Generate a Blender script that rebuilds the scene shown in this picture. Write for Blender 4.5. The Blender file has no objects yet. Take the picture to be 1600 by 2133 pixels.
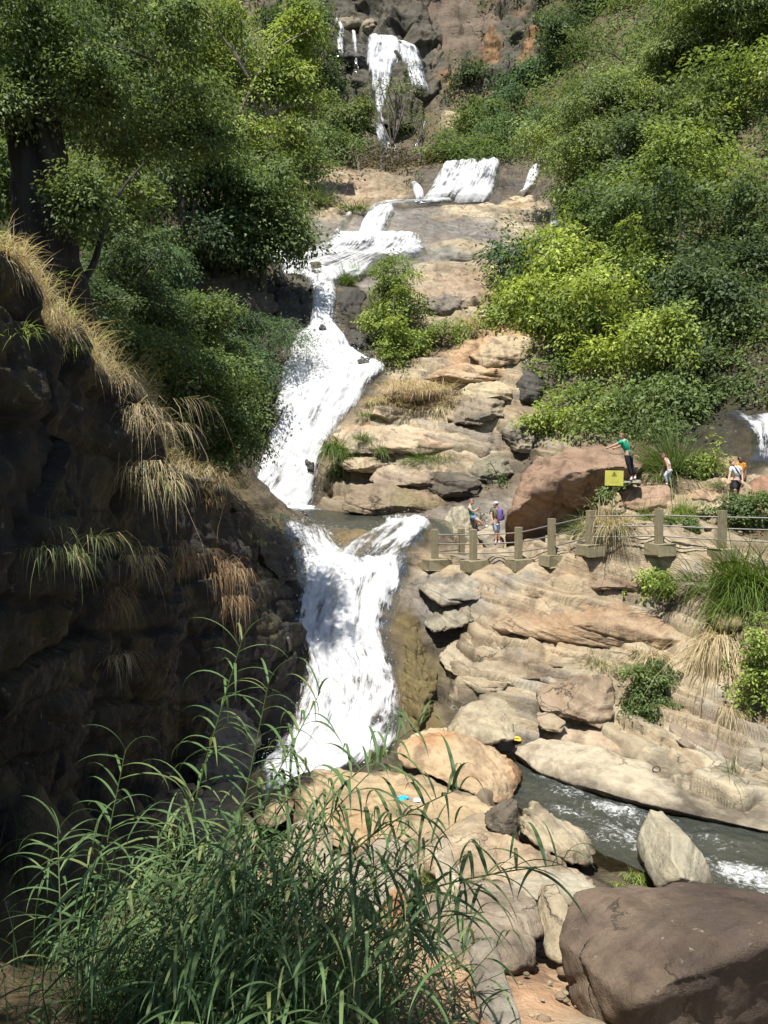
import bpy, bmesh, math, random
import numpy as np
from mathutils import Vector, Matrix, Quaternion

R = random.Random(11)
rng = np.random.default_rng(7)
sc = bpy.context.scene
col = sc.collection
PI = math.pi

# ------------------------------------------------------------------ camera
F = 1677.0 / 1600.0                       # focal length in picture widths
PITCH = math.radians(-2.1)
cam_d = bpy.data.cameras.new('camera')
cam = bpy.data.objects.new('camera', cam_d)
col.objects.link(cam)
cam.location = (0, 0, 0)
cam.rotation_euler = (PI / 2 + PITCH, 0, 0)
cam_d.sensor_fit = 'HORIZONTAL'
cam_d.sensor_width = 36.0
cam_d.lens = 36.0 * F
cam_d.clip_start = 0.05
cam_d.clip_end = 2000
sc.camera = cam

# ------------------------------------------------------------------ light
SUN = Vector((-0.17, -0.34, 0.92)).normalized()
w = bpy.data.worlds.new('World')
sc.world = w
w.use_nodes = True
wn = w.node_tree.nodes
sky = wn.new('ShaderNodeTexSky')
sky.sky_type = 'NISHITA'
sky.sun_disc = False
sky.sun_elevation = math.asin(SUN.z)
sky.sun_rotation = math.atan2(SUN.x, SUN.y)
sky.altitude = 900
wn['Background'].inputs['Strength'].default_value = 0.075
w.node_tree.links.new(sky.outputs['Color'], wn['Background'].inputs['Color'])
sl = bpy.data.lights.new('sun', 'SUN')
sl.energy = 4.4
sl.angle = math.radians(0.5)
sl.color = (1.0, 0.955, 0.88)
so = bpy.data.objects.new('sun', sl)
col.objects.link(so)
so.location = SUN * 60
so.rotation_euler = SUN.to_track_quat('Z', 'Y').to_euler()
sc.view_settings.view_transform = 'Standard'
sc.view_settings.look = 'None'
sc.view_settings.gamma = 1.0
sc.view_settings.use_curve_mapping = False
sc.view_settings.exposure = 1.04
try:
    cy = sc.cycles
    cy.max_bounces = 6
    cy.diffuse_bounces = 3
    cy.glossy_bounces = 2
    cy.transmission_bounces = 4
    cy.transparent_max_bounces = 12
    cy.caustics_reflective = False
    cy.caustics_refractive = False
except Exception:
    pass

# ------------------------------------------------------------------ helpers
_c, _s = math.cos(PITCH), math.sin(PITCH)


def P(px, py, Y):
    """world point seen at picture position (1600 x 2133) at distance Y in front of the camera"""
    u = (px - 800.0) / 1677.0
    v = (1066.5 - py) / 1677.0
    d = (u, _c - v * _s, _s + v * _c)
    k = Y / d[1]
    return np.array((d[0] * k, Y, d[2] * k))


def PV(px, py, Y):
    return Vector(P(px, py, Y))


def tag(o, label=None, cat=None, group=None, kind=None):
    if label: o['label'] = label
    if cat: o['category'] = cat
    if group: o['group'] = group
    if kind: o['kind'] = kind
    return o


def empty(name, loc, label=None, cat=None, group=None, rot=None):
    o = bpy.data.objects.new(name, None)
    col.objects.link(o)
    o.location = loc
    o.empty_display_size = 0.2
    if rot: o.rotation_euler = rot
    return tag(o, label, cat, group)


def mesh_np(name, V, faces, mat=None, parent=None, smooth=False, attrs=None, uv=None):
    """faces: (n,3) or (n,4) int array"""
    V = np.asarray(V, dtype=np.float32)
    faces = np.asarray(faces, dtype=np.int32)
    me = bpy.data.meshes.new(name)
    n, k = faces.shape
    me.vertices.add(len(V))
    me.vertices.foreach_set('co', V.ravel())
    me.loops.add(n * k)
    me.loops.foreach_set('vertex_index', faces.ravel())
    me.polygons.add(n)
    me.polygons.foreach_set('loop_start', np.arange(0, n * k, k, dtype=np.int32))
    me.polygons.foreach_set('loop_total', np.full(n, k, dtype=np.int32))
    if smooth:
        me.polygons.foreach_set('use_smooth', np.ones(n, dtype=bool))
    for an, (typ, arr) in (attrs or {}).items():
        a = me.attributes.new(an, typ, 'POINT')
        arr = np.asarray(arr, dtype=np.float32)
        if typ == 'FLOAT':
            a.data.foreach_set('value', arr.ravel())
        elif typ == 'FLOAT_VECTOR':
            a.data.foreach_set('vector', arr.ravel())
        else:
            if arr.shape[1] == 3:
                arr = np.concatenate([arr, np.ones((len(arr), 1), np.float32)], 1)
            a.data.foreach_set('color', arr.ravel())
    if uv is not None:
        l = me.uv_layers.new(name='UVMap')
        l.data.foreach_set('uv', np.asarray(uv, np.float32)[faces.ravel()].ravel())
    me.update(calc_edges=True)
    me.validate()
    if mat is not None:
        me.materials.append(mat)
    o = bpy.data.objects.new(name, me)
    col.objects.link(o)
    if parent is not None:
        o.parent = parent
    return o


def bm_obj(name, bm, mat=None, parent=None, smooth=False):
    me = bpy.data.meshes.new(name)
    if smooth:
        for f in bm.faces: f.smooth = True
    bm.to_mesh(me)
    bm.free()
    if mat is not None:
        for m in (mat if isinstance(mat, (list, tuple)) else [mat]):
            me.materials.append(m)
    o = bpy.data.objects.new(name, me)
    col.objects.link(o)
    if parent is not None:
        o.parent = parent
    return o


def tube_np(pts, rad, n=6, cap=True):
    """tapered tube along pts -> (V, quads)"""
    pts = np.asarray(pts, float)
    rad = np.broadcast_to(np.asarray(rad, float), (len(pts),))
    t = np.gradient(pts, axis=0)
    t /= np.linalg.norm(t, axis=1)[:, None] + 1e-9
    ref = np.array((0.31, 0.17, 0.93))
    if abs(t[0] @ ref) > 0.9: ref = np.array((1.0, 0.1, 0.2))
    a = np.cross(t, ref); a /= np.linalg.norm(a, axis=1)[:, None] + 1e-9
    b = np.cross(t, a)
    ang = np.arange(n) * 2 * PI / n
    V = pts[:, None] + rad[:, None, None] * (a[:, None] * np.cos(ang)[None, :, None] + b[:, None] * np.sin(ang)[None, :, None])
    m = len(pts)
    i, j = np.meshgrid(np.arange(m - 1), np.arange(n), indexing='ij')
    j2 = (j + 1) % n
    Fq = np.stack([i * n + j, i * n + j2, (i + 1) * n + j2, (i + 1) * n + j], -1).reshape(-1, 4)
    return V.reshape(-1, 3), Fq


def join_np(parts):
    Vs, Fs, o = [], [], 0
    for V, Fq in parts:
        Vs.append(V); Fs.append(np.asarray(Fq) + o); o += len(V)
    return np.concatenate(Vs), np.concatenate(Fs)


# ---- numpy gradient noise
_perm = np.random.default_rng(3).permutation(256)
_perm = np.concatenate([_perm, _perm]).astype(np.int32)
_g = np.random.default_rng(5).normal(size=(256, 3))
_g = (_g / np.linalg.norm(_g, axis=1)[:, None]).astype(np.float32)


def noise(p):
    p = np.asarray(p, dtype=np.float32)
    i = np.floor(p).astype(np.int32)
    f = p - i
    i &= 255
    u = f * f * f * (f * (f * 6 - 15) + 10)
    out = 0.0
    for dx in (0, 1):
        hx = _perm[(i[:, 0] + dx) & 255]
        wx = u[:, 0] if dx else 1 - u[:, 0]
        for dy in (0, 1):
            hy = _perm[hx + ((i[:, 1] + dy) & 255)]
            wy = u[:, 1] if dy else 1 - u[:, 1]
            for dz in (0, 1):
                hz = _perm[hy + ((i[:, 2] + dz) & 255)]
                wz = u[:, 2] if dz else 1 - u[:, 2]
                g = _g[hz]
                d = g[:, 0] * (f[:, 0] - dx) + g[:, 1] * (f[:, 1] - dy) + g[:, 2] * (f[:, 2] - dz)
                out = out + d * wx * wy * wz
    return out * 1.5


def fbm(p, octv=4, gain=0.5, lac=2.1):
    p = np.asarray(p, dtype=np.float32)
    a, s = 1.0, 0.0
    for k in range(octv):
        s = s + a * noise(p + 17.3 * k)
        p = p * lac
        a *= gain
    return s


def hash1(i, j=0, k=0):
    i = np.asarray(i).astype(np.int64)
    h = _perm[(_perm[(_perm[i & 255] + np.asarray(j).astype(np.int64)) & 255] + np.asarray(k).astype(np.int64)) & 255]
    return h / 255.0


def wetline(V):
    """1 where rock is splashed by the stream"""
    return smooth01(-V[:, 2] + 0.05 * np.sin(V[:, 0] * 3.1), 6.52, 6.72) * (V[:, 1] < 21.5)


def smooth01(x, a, b):
    t = np.clip((x - a) / (b - a), 0, 1)
    return t * t * (3 - 2 * t)


def bed_frame(dip):
    """unit normal of the rock beds and the two directions in the bed"""
    n = np.array(dip, float); n /= np.linalg.norm(n)
    a = np.cross(n, (0, 1, 0.02)); a /= np.linalg.norm(a)
    return n, a, np.cross(n, a)


def strata(V, dip=(0.15, -0.05, 1), T=0.34, seed=0, warp=0.35, wl=0.16):
    """bed coordinate and ledge displacement (about -1..1) of bedded, jointed rock"""
    n, a, c = bed_frame(dip)
    q = V * wl + seed * 7.7
    b = V @ n + warp * noise(q) / (wl / 0.16) ** 0.5 + 0.25 * warp * noise(q * 2.7)
    b = b / T
    b = b + 0.35 * noise(np.stack([b * 0.7, b * 0 + seed, b * 0 + 3.1], 1))
    i = np.floor(b)
    f = b - i
    la, lc = V @ a, V @ c

    def off(ii):
        lens = noise(np.stack([la * 0.22, lc * 0.22, ii * 5.31 + seed], 1))
        blk = np.floor(la * 0.42 + hash1(ii, seed, 3) * 7 + 0.5 * noise(np.stack([la * .4, lc * .4, ii * 2.1], 1)))
        bh = hash1(blk, ii, seed + 1) - 0.5
        edge = np.abs(((la * 0.42 + hash1(ii, seed, 3) * 7 + 0.5 * noise(np.stack([la * .4, lc * .4, ii * 2.1], 1))) % 1) - 0.5)
        crack = smooth01(edge, 0.5 - 0.018, 0.5) * (hash1(blk, ii, seed + 9) > 0.45)
        return 0.9 * lens + 0.55 * bh + 0.5 * (hash1(ii, seed, 11) - 0.5) - 0.7 * crack
    o0, o1 = off(i), off(i + 1)
    wgt = smooth01(f, 0.86, 1.0)
    d = o0 * (1 - wgt) + o1 * wgt
    notch = np.exp(-((f - 0.92) / 0.10) ** 2) * (0.3 + 0.9 * hash1(i, seed, 21))
    return b * T, d - 0.45 * notch


# ------------------------------------------------------------------ materials
class NT:
    def __init__(s, name):
        s.m = bpy.data.materials.new(name)
        s.m.use_nodes = True
        s.t = s.m.node_tree
        s.t.nodes.clear()

    def n(s, typ, _in=None, **kw):
        nd = s.t.nodes.new('ShaderNode' + typ)
        for k, v in kw.items():
            setattr(nd, k, v)
        for k, v in (_in or {}).items():
            if hasattr(v, 'is_output') and v.is_output:
                s.t.links.new(v, nd.inputs[k])
            else:
                nd.inputs[k].default_value = v
        return nd

    def math(s, op, a, b=0.0, c=None, clamp=False):
        d = {0: a, 1: b}
        if c is not None: d[2] = c
        return s.n('Math', d, operation=op, use_clamp=clamp).outputs[0]

    def mix(s, f, a, b, blend='MIX'):
        nd = s.n('Mix', None, data_type='RGBA', blend_type=blend)
        for k, v in ((0, f), (6, a), (7, b)):
            if hasattr(v, 'is_output') and v.is_output:
                s.t.links.new(v, nd.inputs[k])
            else:
                nd.inputs[k].default_value = v
        return nd.outputs[2]

    def ramp(s, f, stops, interp='LINEAR'):
        nd = s.n('ValToRGB', {0: f})
        nd.color_ramp.interpolation = interp
        el = nd.color_ramp.elements
        while len(el) < len(stops): el.new(0.5)
        for e, (p, c) in zip(el, stops):
            e.position = p
            e.color = c if len(c) == 4 else (*c, 1)
        return nd.outputs[0]

    def rng(s, f, a, b, c=0.0, d=1.0):
        return s.n('MapRange', {0: f, 1: a, 2: b, 3: c, 4: d}).outputs[0]

    def noise(s, vec, scale, detail=4, rough=0.55, dist=0.0):
        return s.n('TexNoise', {'Vector': vec, 'Scale': scale, 'Detail': detail, 'Roughness': rough, 'Distortion': dist}).outputs[0]

    def out(s, surf):
        o = s.n('OutputMaterial', {'Surface': surf})
        return s.m


def rock_material():
    m = NT('rock')
    ta = m.n('Attribute', attribute_name='tint').outputs
    tint, lams = ta['Color'], ta['Alpha']
    rk = m.n('SeparateXYZ', {0: m.n('Attribute', attribute_name='rk').outputs['Vector']})
    bed, wet, moss = rk.outputs
    pos = m.n('NewGeometry').outputs['Position']
    sp = m.n('SeparateXYZ', {0: pos})
    # long thin laminae that follow the beds
    lam_v = m.n('CombineXYZ', {0: m.math('MULTIPLY', sp.outputs[0], 0.35), 1: m.math('MULTIPLY', sp.outputs[1], 0.35), 2: m.math('MULTIPLY', bed, 7.0)}).outputs[0]
    lam = m.noise(lam_v, 1.0, 5, 0.62, 0.35)
    lam2 = m.noise(lam_v, 3.1, 4, 0.6, 0.2)
    big = m.noise(pos, 0.23, 5, 0.6)
    mid = m.noise(pos, 1.4, 6, 0.65)
    fine = m.noise(pos, 11.0, 5, 0.7)
    grain = m.noise(pos, 60.0, 3, 0.7)
    c = m.mix(lams, tint, m.mix(m.rng(lam, 0.36, 0.62), m.mix(1.0, tint, (0.74, 0.66, 0.60, 1), 'MULTIPLY'), m.mix(1.0, tint, (1.13, 1.14, 1.13, 1), 'MULTIPLY')))
    c = m.mix(m.math('MULTIPLY', lams, m.rng(lam2, 0.60, 0.72, 0, 0.6)), c, m.mix(1.0, tint, (0.55, 0.47, 0.42, 1), 'MULTIPLY'))
    # iron stain and pale grey patches
    c = m.mix(m.rng(big, 0.52, 0.68, 0, 0.6), c, m.mix(1.0, c, (1.03, 0.86, 0.70, 1), 'MULTIPLY'))
    c = m.mix(m.rng(mid, 0.52, 0.70, 0, 0.75), c, m.mix(1.0, c, (0.60, 0.63, 0.66, 1), 'MULTIPLY'))
    # dark runs of weathering, streaked down the face
    run_v = m.n('CombineXYZ', {0: m.math('MULTIPLY', sp.outputs[0], 1.6), 1: m.math('MULTIPLY', sp.outputs[1], 1.0), 2: m.math('MULTIPLY', sp.outputs[2], 0.22)}).outputs[0]
    run = m.noise(run_v, 1.0, 5, 0.6, 0.3)
    c = m.mix(m.rng(run, 0.51, 0.66, 0, 0.78), c, m.mix(1.0, c, (0.42, 0.40, 0.40, 1), 'MULTIPLY'))
    c = m.mix(m.rng(fine, 0.3, 0.75, 0.0, 0.55), m.mix(1.0, c, (1.12, 1.11, 1.10, 1), 'MULTIPLY'), m.mix(1.0, c, (0.70, 0.69, 0.68, 1), 'MULTIPLY'))
    c = m.mix(m.rng(grain, 0.35, 0.68, 0.0, 0.5), m.mix(1.0, c, (1.14, 1.13, 1.12, 1), 'MULTIPLY'), m.mix(1.0, c, (0.66, 0.65, 0.64, 1), 'MULTIPLY'))
    chip = m.n('TexVoronoi', {'Vector': pos, 'Scale': 7.5}, feature='F1').outputs['Color']
    c = m.mix(0.30, c, m.mix(1.0, c, m.mix(m.rng(m.n('SeparateColor', {0: chip}).outputs[0], 0, 1), (0.70, 0.70, 0.72, 1), (1.25, 1.22, 1.18, 1)), 'MULTIPLY'))
    # lichen specks
    c = m.mix(m.rng(m.noise(pos, 5.5, 6, 0.75), 0.62, 0.70, 0, 0.5), c, (0.42, 0.40, 0.33, 1))
    # joints
    vo = m.n('TexVoronoi', {'Vector': m.n('CombineXYZ', {0: m.math('ADD', m.math('MULTIPLY', sp.outputs[0], 0.5), m.math('MULTIPLY', mid, 0.8)), 1: m.math('MULTIPLY', sp.outputs[1], 0.4), 2: m.math('MULTIPLY', bed, 0.9)}).outputs[0], 'Scale': 1.0}, feature='DISTANCE_TO_EDGE').outputs['Distance']
    crack = m.math('MULTIPLY', m.rng(vo, 0.0, 0.014, 1, 0), m.rng(m.noise(pos, 0.55, 3), 0.52, 0.60), clamp=True)
    c = m.mix(m.math('MULTIPLY', m.math('MULTIPLY', crack, m.rng(lams, 0.3, 0.6)), 0.45), c, (0.035, 0.028, 0.022, 1))
    # moss and dry algae
    mm = m.math('MULTIPLY', moss, m.rng(m.noise(pos, 2.2, 6, 0.7), 0.38, 0.62), clamp=True)
    mc = m.mix(m.rng(fine, 0.3, 0.7), (0.075, 0.082, 0.02, 1), (0.20, 0.15, 0.05, 1))
    c = m.mix(m.math('MULTIPLY', mm, 0.85), c, mc)
    # wet rock is darker and shinier
    wt = m.math('MULTIPLY', wet, m.rng(m.noise(pos, 0.9, 5, 0.65), 0.30, 0.58), clamp=True)
    c = m.mix(wt, c, m.mix(1.0, c, (0.34, 0.33, 0.33, 1), 'MULTIPLY'))
    h = m.math('ADD', m.math('MULTIPLY', m.math('MULTIPLY', lam, lams), 0.6), m.math('MULTIPLY', mid, 0.6))
    h = m.math('ADD', h, m.math('MULTIPLY', fine, 0.34))
    h = m.math('ADD', h, m.math('MULTIPLY', m.math('MULTIPLY', lam2, lams), 0.25))
    h = m.math('ADD', h, m.math('MULTIPLY', m.n('TexVoronoi', {'Vector': pos, 'Scale': 2.3, 'Randomness': 1.0}, feature='F1').outputs['Distance'], 0.35))
    h = m.math('ADD', h, m.math('MULTIPLY', grain, 0.12))
    h = m.math('SUBTRACT', h, m.math('MULTIPLY', crack, 0.5))
    bump = m.n('Bump', {'Height': h, 'Strength': 0.85, 'Distance': 0.16}).outputs[0]
    rough = m.rng(wt, 0, 1, 0.88, 0.42)
    b = m.n('BsdfPrincipled', {'Base Color': c, 'Roughness': rough, 'Normal': bump, 'Specular IOR Level': 0.35})
    return m.out(b.outputs[0])


def soil_color_ground():
    pass


ROCK = rock_material()

TAN = (0.319, 0.269, 0.186)
PALE = (0.347, 0.306, 0.216)
ORANGE = (0.362, 0.248, 0.147)
RED = (0.284, 0.17, 0.11)
GREY = (0.24, 0.228, 0.208)
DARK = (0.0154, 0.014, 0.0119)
BROWN = (0.134, 0.103, 0.075)
WETB = (0.128, 0.104, 0.076)
SOIL = (0.085, 0.065, 0.04)
SAND = (0.4, 0.272, 0.168)
MOSSY = (0.16, 0.12, 0.052)
# ------------------------------------------------------------------ the ground as one sheet
# code -> tint, wet, moss, rock relief
CODE = {'g': (SOIL, 0.0, 0.5, 0.35), 'r': (TAN, 0.0, 0.05, 1.0), 'p': (PALE, 0.0, 0.0, 0.8), 'w': (WETB, 1.0, 0.25, 0.7),
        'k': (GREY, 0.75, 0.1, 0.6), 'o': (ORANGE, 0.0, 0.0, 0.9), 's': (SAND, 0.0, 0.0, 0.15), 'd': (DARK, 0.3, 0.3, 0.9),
        'm': (MOSSY, 0.5, 0.5, 0.6), 'b': (BROWN, 0.1, 0.1, 1.0), 'f': (TAN, 0.0, 0.0, 0.8), 'a': (WETB, 0.8, 0.2, 0.35)}
CT = []
FOOT = [(906, 1182, 27.2), (986, 1184, 26.6), (1080, 1182, 26.1), (1149, 1174, 25.6), (1229, 1151, 24.95), (1372, 1149, 24.35), (1504, 1160, 23.65), (1660, 1170, 22.9), (961, 1172, 29.0)]


def cp(code, *pts):
    for p in pts: CT.append((P(*p) - np.array((0, 0, 0.45 if code == 'f' else 0.0)), code))


def cw(code, *pts):
    for p in pts: CT.append((np.array(p, float), code))


# foreground bank, under the reeds
cw('g', (-3.2, 2, -3.0), (0, 2, -3.9), (3, 2, -4.6), (-6, 1, -1.0), (6, 1, -5.0), (-3.6, 5, -3.5))
cp('g', (150, 2133, 5.2), (450, 2133, 5.6), (750, 2133, 6.2), (60, 1900, 8.0), (230, 1800, 10.2), (330, 1720, 12.6), (560, 1900, 9.2), (400, 1830, 10.6))
cp('s', (1080, 2110, 7.6), (1120, 2060, 8.0), (980, 2000, 8.8), (860, 1960, 9.2))
cp('f', (720, 1800, 12.0), (560, 1760, 13.2), (420, 1700, 14.6), (520, 1670, 16.6), (820, 1760, 12.8), (960, 1800, 12.2), (1080, 1860, 11.2), (860, 1660, 16.0), (640, 1640, 17.6), (960, 1560, 18.0), (1000, 1680, 15.2))
cw('r', (3.2, 9.4, -5.9), (4.6, 9.8, -6.1), (2.1, 7.3, -5.25), (2.9, 7.3, -5.8), (5.5, 7, -5.9), (7, 10, -6.4), (4, 4.5, -5.0))
# the bed of the stream
for _px, _Y in ((1105, 19.2), (1180, 17.4), (1300, 15.6), (1450, 15.6), (1590, 15.4), (1590, 13.9), (1420, 14.6), (1215, 15.2), (1290, 16.6), (1150, 16.4)):
    _p = P(_px, 1700, _Y)
    cw('a', (_p[0], _Y, -7.2))
cw('a', (9.2, 15.0, -7.25), (11.5, 14.0, -7.4), (9, 12.4, -7.3), (6.4, 12.9, -7.2), (13, 11, -7.6))
# rocks of the right bank
cp('p', (1060, 1555, 20.6), (1160, 1600, 19.2), (1280, 1655, 17.6), (1440, 1690, 16.7), (1600, 1705, 16.3), (1130, 1530, 20.9), (1300, 1580, 19.2), (1450, 1620, 18.0), (1600, 1660, 17.0))
cp('p', (1000, 1500, 21.3), (1130, 1470, 21.6), (1250, 1500, 21.1), (1400, 1560, 19.4), (1560, 1590, 18.4))
cp('r', (960, 1420, 22.6), (1040, 1360, 23.2), (1000, 1320, 23.9), (1150, 1400, 22.2), (1280, 1400, 22.0), (1420, 1440, 20.7), (1540, 1500, 19.4), (1150, 1280, 23.9), (1300, 1290, 23.3), (1420, 1330, 22.3), (1540, 1380, 20.8))
cp('r', (1100, 1215, 25.2), (1250, 1215, 24.7), (1380, 1240, 24.0), (1500, 1280, 22.6), (1000, 1195, 26.2), (1150, 1200, 25.3), (1300, 1185, 24.6), (1420, 1185, 24.0), (1540, 1180, 23.6), (1600, 1200, 23.4))
cp('r', (930, 1185, 27.0), (1000, 1184, 26.6), *FOOT, (1300, 1152, 24.7))
cp('k', (900, 1215, 26.6), (910, 1260, 25.9), (900, 1310, 25.4))
cp('w', (915, 1370, 24.3), (925, 1455, 22.7), (960, 1490, 21.9))
cp('m', (850, 1290, 25.0), (870, 1360, 23.9), (885, 1430, 22.8), (890, 1500, 21.6))
cw('p', (7.4, 16.7, -6.45), (8.8, 16.2, -6.5), (8.2, 17.6, -6.0), (10.5, 16.2, -6.2), (6.6, 17.1, -6.55))
# lower fall
cp('w', (600, 1105, 29.0), (660, 1095, 31.0), (880, 1105, 30.2), (620, 1190, 27.2), (720, 1190, 27.3), (820, 1190, 27.4), (630, 1290, 25.4), (720, 1300, 25.2), (800, 1300, 25.2), (640, 1400, 23.8), (720, 1400, 23.7), (800, 1400, 23.6),
   (600, 1500, 22.0), (700, 1510, 21.9), (800, 1520, 21.6), (560, 1600, 20.0), (680, 1590, 20.3), (790, 1570, 20.6), (550, 1660, 18.6))
cp('m', (760, 1120, 29.5), (720, 1130, 29.2))
# pool above it
cp('a', (560, 1064, 36), (640, 1062, 37.5), (740, 1070, 35.5), (640, 1085, 32.8), (820, 1085, 33), (900, 1092, 31.8), (520, 1060, 38))
# main fall
cp('w', (500, 1052, 39.0), (580, 1052, 39.0), (660, 1050, 38.8), (560, 960, 40.4), (640, 960, 40.3), (600, 860, 42.3), (680, 860, 42.1), (600, 770, 44.3), (700, 780, 44.0), (780, 775, 44.0), (640, 700, 46.2), (700, 700, 46.0),
   (660, 650, 48.0), (690, 640, 48.4), (660, 605, 50.6), (690, 600, 50.8), (740, 800, 43.6))
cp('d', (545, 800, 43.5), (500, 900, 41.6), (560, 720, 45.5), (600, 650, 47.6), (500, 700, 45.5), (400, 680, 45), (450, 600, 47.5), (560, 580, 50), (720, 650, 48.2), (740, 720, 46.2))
# terraces right of it
cp('r', (700, 1010, 38.2), (690, 930, 39.8), (760, 905, 40.0), (800, 860, 41.4), (830, 800, 43.4), (900, 770, 43.8), (820, 1040, 35.6), (760, 1045, 36), (900, 990, 37.0), (820, 960, 38.2), (900, 900, 39.4), (1000, 940, 38.4),
   (1000, 860, 40.4), (1100, 900, 39.6), (980, 790, 42.8), (1080, 800, 42.0), (1060, 740, 43.6))
cp('o', (1000, 725, 44.6), (1060, 695, 45.6), (1120, 692, 45.6), (960, 750, 43.9))
cp('w', (1110, 760, 43.2), (1090, 980, 37.2), (940, 1010, 36.0), (1110, 820, 41.8))
cp('k', (880, 1060, 34.4), (960, 1080, 33.6), (1040, 1090, 33.2))
cp('r', (960, 1130, 31.6), (1040, 1130, 32.0), (1140, 1135, 30.8), (1000, 1150, 28.6))
# plants' shelf and rocks below the slab
cp('g', (850, 740, 45.6), (920, 720, 46.4), (840, 680, 47.8))
cp('r', (900, 640, 49.4), (980, 640, 49.8), (1060, 650, 49.2), (900, 570, 53.2), (980, 555, 53.8), (1060, 590, 52.4))
cp('w', (650, 585, 52.6), (720, 585, 52.8), (590, 560, 54.2), (640, 530, 56.6))
cp('k', (800, 560, 54.2), (730, 540, 56.6), (820, 520, 58.2), (900, 520, 58.4), (1000, 520, 58.8), (700, 490, 60.6), (760, 470, 62.2), (860, 470, 62.4), (860, 440, 65.0), (780, 440, 65.0))
cp('p', (1080, 470, 62.6), (960, 435, 66.4), (1060, 425, 67.4), (1130, 440, 66), (1100, 510, 59.8))
cp('k', (1000, 478, 61.8), (1000, 500, 60.2), (940, 490, 60.8), (930, 465, 63.0), (960, 535, 57.4), (840, 545, 56.0), (680, 560, 54.6), (760, 590, 53.2), (660, 470, 62.4))
cp('r', (680, 450, 65), (700, 425, 68), (640, 430, 66), (760, 400, 71), (700, 375, 74), (820, 400, 71), (640, 385, 73))
cp('w', (880, 425, 68.4), (960, 425, 68.6), (1020, 422, 68.8), (900, 385, 71.0), (960, 385, 71.0), (1030, 380, 71.6), (920, 357, 73.2), (980, 352, 73.6), (1040, 348, 74), (1090, 410, 70), (1105, 365, 73), (1150, 480, 62.5), (1155, 440, 66))
cp('g', (880, 340, 80), (960, 330, 82), (1060, 320, 84), (800, 350, 80), (740, 340, 82))
# far fall and the cliff it drops from
cp('w', (800, 320, 92), (790, 250, 98), (790, 180, 102), (870, 190, 101.5), (790, 110, 105), (860, 115, 105), (790, 78, 107), (850, 95, 106.5), (715, 105, 106), (715, 60, 109), (740, 90, 107.5))
cp('b', (940, 215, 98), (1060, 205, 99), (930, 140, 101), (1050, 130, 102), (930, 80, 103.5), (1050, 50, 106), (860, 40, 108.5), (760, 40, 110), (780, 0, 113), (900, 0, 108), (1000, 0, 108), (700, 0, 115), (640, 100, 106), (640, 40, 111))
cp('g', (940, 260, 94), (1050, 260, 92), (880, 260, 96), (700, 250, 95), (680, 180, 101))
cw('b', (0, 118, 88), (-12, 124, 92), (14, 118, 88), (-20, 150, 120), (0, 150, 118), (25, 150, 120))
# the left side: ridge above the near cliff and the wooded slope
TOPL = [np.array((-4.9, 3.0, 3.4)), P(0, 560, 8.6), P(100, 690, 10.5), P(200, 790, 12.5), P(285, 860, 14.5), P(340, 965, 16.8), P(450, 1005, 20.0), P(530, 1100, 23.2), P(600, 1215, 25.2), P(575, 1130, 29.0)]
BOTL = [np.array((-3.7, 3.0, -3.6)), P(0, 1760, 8.2), P(130, 1725, 10.2), P(230, 1705, 12.2), P(320, 1685, 14.2), P(400, 1665, 16.6), P(470, 1630, 18.6), P(545, 1590, 20.6), P(618, 1450, 23.6), P(605, 1260, 26.4)]
for t in TOPL[:-1]:
    cw('g', tuple(t + np.array((-1.3, 0.15, 0.05))))
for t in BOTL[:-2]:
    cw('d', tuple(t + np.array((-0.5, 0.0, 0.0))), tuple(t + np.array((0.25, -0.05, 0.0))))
cw('g', (-8, 7, 5.2), (-8, 13, 5.0), (-10, 20, 6.0), (-6.6, 22, 2.2), (-9, 30, 5.6), (-5.6, 29, 0.2), (-6.8, 36, 3.2), (-8.6, 39, 5.8), (-14, 30, 12), (-15, 44, 17), (-10, 46, 11.0), (-12, 55, 18), (-20, 60, 28), (-10.5, 62, 21.5), (-13, 75, 31), (-25, 80, 44), (-15, 95, 46),
   (-30, 110, 66), (-22, 20, 16), (-30, 40, 30), (-40, 70, 52), (-14, 8, 10), (-24, 5, 18), (-50, 40, 50), (-60, 100, 90), (-6.2, 26, 1.2))
# the right side
cp('r', (1140, 940, 37.2), (1300, 1020, 30.5), (1500, 1035, 29.4), (1350, 1090, 28.2), (1250, 1110, 27.6), (1450, 1080, 27.8), (1580, 1020, 29.6))
cp('g', (1600, 1100, 26.6), (1400, 960, 31.6), (1480, 1000, 30.8))
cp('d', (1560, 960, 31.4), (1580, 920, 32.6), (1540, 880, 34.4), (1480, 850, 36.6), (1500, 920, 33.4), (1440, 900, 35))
cw('g', (11.5, 37, 3.2), (16, 33, 2.6), (20, 34, 6), (15, 40, 7.5), (22, 45, 15), (12.5, 46, 10.5), (14.5, 55, 18), (24, 60, 29), (17, 70, 29), (30, 80, 46), (25, 95, 54), (14, 80, 33), (18, 92, 44), (20, 103, 56), (35, 110, 78), (30, 30, 11), (20, 22, 0), (12.5, 19.5, -3.6), (16, 15, -4.5),
   (40, 50, 32), (60, 90, 80), (24, 12, -2), (40, 20, 8), (9.6, 48.5, 10.6), (11.2, 22.6, -2.6), (10.4, 20.6, -3.8))

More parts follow.
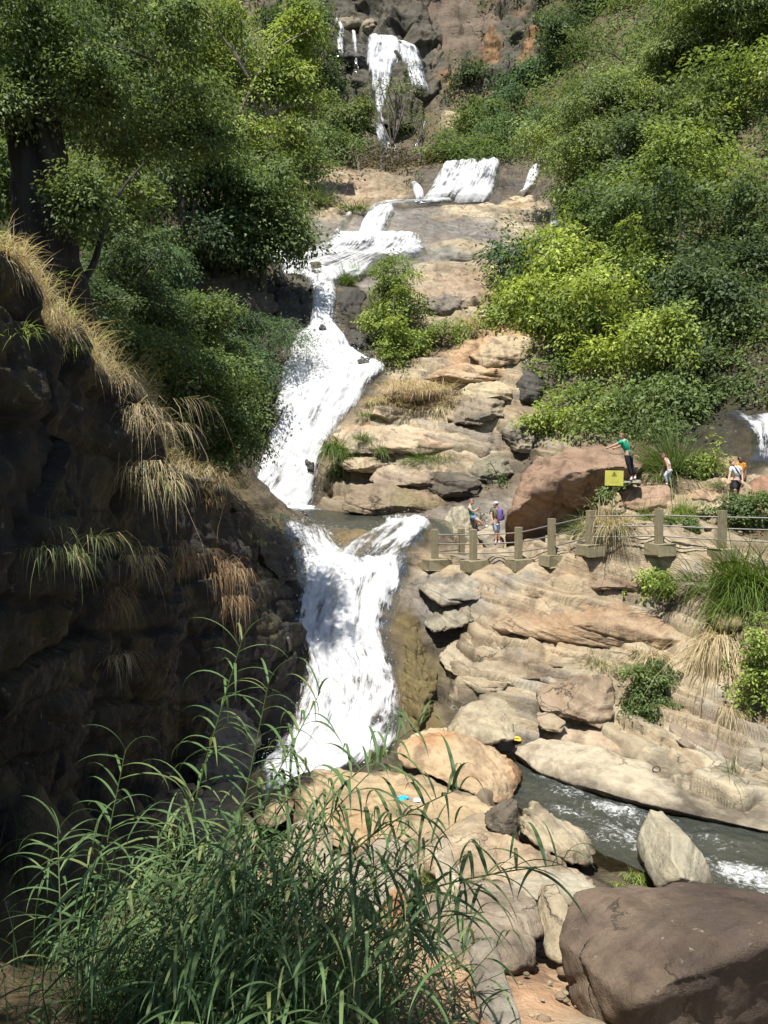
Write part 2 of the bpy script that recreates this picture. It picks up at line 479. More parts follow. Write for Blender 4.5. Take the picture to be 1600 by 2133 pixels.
CXY = np.array([c[0][:2] for c in CT])
CZ = np.array([c[0][2] for c in CT])
CTINT = np.array([CODE[c[1]][0] for c in CT])
CPAR = np.array([CODE[c[1]][1:] for c in CT])
_dd = np.sqrt(((CXY[:, None] - CXY[None]) ** 2).sum(-1) + 0.04)
_A = np.zeros((len(CT) + 3, len(CT) + 3))
_A[:-3, :-3] = _dd
_A[:-3, -3:] = np.concatenate([np.ones((len(CT), 1)), CXY], 1)
_A[-3:, :-3] = _A[:-3, -3:].T
_A[:len(CT), :len(CT)] += np.eye(len(CT)) * -0.02
_W = np.linalg.solve(_A, np.concatenate([CZ, np.zeros(3)]))


def ground(xy, want_attr=False):
    xy = np.atleast_2d(np.asarray(xy, float))
    z = np.empty(len(xy)); T = np.empty((len(xy), 3)); Q = np.empty((len(xy), 3))
    for k in range(0, len(xy), 20000):
        s = xy[k:k + 20000]
        d = np.sqrt(((s[:, None] - CXY[None]) ** 2).sum(-1) + 0.04)
        z[k:k + 20000] = d @ _W[:-3] + _W[-3] + s @ _W[-2:]
        if want_attr:
            wgt = 1.0 / (d * d * d * d + 1e-6)
            wgt /= wgt.sum(1)[:, None]
            T[k:k + 20000] = wgt @ CTINT
            Q[k:k + 20000] = wgt @ CPAR
    return (z, T, Q) if want_attr else z


def gz(x, y):
    return float(ground([(x, y)])[0])


def grid_faces(nr, nc):
    i, j = np.meshgrid(np.arange(nr - 1), np.arange(nc - 1), indexing='ij')
    a = i * nc + j
    return np.stack([a, a + 1, a + nc + 1, a + nc], -1).reshape(-1, 4)


def grid_normals(V, nr, nc):
    G = V.reshape(nr, nc, 3)
    n = np.cross(np.gradient(G, axis=1), np.gradient(G, axis=0))
    n /= np.linalg.norm(n, axis=2)[..., None] + 1e-9
    return n.reshape(-1, 3)


DIP = (0.16, -0.10, 1.0)


def build_ground():
    ys = [2.2]
    while ys[-1] < 175:
        y = ys[-1]
        k = 0.020 if y < 8 else (0.0045 if 15 < y < 30 else 0.0054 if y < 58 else (0.0048 if y < 120 else 0.03))
        ys.append(y * (1 + k))
    ys = np.array(ys)
    us = np.concatenate([np.linspace(-2.2, -0.62, 26, endpoint=False), np.linspace(-0.62, 0.62, 420), np.linspace(0.62, 2.2, 27)[1:]])
    Y, U = np.meshgrid(ys, us, indexing='ij')
    xy = np.stack([(U * Y).ravel(), Y.ravel()], 1)
    z, T, Q = ground(xy, True)
    V = np.concatenate([xy, z[:, None]], 1)
    nr, nc = len(ys), len(us)
    n = grid_normals(V, nr, nc)
    n[n[:, 2] < 0] *= -1
    rockk = Q[:, 2].copy()
    for p in FOOT:
        q = P(*p)
        rockk *= 1 - 0.85 * np.exp(-(((V[:, 0] - q[0]) ** 2 + (V[:, 1] - q[1]) ** 2) / 0.7))
    bed, led = strata(V, DIP, 0.36, 1)
    far = smooth01(V[:, 1], 45, 75)
    bed2, led2 = strata(V, (0.05, -0.2, 1.0), 1.5, 2, 1.2, 0.05)
    led = led * (1 - far) + led2 * far
    # beds weather back into treads and risers
    bb = (bed + 0.22 * noise(V * 0.4) + 0.1 * noise(V * 1.3)) / 0.55
    ff = bb - np.floor(bb)
    keep = 0.35 + 0.65 * hash1(np.floor(bb), 3, 8)
    step = (smooth01(ff, 0.34, 0.70) - ff) * 0.55 * keep
    V[:, 2] += step * 0.95 * rockk * (1 - 0.7 * Q[:, 0]) * smooth01(V[:, 1], 9, 15) * (1 - far)
    amp = (0.40 * (1 - far) + 0.7 * far) * rockk * (1 - 0.55 * Q[:, 0])
    near = smooth01(V[:, 1], 4, 14)
    V = V + n * (led * amp * near)[:, None]
    V = V + n * ((0.30 + 0.5 * far) * fbm(V * 0.33, 4) * rockk * (1 - 0.4 * Q[:, 0]) + 0.055 * fbm(V * 1.7, 3))[:, None]
    tint = T * (1 + 0.16 * noise(V * 0.6 + 5)[:, None])
    o = mesh_np('terrain', V, grid_faces(nr, nc), ROCK, None, True,
                {'tint': ('FLOAT_COLOR', tint), 'rk': ('FLOAT_VECTOR', np.stack([bed, np.maximum(Q[:, 0], wetline(V)), Q[:, 1]], 1))})
    tag(o, kind='structure')
    print('terrain verts', len(V))
    return o


build_ground()


def interp(ctrl, n):
    """Catmull-Rom through ctrl (k,d) -> (n,d)"""
    ctrl = np.asarray(ctrl, float)
    k = len(ctrl)
    t = np.linspace(0, k - 1 - 1e-6, n)
    i = np.floor(t).astype(int); f = (t - i)[:, None]
    g = lambda j: ctrl[np.clip(j, 0, k - 1)]
    p0, p1, p2, p3 = g(i - 1), g(i), g(i + 1), g(i + 2)
    return 0.5 * (2 * p1 + (p2 - p0) * f + (2 * p0 - 5 * p1 + 4 * p2 - p3) * f ** 2 + (3 * p1 - p0 - 3 * p2 + p3) * f ** 3)


def build_left_cliff():
    ns, nt = 460, 190
    T, B = interp(TOPL, ns), interp(BOTL, ns)
    B = B + np.array((-0.45, 0, 0))
    cap = T + np.array((-1.9, 0.2, -0.35))
    cap[-60:] = T[-60:] + np.array((-1.2, 0.6, -0.2))
    rows = []
    for k in np.linspace(-0.16, 1.0, nt):
        b = B + (T - B) * k
        bulge = 0.45 * math.sin(max(0, min(1, k)) * PI)
        rows.append(b + np.array((bulge, 0, 0)))
    for k in np.linspace(0, 1, 22)[1:]:
        rows.append(T + (cap - T) * k + np.array((0, 0, 0.25 * math.sin(k * PI))))
    V = np.array(rows)                        # (rows, ns, 3)
    nr = len(rows)
    V = V.reshape(-1, 3)
    n = grid_normals(V, nr, ns)
    if n[nr // 2 * ns + ns // 2][0] < 0: n = -n
    bed, led = strata(V, (0.05, 0.12, 1), 0.55, 4, 0.5, 0.2)
    bl = noise(np.stack([V[:, 1] * 0.45, V[:, 2] * 0.3, V[:, 0] * 0.2], 1))
    b = V[:, 2] + 0.10 * V[:, 1] + 0.35 * noise(V * 0.3) + 0.12 * noise(V * 1.1)
    b = b / 0.62 + 0.5 * noise(np.stack([b, b * 0, b * 0 + 7], 1))
    i = np.floor(b); f = b - i
    bw = V[:, 1] * 0.55 + hash1(i, 4, 3) * 9 + 0.5 * noise(V * 0.7)
    blk = np.floor(bw); ed = np.minimum(bw - blk, 1 - (bw - blk)) / 0.55
    off = hash1(blk, i, 4) - 0.5
    joint = np.exp(-(ed / 0.07) ** 2) * (hash1(blk, i, 6) > 0.4)
    under = np.exp(-((f - 0.1) / 0.10) ** 2) * (hash1(i, 4, 14) > 0.35)
    tilt = (f - 0.5) * (hash1(blk, i, 8) - 0.4)
    V = V + n * (0.50 * bl + 0.20 * off + 0.22 * tilt - 0.12 * joint - 0.11 * under + 0.26 * fbm(V * 0.8, 5) + 0.05 * fbm(V * 4, 3))[:, None]
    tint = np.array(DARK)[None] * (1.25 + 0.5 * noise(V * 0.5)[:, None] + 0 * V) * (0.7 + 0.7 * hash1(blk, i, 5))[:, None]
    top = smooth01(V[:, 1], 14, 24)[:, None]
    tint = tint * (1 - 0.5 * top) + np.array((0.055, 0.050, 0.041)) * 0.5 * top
    wet = 0.35 + 0 * bed
    moss = 0.55 * smooth01(noise(V * 0.8 + 9), -0.1, 0.5)
    tint = np.concatenate([tint, np.full((len(tint), 1), 0.55)], 1)
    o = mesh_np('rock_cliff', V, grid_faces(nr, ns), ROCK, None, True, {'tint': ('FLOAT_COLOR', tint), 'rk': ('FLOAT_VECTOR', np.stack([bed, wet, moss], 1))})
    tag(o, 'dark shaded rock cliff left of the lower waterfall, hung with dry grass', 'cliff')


build_left_cliff()


def bedrock(name, label, xr, yr, cell, T, dip, seed, riser, relief, edge=1.0, blockw=0.42, tintmul=1.0):
    """a close-meshed outcrop of bedded, jointed rock lying on the ground sheet"""
    xs = np.arange(xr[0], xr[1], cell); ys = np.arange(yr[0], yr[1], cell)
    Yv, Xv = np.meshgrid(ys, xs, indexing='ij')
    nr, nc = Yv.shape
    xy = np.stack([Xv.ravel(), Yv.ravel()], 1)
    z, Tn, Q = ground(xy, True)
    V = np.concatenate([xy, z[:, None]], 1)
    n = grid_normals(V, nr, nc); n[n[:, 2] < 0] *= -1
    V = V + n * (0.16 * fbm(V * 0.35, 3))[:, None]
    nb, a, c = bed_frame(dip)
    b = V @ nb + 0.30 * noise(V * 0.22 + seed) + 0.10 * noise(V * 0.9 + seed)
    b = b / T
    b = b + 0.4 * noise(np.stack([b * 0.6, b * 0 + seed, b * 0], 1))
    i = np.floor(b); f = b - i
    keep = 0.15 + 0.85 * hash1(i, seed, 8)
    step = (smooth01(f, 0.42, 0.64) - f) * T * keep * riser
    la = V @ a + 0.6 * noise(V * 0.6 + 3)
    bw = la * blockw + hash1(i, seed, 3) * 9
    blk = np.floor(bw)
    ed = np.minimum(bw - blk, 1 - (bw - blk)) / blockw
    lens = noise(np.stack([la * 0.25, (V @ c) * 0.25, i * 5.3 + seed], 1))
    off = 0.5 * (hash1(blk, i, seed) - 0.5) + 0.6 * lens
    joint = np.exp(-(ed / 0.085) ** 2) * (hash1(blk, i, seed + 5) > 0.35)
    under = np.exp(-((f - 0.38) / 0.13) ** 2) * (hash1(i, seed, 14) > 0.3)
    d = relief * off - 0.17 * joint - (0.5 * T) * under * keep + 0.05 * fbm(V * 1.8, 4) + 0.018 * fbm(V * 7, 2)
    rk = np.clip(Q[:, 2], 0, 1) * (1 - 0.75 * np.clip(Q[:, 0], 0, 1))
    for p in FOOT:
        q = P(*p)
        rk *= 1 - 0.9 * np.exp(-(((V[:, 0] - q[0]) ** 2 + (V[:, 1] - q[1]) ** 2) / 0.6))
    V[:, 2] += step * rk
    V = V + n * (d * rk)[:, None]
    ex = np.minimum(np.minimum(Xv - xs[0], xs[-1] - Xv), np.minimum(Yv - ys[0], ys[-1] - Yv)).ravel()
    V[:, 2] += 0.10 - 1.1 * (1 - smooth01(ex, 0, edge)) - 0.9 * (1 - smooth01(rk, 0.12, 0.5))
    tone = 0.78 + 0.44 * hash1(blk, i, seed + 2)
    grey = smooth01(noise(V * 0.45 + seed * 3), 0.0, 0.5)[:, None] * 0.55
    tn = Tn * tone[:, None] * tintmul
    tn = tn * (1 - grey) + tn.mean(1, keepdims=True) * np.array((1.0, 0.95, 0.86)) * 0.85 * grey
    tn = np.concatenate([tn, np.full((len(tn), 1), 0.75)], 1)
    o = mesh_np(name, V, grid_faces(nr, nc), ROCK, None, True, {'tint': ('FLOAT_COLOR', tn), 'rk': ('FLOAT_VECTOR', np.stack([b * T, np.maximum(Q[:, 0], wetline(V)), Q[:, 1] + 0.25 * (joint + under)], 1))})
    tag(o, label, kind='structure')


bedrock('bedrock_slope', 'layered tan bedrock of the right bank', (1.2, 13.5), (14.6, 28.6), 0.046, 0.46, (0.20, -0.06, 1), 3, 1.15, 0.26)
bedrock('bedrock_terrace', 'stepped tan bedrock terraces beside the main waterfall', (-3.4, 9.5), (34.2, 47.2), 0.07, 0.8, (0.14, -0.10, 1), 5, 1.15, 0.42, 1.2, 0.30)
bedrock('bedrock_slab', 'pale bedrock slabs between the upper cascades', (-7.5, 14.5), (48.5, 72.5), 0.16, 1.3, (0.10, -0.25, 1), 7, 0.7, 0.34, 1.5, 0.16)


def far_cliff():
    ns, nt = 190, 170
    px = np.linspace(560, 1120, ns)
    rows = []
    for k in np.linspace(0, 1, nt):
        py, Y = 262 - 330 * k, 95.6 + 15.5 * k
        rows.append([P(x, py, Y + 2.2 * math.sin(x * 0.021) - (2.5 if x > 1000 else 0) * (1 - k)) for x in px])
    V = np.array(rows).reshape(-1, 3)
    n = grid_normals(V, nt, ns)
    if n[:, 1].mean() > 0: n = -n
    vj = noise(V * np.array((0.30, 0.2, 0.07)) + 4) + 0.6 * noise(V * np.array((0.8, 0.4, 0.16)))
    blk = np.floor(V[:, 2] / 4.5 + 0.8 * noise(V * 0.08)); col_ = np.floor(V[:, 0] / 3.2 + hash1(blk) * 5 + 0.8 * noise(V * 0.2))
    off = hash1(col_, blk, 3) - 0.5
    V = V + n * (1.5 * vj + 1.3 * off + 0.7 * fbm(V * 0.25, 4) + 0.25 * fbm(V * 1.1, 3))[:, None]
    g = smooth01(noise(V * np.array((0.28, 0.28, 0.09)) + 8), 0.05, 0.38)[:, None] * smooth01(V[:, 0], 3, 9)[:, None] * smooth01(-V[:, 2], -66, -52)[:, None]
    tn = np.array((0.056, 0.052, 0.041))[None] * (0.8 + 0.5 * hash1(col_, blk, 7))[:, None] * (1 - g) + np.array((0.26, 0.135, 0.055))[None] * g  # dark wet rock, tinted darker still to stand in for cloud shade
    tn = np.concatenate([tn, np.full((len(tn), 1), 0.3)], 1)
    rk = np.stack([V[:, 2], 0.3 + 0 * V[:, 2], 0.3 + 0 * V[:, 2]], 1)
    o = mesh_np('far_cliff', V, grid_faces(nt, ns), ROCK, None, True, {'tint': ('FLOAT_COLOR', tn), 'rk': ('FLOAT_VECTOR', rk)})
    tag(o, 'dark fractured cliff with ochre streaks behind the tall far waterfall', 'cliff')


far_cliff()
# ------------------------------------------------------------------ water
def foam_material(name, base=(0.92, 0.93, 0.94), dark=(0.10, 0.11, 0.10), seethrough=1.0):
    m = NT(name)
    uv = m.n('UVMap').outputs[0]
    u = m.n('SeparateXYZ', {0: uv}).outputs
    den = m.n('Attribute', attribute_name='foam').outputs['Fac']
    pos = m.n('NewGeometry').outputs['Position']
    warp = m.noise(uv, 1.3, 3)
    sv = m.n('CombineXYZ', {0: m.math('ADD', m.math('MULTIPLY', u[0], 5.0), m.math('MULTIPLY', warp, 1.6)), 1: m.math('MULTIPLY', u[1], 0.75)}).outputs[0]
    streak = m.noise(sv, 1.0, 6, 0.68, 0.5)
    sv2 = m.n('CombineXYZ', {0: m.math('MULTIPLY', u[0], 14.0), 1: m.math('MULTIPLY', u[1], 3.2)}).outputs[0]
    fine = m.noise(sv2, 1.0, 5, 0.75, 0.8)
    lump = m.noise(pos, 1.1, 5, 0.65)
    v = m.math('ADD', m.math('MULTIPLY', streak, 0.55), m.math('ADD', m.math('MULTIPLY', fine, 0.42), m.math('MULTIPLY', lump, 0.35)))
    # density 1: solid foam, 0.5: streaks over rock, 0: gone
    thr = m.rng(den, 0.0, 1.0, 0.98, 0.47)
    a = m.rng(m.math('SUBTRACT', v, thr), -0.07, 0.10)
    h = m.math('ADD', m.math('MULTIPLY', streak, 0.6), m.math('MULTIPLY', fine, 0.5))
    bump = m.n('Bump', {'Height': h, 'Strength': 0.30, 'Distance': 0.08}).outputs[0]
    c = m.mix(m.rng(v, 0.48, 0.66), (base[0] * 0.68, base[1] * 0.71, base[2] * 0.74, 1), (*base, 1))
    d = m.n('BsdfPrincipled', {'Base Color': c, 'Roughness': 0.55, 'Normal': bump, 'Specular IOR Level': 0.4}).outputs[0]
    tl = m.n('BsdfTranslucent', {'Color': (0.85, 0.88, 0.9, 1), 'Normal': bump}).outputs[0]
    d = m.n('MixShader', {0: 0.50, 1: d, 2: tl}).outputs[0]
    gl = m.n('BsdfGlossy', {'Color': (1, 1, 1, 1), 'Roughness': 0.12, 'Normal': bump}).outputs[0]
    tr = m.n('BsdfTransparent', {'Color': (0.86, 0.87, 0.84, 1)}).outputs[0]
    fr = m.n('LayerWeight', {'Blend': 0.25, 'Normal': bump}).outputs['Fresnel']
    clear = m.n('MixShader', {0: m.math('MULTIPLY', fr, 0.22), 1: tr, 2: gl}).outputs[0]
    return m.out(m.n('MixShader', {0: a, 1: clear, 2: d}).outputs[0])


FOAM = foam_material('white_water')


def stream_material():
    m = NT('stream_water')
    pos = m.n('NewGeometry').outputs['Position']
    fo = m.n('Attribute', attribute_name='foam').outputs['Fac']
    n1 = m.noise(pos, 2.2, 5, 0.6, 0.6)
    n2 = m.noise(pos, 9.0, 4, 0.6, 0.8)
    h = m.math('ADD', m.math('MULTIPLY', n1, 0.8), m.math('MULTIPLY', n2, 0.35))
    bump = m.n('Bump', {'Height': h, 'Strength': 0.9, 'Distance': 0.22}).outputs[0]
    wat = m.n('BsdfPrincipled', {'Base Color': (0.085, 0.095, 0.078, 1), 'Roughness': 0.07, 'Normal': bump, 'Specular IOR Level': 0.6}).outputs[0]
    tr = m.n('BsdfTransparent', {'Color': (0.62, 0.60, 0.42, 1)}).outputs[0]
    wat = m.n('MixShader', {0: 0.5, 1: wat, 2: tr}).outputs[0]
    a = m.rng(m.math('ADD', m.math('MULTIPLY', m.noise(pos, 5.0, 7, 0.8, 1.6), 1.0), m.math('MULTIPLY', fo, 0.50)), 0.70, 0.98)
    foam = m.n('BsdfPrincipled', {'Base Color': (0.84, 0.86, 0.86, 1), 'Roughness': 0.6, 'Normal': bump}).outputs[0]
    return m.out(m.n('MixShader', {0: a, 1: wat, 2: foam}).outputs[0])


STREAM = stream_material()


def fall(name, label, st, cell=0.06, lift=0.22, chop=0.22, edge=0.35, kind=None, cat='waterfall', seed=0.0, parent=None):
    """st: stations (left (px,py,Y), right (px,py,Y), density) down the flow"""
    L = np.array([P(*s[0]) for s in st]); Rr = np.array([P(*s[1]) for s in st]); D = np.array([[s[2]] for s in st])
    length = np.linalg.norm(np.diff((L + Rr) / 2, axis=0), axis=1).sum()
    width = np.linalg.norm(L - Rr, axis=1).max()
    nr = int(max(8, min(330, length / cell))); nc = int(max(6, min(170, width / cell)))
    Li, Ri, Di = interp(L, nr), interp(Rr, nr), interp(D, nr)
    t = np.linspace(0, 1, nc)[None, :, None]
    V = Li[:, None] * (1 - t) + Ri[:, None] * t
    z0 = V[..., 2].copy()
    zg = ground(V[..., :2].reshape(-1, 2)).reshape(nr, nc)
    V[..., 2] = z0 if 'far' in name else np.clip(zg + 0.05, z0 - 0.25, z0 + 0.40)
    acc = np.concatenate([[0], np.cumsum(np.linalg.norm(np.diff((Li + Ri) / 2, axis=0), axis=1))])
    wd = np.linalg.norm(Li - Ri, axis=1)
    uu = (t[0, :, 0][None] - 0.5) * wd[:, None] + seed
    vv = np.broadcast_to(acc[:, None], (nr, nc))
    Vf = V.reshape(-1, 3)
    n = grid_normals(Vf, nr, nc)
    n[n[:, 1] > 0] *= 1
    flip = (n[:, 2] < 0)
    n[flip] *= -1
    et = np.minimum(t[0, :, 0], 1 - t[0, :, 0])[None] * wd[:, None]
    edgef = np.clip(et / (0.05 + 0.5 * edge + 0.10 * wd[:, None]), 0, 1)
    uvv = np.stack([uu.ravel(), vv.ravel(), np.full(nr * nc, seed)], 1)
    far_ = V[..., 1].mean() > 48
    q = uvv * (np.array((2.0, 0.24, 1)) if far_ else np.array((1.1, 0.55, 1)))
    if far_: chop = chop * 0.7
    bumps = 0.75 * fbm(q, 3) + 0.35 * np.abs(fbm(q * 2.7 + 4, 2)) + 0.05 * noise(uvv * np.array((7, 3.0, 1)))
    lift = lift + (0.30 if 48 < V[..., 1].mean() < 80 else 0)
    rowf = np.clip((nr - 1 - np.arange(nr)) / (0.10 * nr + 1), 0.12, 1)[:, None] * np.clip(np.arange(nr) / (0.05 * nr + 1), 0.4, 1)[:, None]
    lf = np.broadcast_to(rowf, (nr, nc)).ravel() * (lift * np.sqrt(edgef).ravel() + chop * bumps * edgef.ravel())
    Vf = Vf + n * lf[:, None] + np.array((0, 0, 1.0))[None] * 0.04
    ragged = np.clip(edgef.ravel() * (1.0 + (1.5 - 0.9 * edgef.ravel()) * fbm(uvv * np.array((1.6, 0.8, 1)) * min(1, 30 / V[..., 1].mean()), 3)) , 0, 1)
    dens = np.broadcast_to(Di, (nr, nc)).ravel() * (0.25 + 0.75 * ragged ** 0.8) + 0.16 * fbm(uvv * np.array((0.8, 0.35, 1)), 2)
    endf = np.clip(np.minimum(np.arange(nr), nr - 1 - np.arange(nr)) / (0.06 * nr + 1), 0, 1)
    dens = dens * (0.55 + 0.45 * np.broadcast_to(endf[:, None], (nr, nc)).ravel())
    o = mesh_np(name, Vf, grid_faces(nr, nc), FOAM, parent, True, {'foam': ('FLOAT', np.clip(dens, 0, 1.05))}, uv=uvv[:, :2] * np.array((min(1.0, 45.0 / V[..., 1].mean()), min(1.0, 16.0 / V[..., 1].mean()))))
    if kind: tag(o, label, kind=kind)
    else: tag(o, label, cat)
    FALLS[name] = (Vf.reshape(nr, nc, 3), n.reshape(nr, nc, 3), dens.reshape(nr, nc))
    return o


FALLS = {}
fall('main_waterfall', 'wide white main waterfall plunging into the pool in the middle of the gorge', [
    ((640, 588, 51.6), (705, 590, 51.6), .75), ((648, 630, 49.0), (702, 622, 49.2), .9), ((640, 680, 46.9), (702, 690, 46.6), 1), ((602, 722, 45.6), (762, 738, 45.1), 1),
    ((580, 790, 43.9), (806, 772, 44.2), 1), ((568, 860, 42.3), (752, 860, 42.4), 1), ((545, 950, 40.6), (692, 935, 40.5), 1.0), ((518, 1010, 39.6), (668, 1000, 39.4), .96), ((470, 1060, 38.5), (655, 1062, 38.4), .92)], 0.075, 0.35, 0.30)
fall('lower_waterfall', 'lower waterfall tumbling beside the dark cliff down to the tan boulders', [
    ((612, 1168, 27.8), (846, 1160, 28.2), .72), ((612, 1215, 26.8), (850, 1220, 27.0), .88), ((604, 1290, 25.5), (822, 1300, 25.4), .95), ((600, 1350, 24.6), (812, 1360, 24.4), .93),
    ((622, 1420, 23.5), (828, 1420, 23.4), .90), ((600, 1490, 22.2), (838, 1490, 22.2), .92), ((560, 1560, 20.8), (832, 1550, 21.0), 1.0), ((530, 1600, 19.9), (800, 1590, 20.2), 1), ((525, 1650, 18.9), (640, 1650, 18.8), 1), ((535, 1690, 18.2), (600, 1690, 18.2), .9)], 0.045, 0.28, 0.30, seed=3.7)
fall('left_rapid', 'short churning rapid left of the flat mossy rock above the lower waterfall', [
    ((575, 1098, 29.8), (690, 1108, 30.6), .45), ((588, 1130, 28.7), (715, 1150, 28.9), .80), ((608, 1170, 27.8), (745, 1178, 28.0), .78), ((620, 1215, 26.9), (770, 1215, 27.0), .8)], 0.05, 0.16, 0.20, cat='rapid', seed=8.1)
fall('right_rapid', 'white rapid running past the end of the fence into the lower waterfall', [
    ((790, 1078, 34.2), (905, 1090, 32.2), .35), ((800, 1096, 31.8), (900, 1108, 30.6), .86), ((770, 1118, 30.2), (890, 1140, 29.5), .74), ((715, 1150, 28.8), (858, 1172, 28.2), .55), ((660, 1195, 27.6), (850, 1212, 27.0), .66)], 0.05, 0.14, 0.17, cat='rapid', seed=12.3)
fall('cascade', 'white cascade spilling over the broad grey slab beside the dry grass bank', [
    ((775, 442, 65.2), (822, 440, 65.2), .75), ((762, 455, 63.9), (820, 455, 63.9), .82), ((745, 490, 60.8), (806, 488, 60.8), .85), ((735, 505, 59.6), (800, 503, 59.6), .85)], 0.11, 0.25, 0.16, cat='waterfall', seed=2.2)
fall('cascade', 'broad thin veil of water fanning over the lower grey slab', [
    ((690, 498, 60.2), (880, 498, 60.4), .84), ((670, 515, 58.8), (884, 515, 58.8), .82), ((625, 540, 56.6), (884, 537, 57.0), .70), ((590, 562, 54.8), (800, 570, 54.2), .68), ((580, 585, 53.0), (720, 592, 52.6), .75)], 0.11, 0.18, 0.12, cat='waterfall', seed=5.2)
fall('cascade', 'white torrent coming out from under the dark tree beside the slab', [
    ((545, 512, 58.8), (655, 506, 59.4), .95), ((540, 535, 57.0), (645, 528, 57.8), .95), ((550, 560, 54.8), (625, 556, 55.2), .80), ((585, 580, 53.2), (640, 580, 53.2), .72)], 0.11, 0.25, 0.2, cat='waterfall', seed=7.2)
fall('cascade', 'thin run of water along the foot of the curtain waterfall to the slab', [
    ((905, 428, 68.4), (955, 431, 68.2), .7), ((850, 430, 68.0), (900, 440, 67.2), .66), ((800, 432, 66.8), (850, 444, 65.8), .7), ((775, 436, 66.0), (815, 446, 65.2), .75)], 0.12, 0.14, 0.1, cat='waterfall', seed=3.2)
fall('cascade', 'foaming water gathering above the narrow neck of the main waterfall', [
    ((590, 566, 54.2), (740, 572, 53.8), .7), ((610, 582, 52.9), (725, 588, 52.6), .82), ((636, 594, 51.8), (712, 598, 51.6), .9), ((645, 606, 50.8), (704, 606, 50.8), .85)], 0.11, 0.22, 0.15, cat='waterfall', seed=6.7)
fall('cascade', 'thin slanting trickle on the left edge of the grey slab', [
    ((722, 452, 64.6), (740, 450, 64.6), .6), ((700, 485, 61.4), (716, 488, 61.2), .66), ((688, 508, 59.5), (708, 508, 59.5), .5)], 0.1, 0.12, 0.06, cat='waterfall', seed=9.2)
fall('upper_waterfall', 'wide white curtain waterfall below the green trees above the slab', [
    ((915, 352, 74.2), (1050, 346, 74.6), .66), ((912, 362, 73.0), (1046, 356, 73.6), .80), ((900, 390, 71.0), (1040, 382, 71.6), .74), ((884, 415, 69.4), (1030, 408, 69.8), .85), ((872, 432, 68.2), (1010, 424, 68.6), .92)], 0.12, 0.3, 0.22, seed=1.2)
fall('side_cascade', 'small white chute just left of the wide curtain waterfall', [
    ((852, 396, 71.4), (872, 394, 71.4), .7), ((860, 412, 70.0), (884, 412, 70.0), .9), ((862, 432, 68.4), (890, 433, 68.4), .8)], 0.1, 0.15, 0.1, seed=14.2)
fall('side_cascade', 'small white fall half hidden by trees right of the curtain waterfall', [
    ((1100, 358, 73.4), (1128, 358, 73.4), .8), ((1095, 380, 71.8), (1122, 382, 71.8), .9), ((1085, 408, 70.2), (1115, 404, 70.4), .9), ((1070, 416, 69.8), (1100, 416, 69.8), .7)], 0.1, 0.2, 0.12, seed=15.2)
fall('side_cascade', 'thin fall over dark rock at the right end of the pale slab', [
    ((1145, 432, 66.4), (1160, 432, 66.4), .75), ((1142, 465, 63.4), (1166, 465, 63.4), .62), ((1135, 490, 61.6), (1172, 486, 61.8), .8), ((1128, 500, 60.6), (1150, 500, 60.6), .6)], 0.1, 0.15, 0.1, seed=16.2)
fall('far_waterfall', 'tall far waterfall dropping down the cliff behind the bare trees', [
    ((768, 74, 102.6), (826, 78, 102.6), .8), ((762, 95, 101.2), (838, 98, 101.2), .9), ((764, 140, 99.4), (826, 140, 99.4), .84), ((772, 185, 97.6), (812, 185, 97.6), .76), ((780, 230, 95.6), (804, 230, 95.6), .74), ((780, 280, 92.6), (806, 280, 92.8), .74), ((784, 312, 90.4), (830, 312, 90.4), .68), ((795, 345, 86.4), (840, 342, 87), .6)], 0.13, 0.5, 0.25, seed=4.5)
fall('far_waterfall', 'right hand branch of the far waterfall curving over the cliff edge', [
    ((812, 88, 102.2), (846, 94, 102.2), .92), ((828, 105, 101.2), (874, 108, 101.2), .84), ((836, 140, 99.4), (884, 140, 99.4), .72), ((848, 172, 98.0), (892, 176, 98.0), .72), ((854, 190, 97.2), (898, 194, 97.2), .6)], 0.13, 0.5, 0.2, seed=6.5)
fall('far_waterfall', 'thin leftmost strand of the far waterfall beside a dark rock', [
    ((694, 42, 104.4), (706, 42, 104.4), .9), ((704, 60, 103.4), (718, 60, 103.4), .9), ((700, 85, 102.2), (718, 85, 102.2), .9), ((700, 118, 100.6), (718, 118, 100.6), .8)], 0.13, 0.4, 0.08, seed=7.5)
fall('far_waterfall', 'short thread of water between the two main strands far up the cliff', [
    ((730, 68, 103.0), (742, 68, 103.0), .9), ((734, 95, 101.4), (746, 95, 101.4), .86), ((738, 150, 99.2), (748, 150, 99.2), .7)], 0.13, 0.4, 0.06, seed=8.5)
fall('far_waterfall', 'low scattered strand of the far waterfall above the round tan boulder', [
    ((884, 250, 94.0), (892, 250, 94.0), .6), ((872, 285, 92), (884, 285, 92), .6), ((856, 315, 90), (872, 315, 90), .6)], 0.13, 0.4, 0.08, seed=9.5)
fall('side_waterfall', 'white waterfall over black rock at the far right behind the walkers', [
    ((1508, 852, 34.6), (1530, 850, 34.8), .5), ((1540, 872, 33.8), (1572, 866, 34.0), .6), ((1564, 892, 33.0), (1615, 888, 33.2), .8), ((1566, 915, 32.0), (1622, 918, 32.0), .72), ((1562, 948, 30.8), (1618, 952, 30.6), .6)], 0.07, 0.2, 0.14, seed=17.5)
fall('trickle', 'tiny trickle into the dark nook beside the golden mossy rib', [
    ((937, 1405, 23.2), (943, 1405, 23.2), .75), ((934, 1432, 22.6), (946, 1432, 22.6), .66), ((930, 1462, 22.0), (956, 1464, 22.0), .8)], 0.03, 0.08, 0.05, seed=18.5)
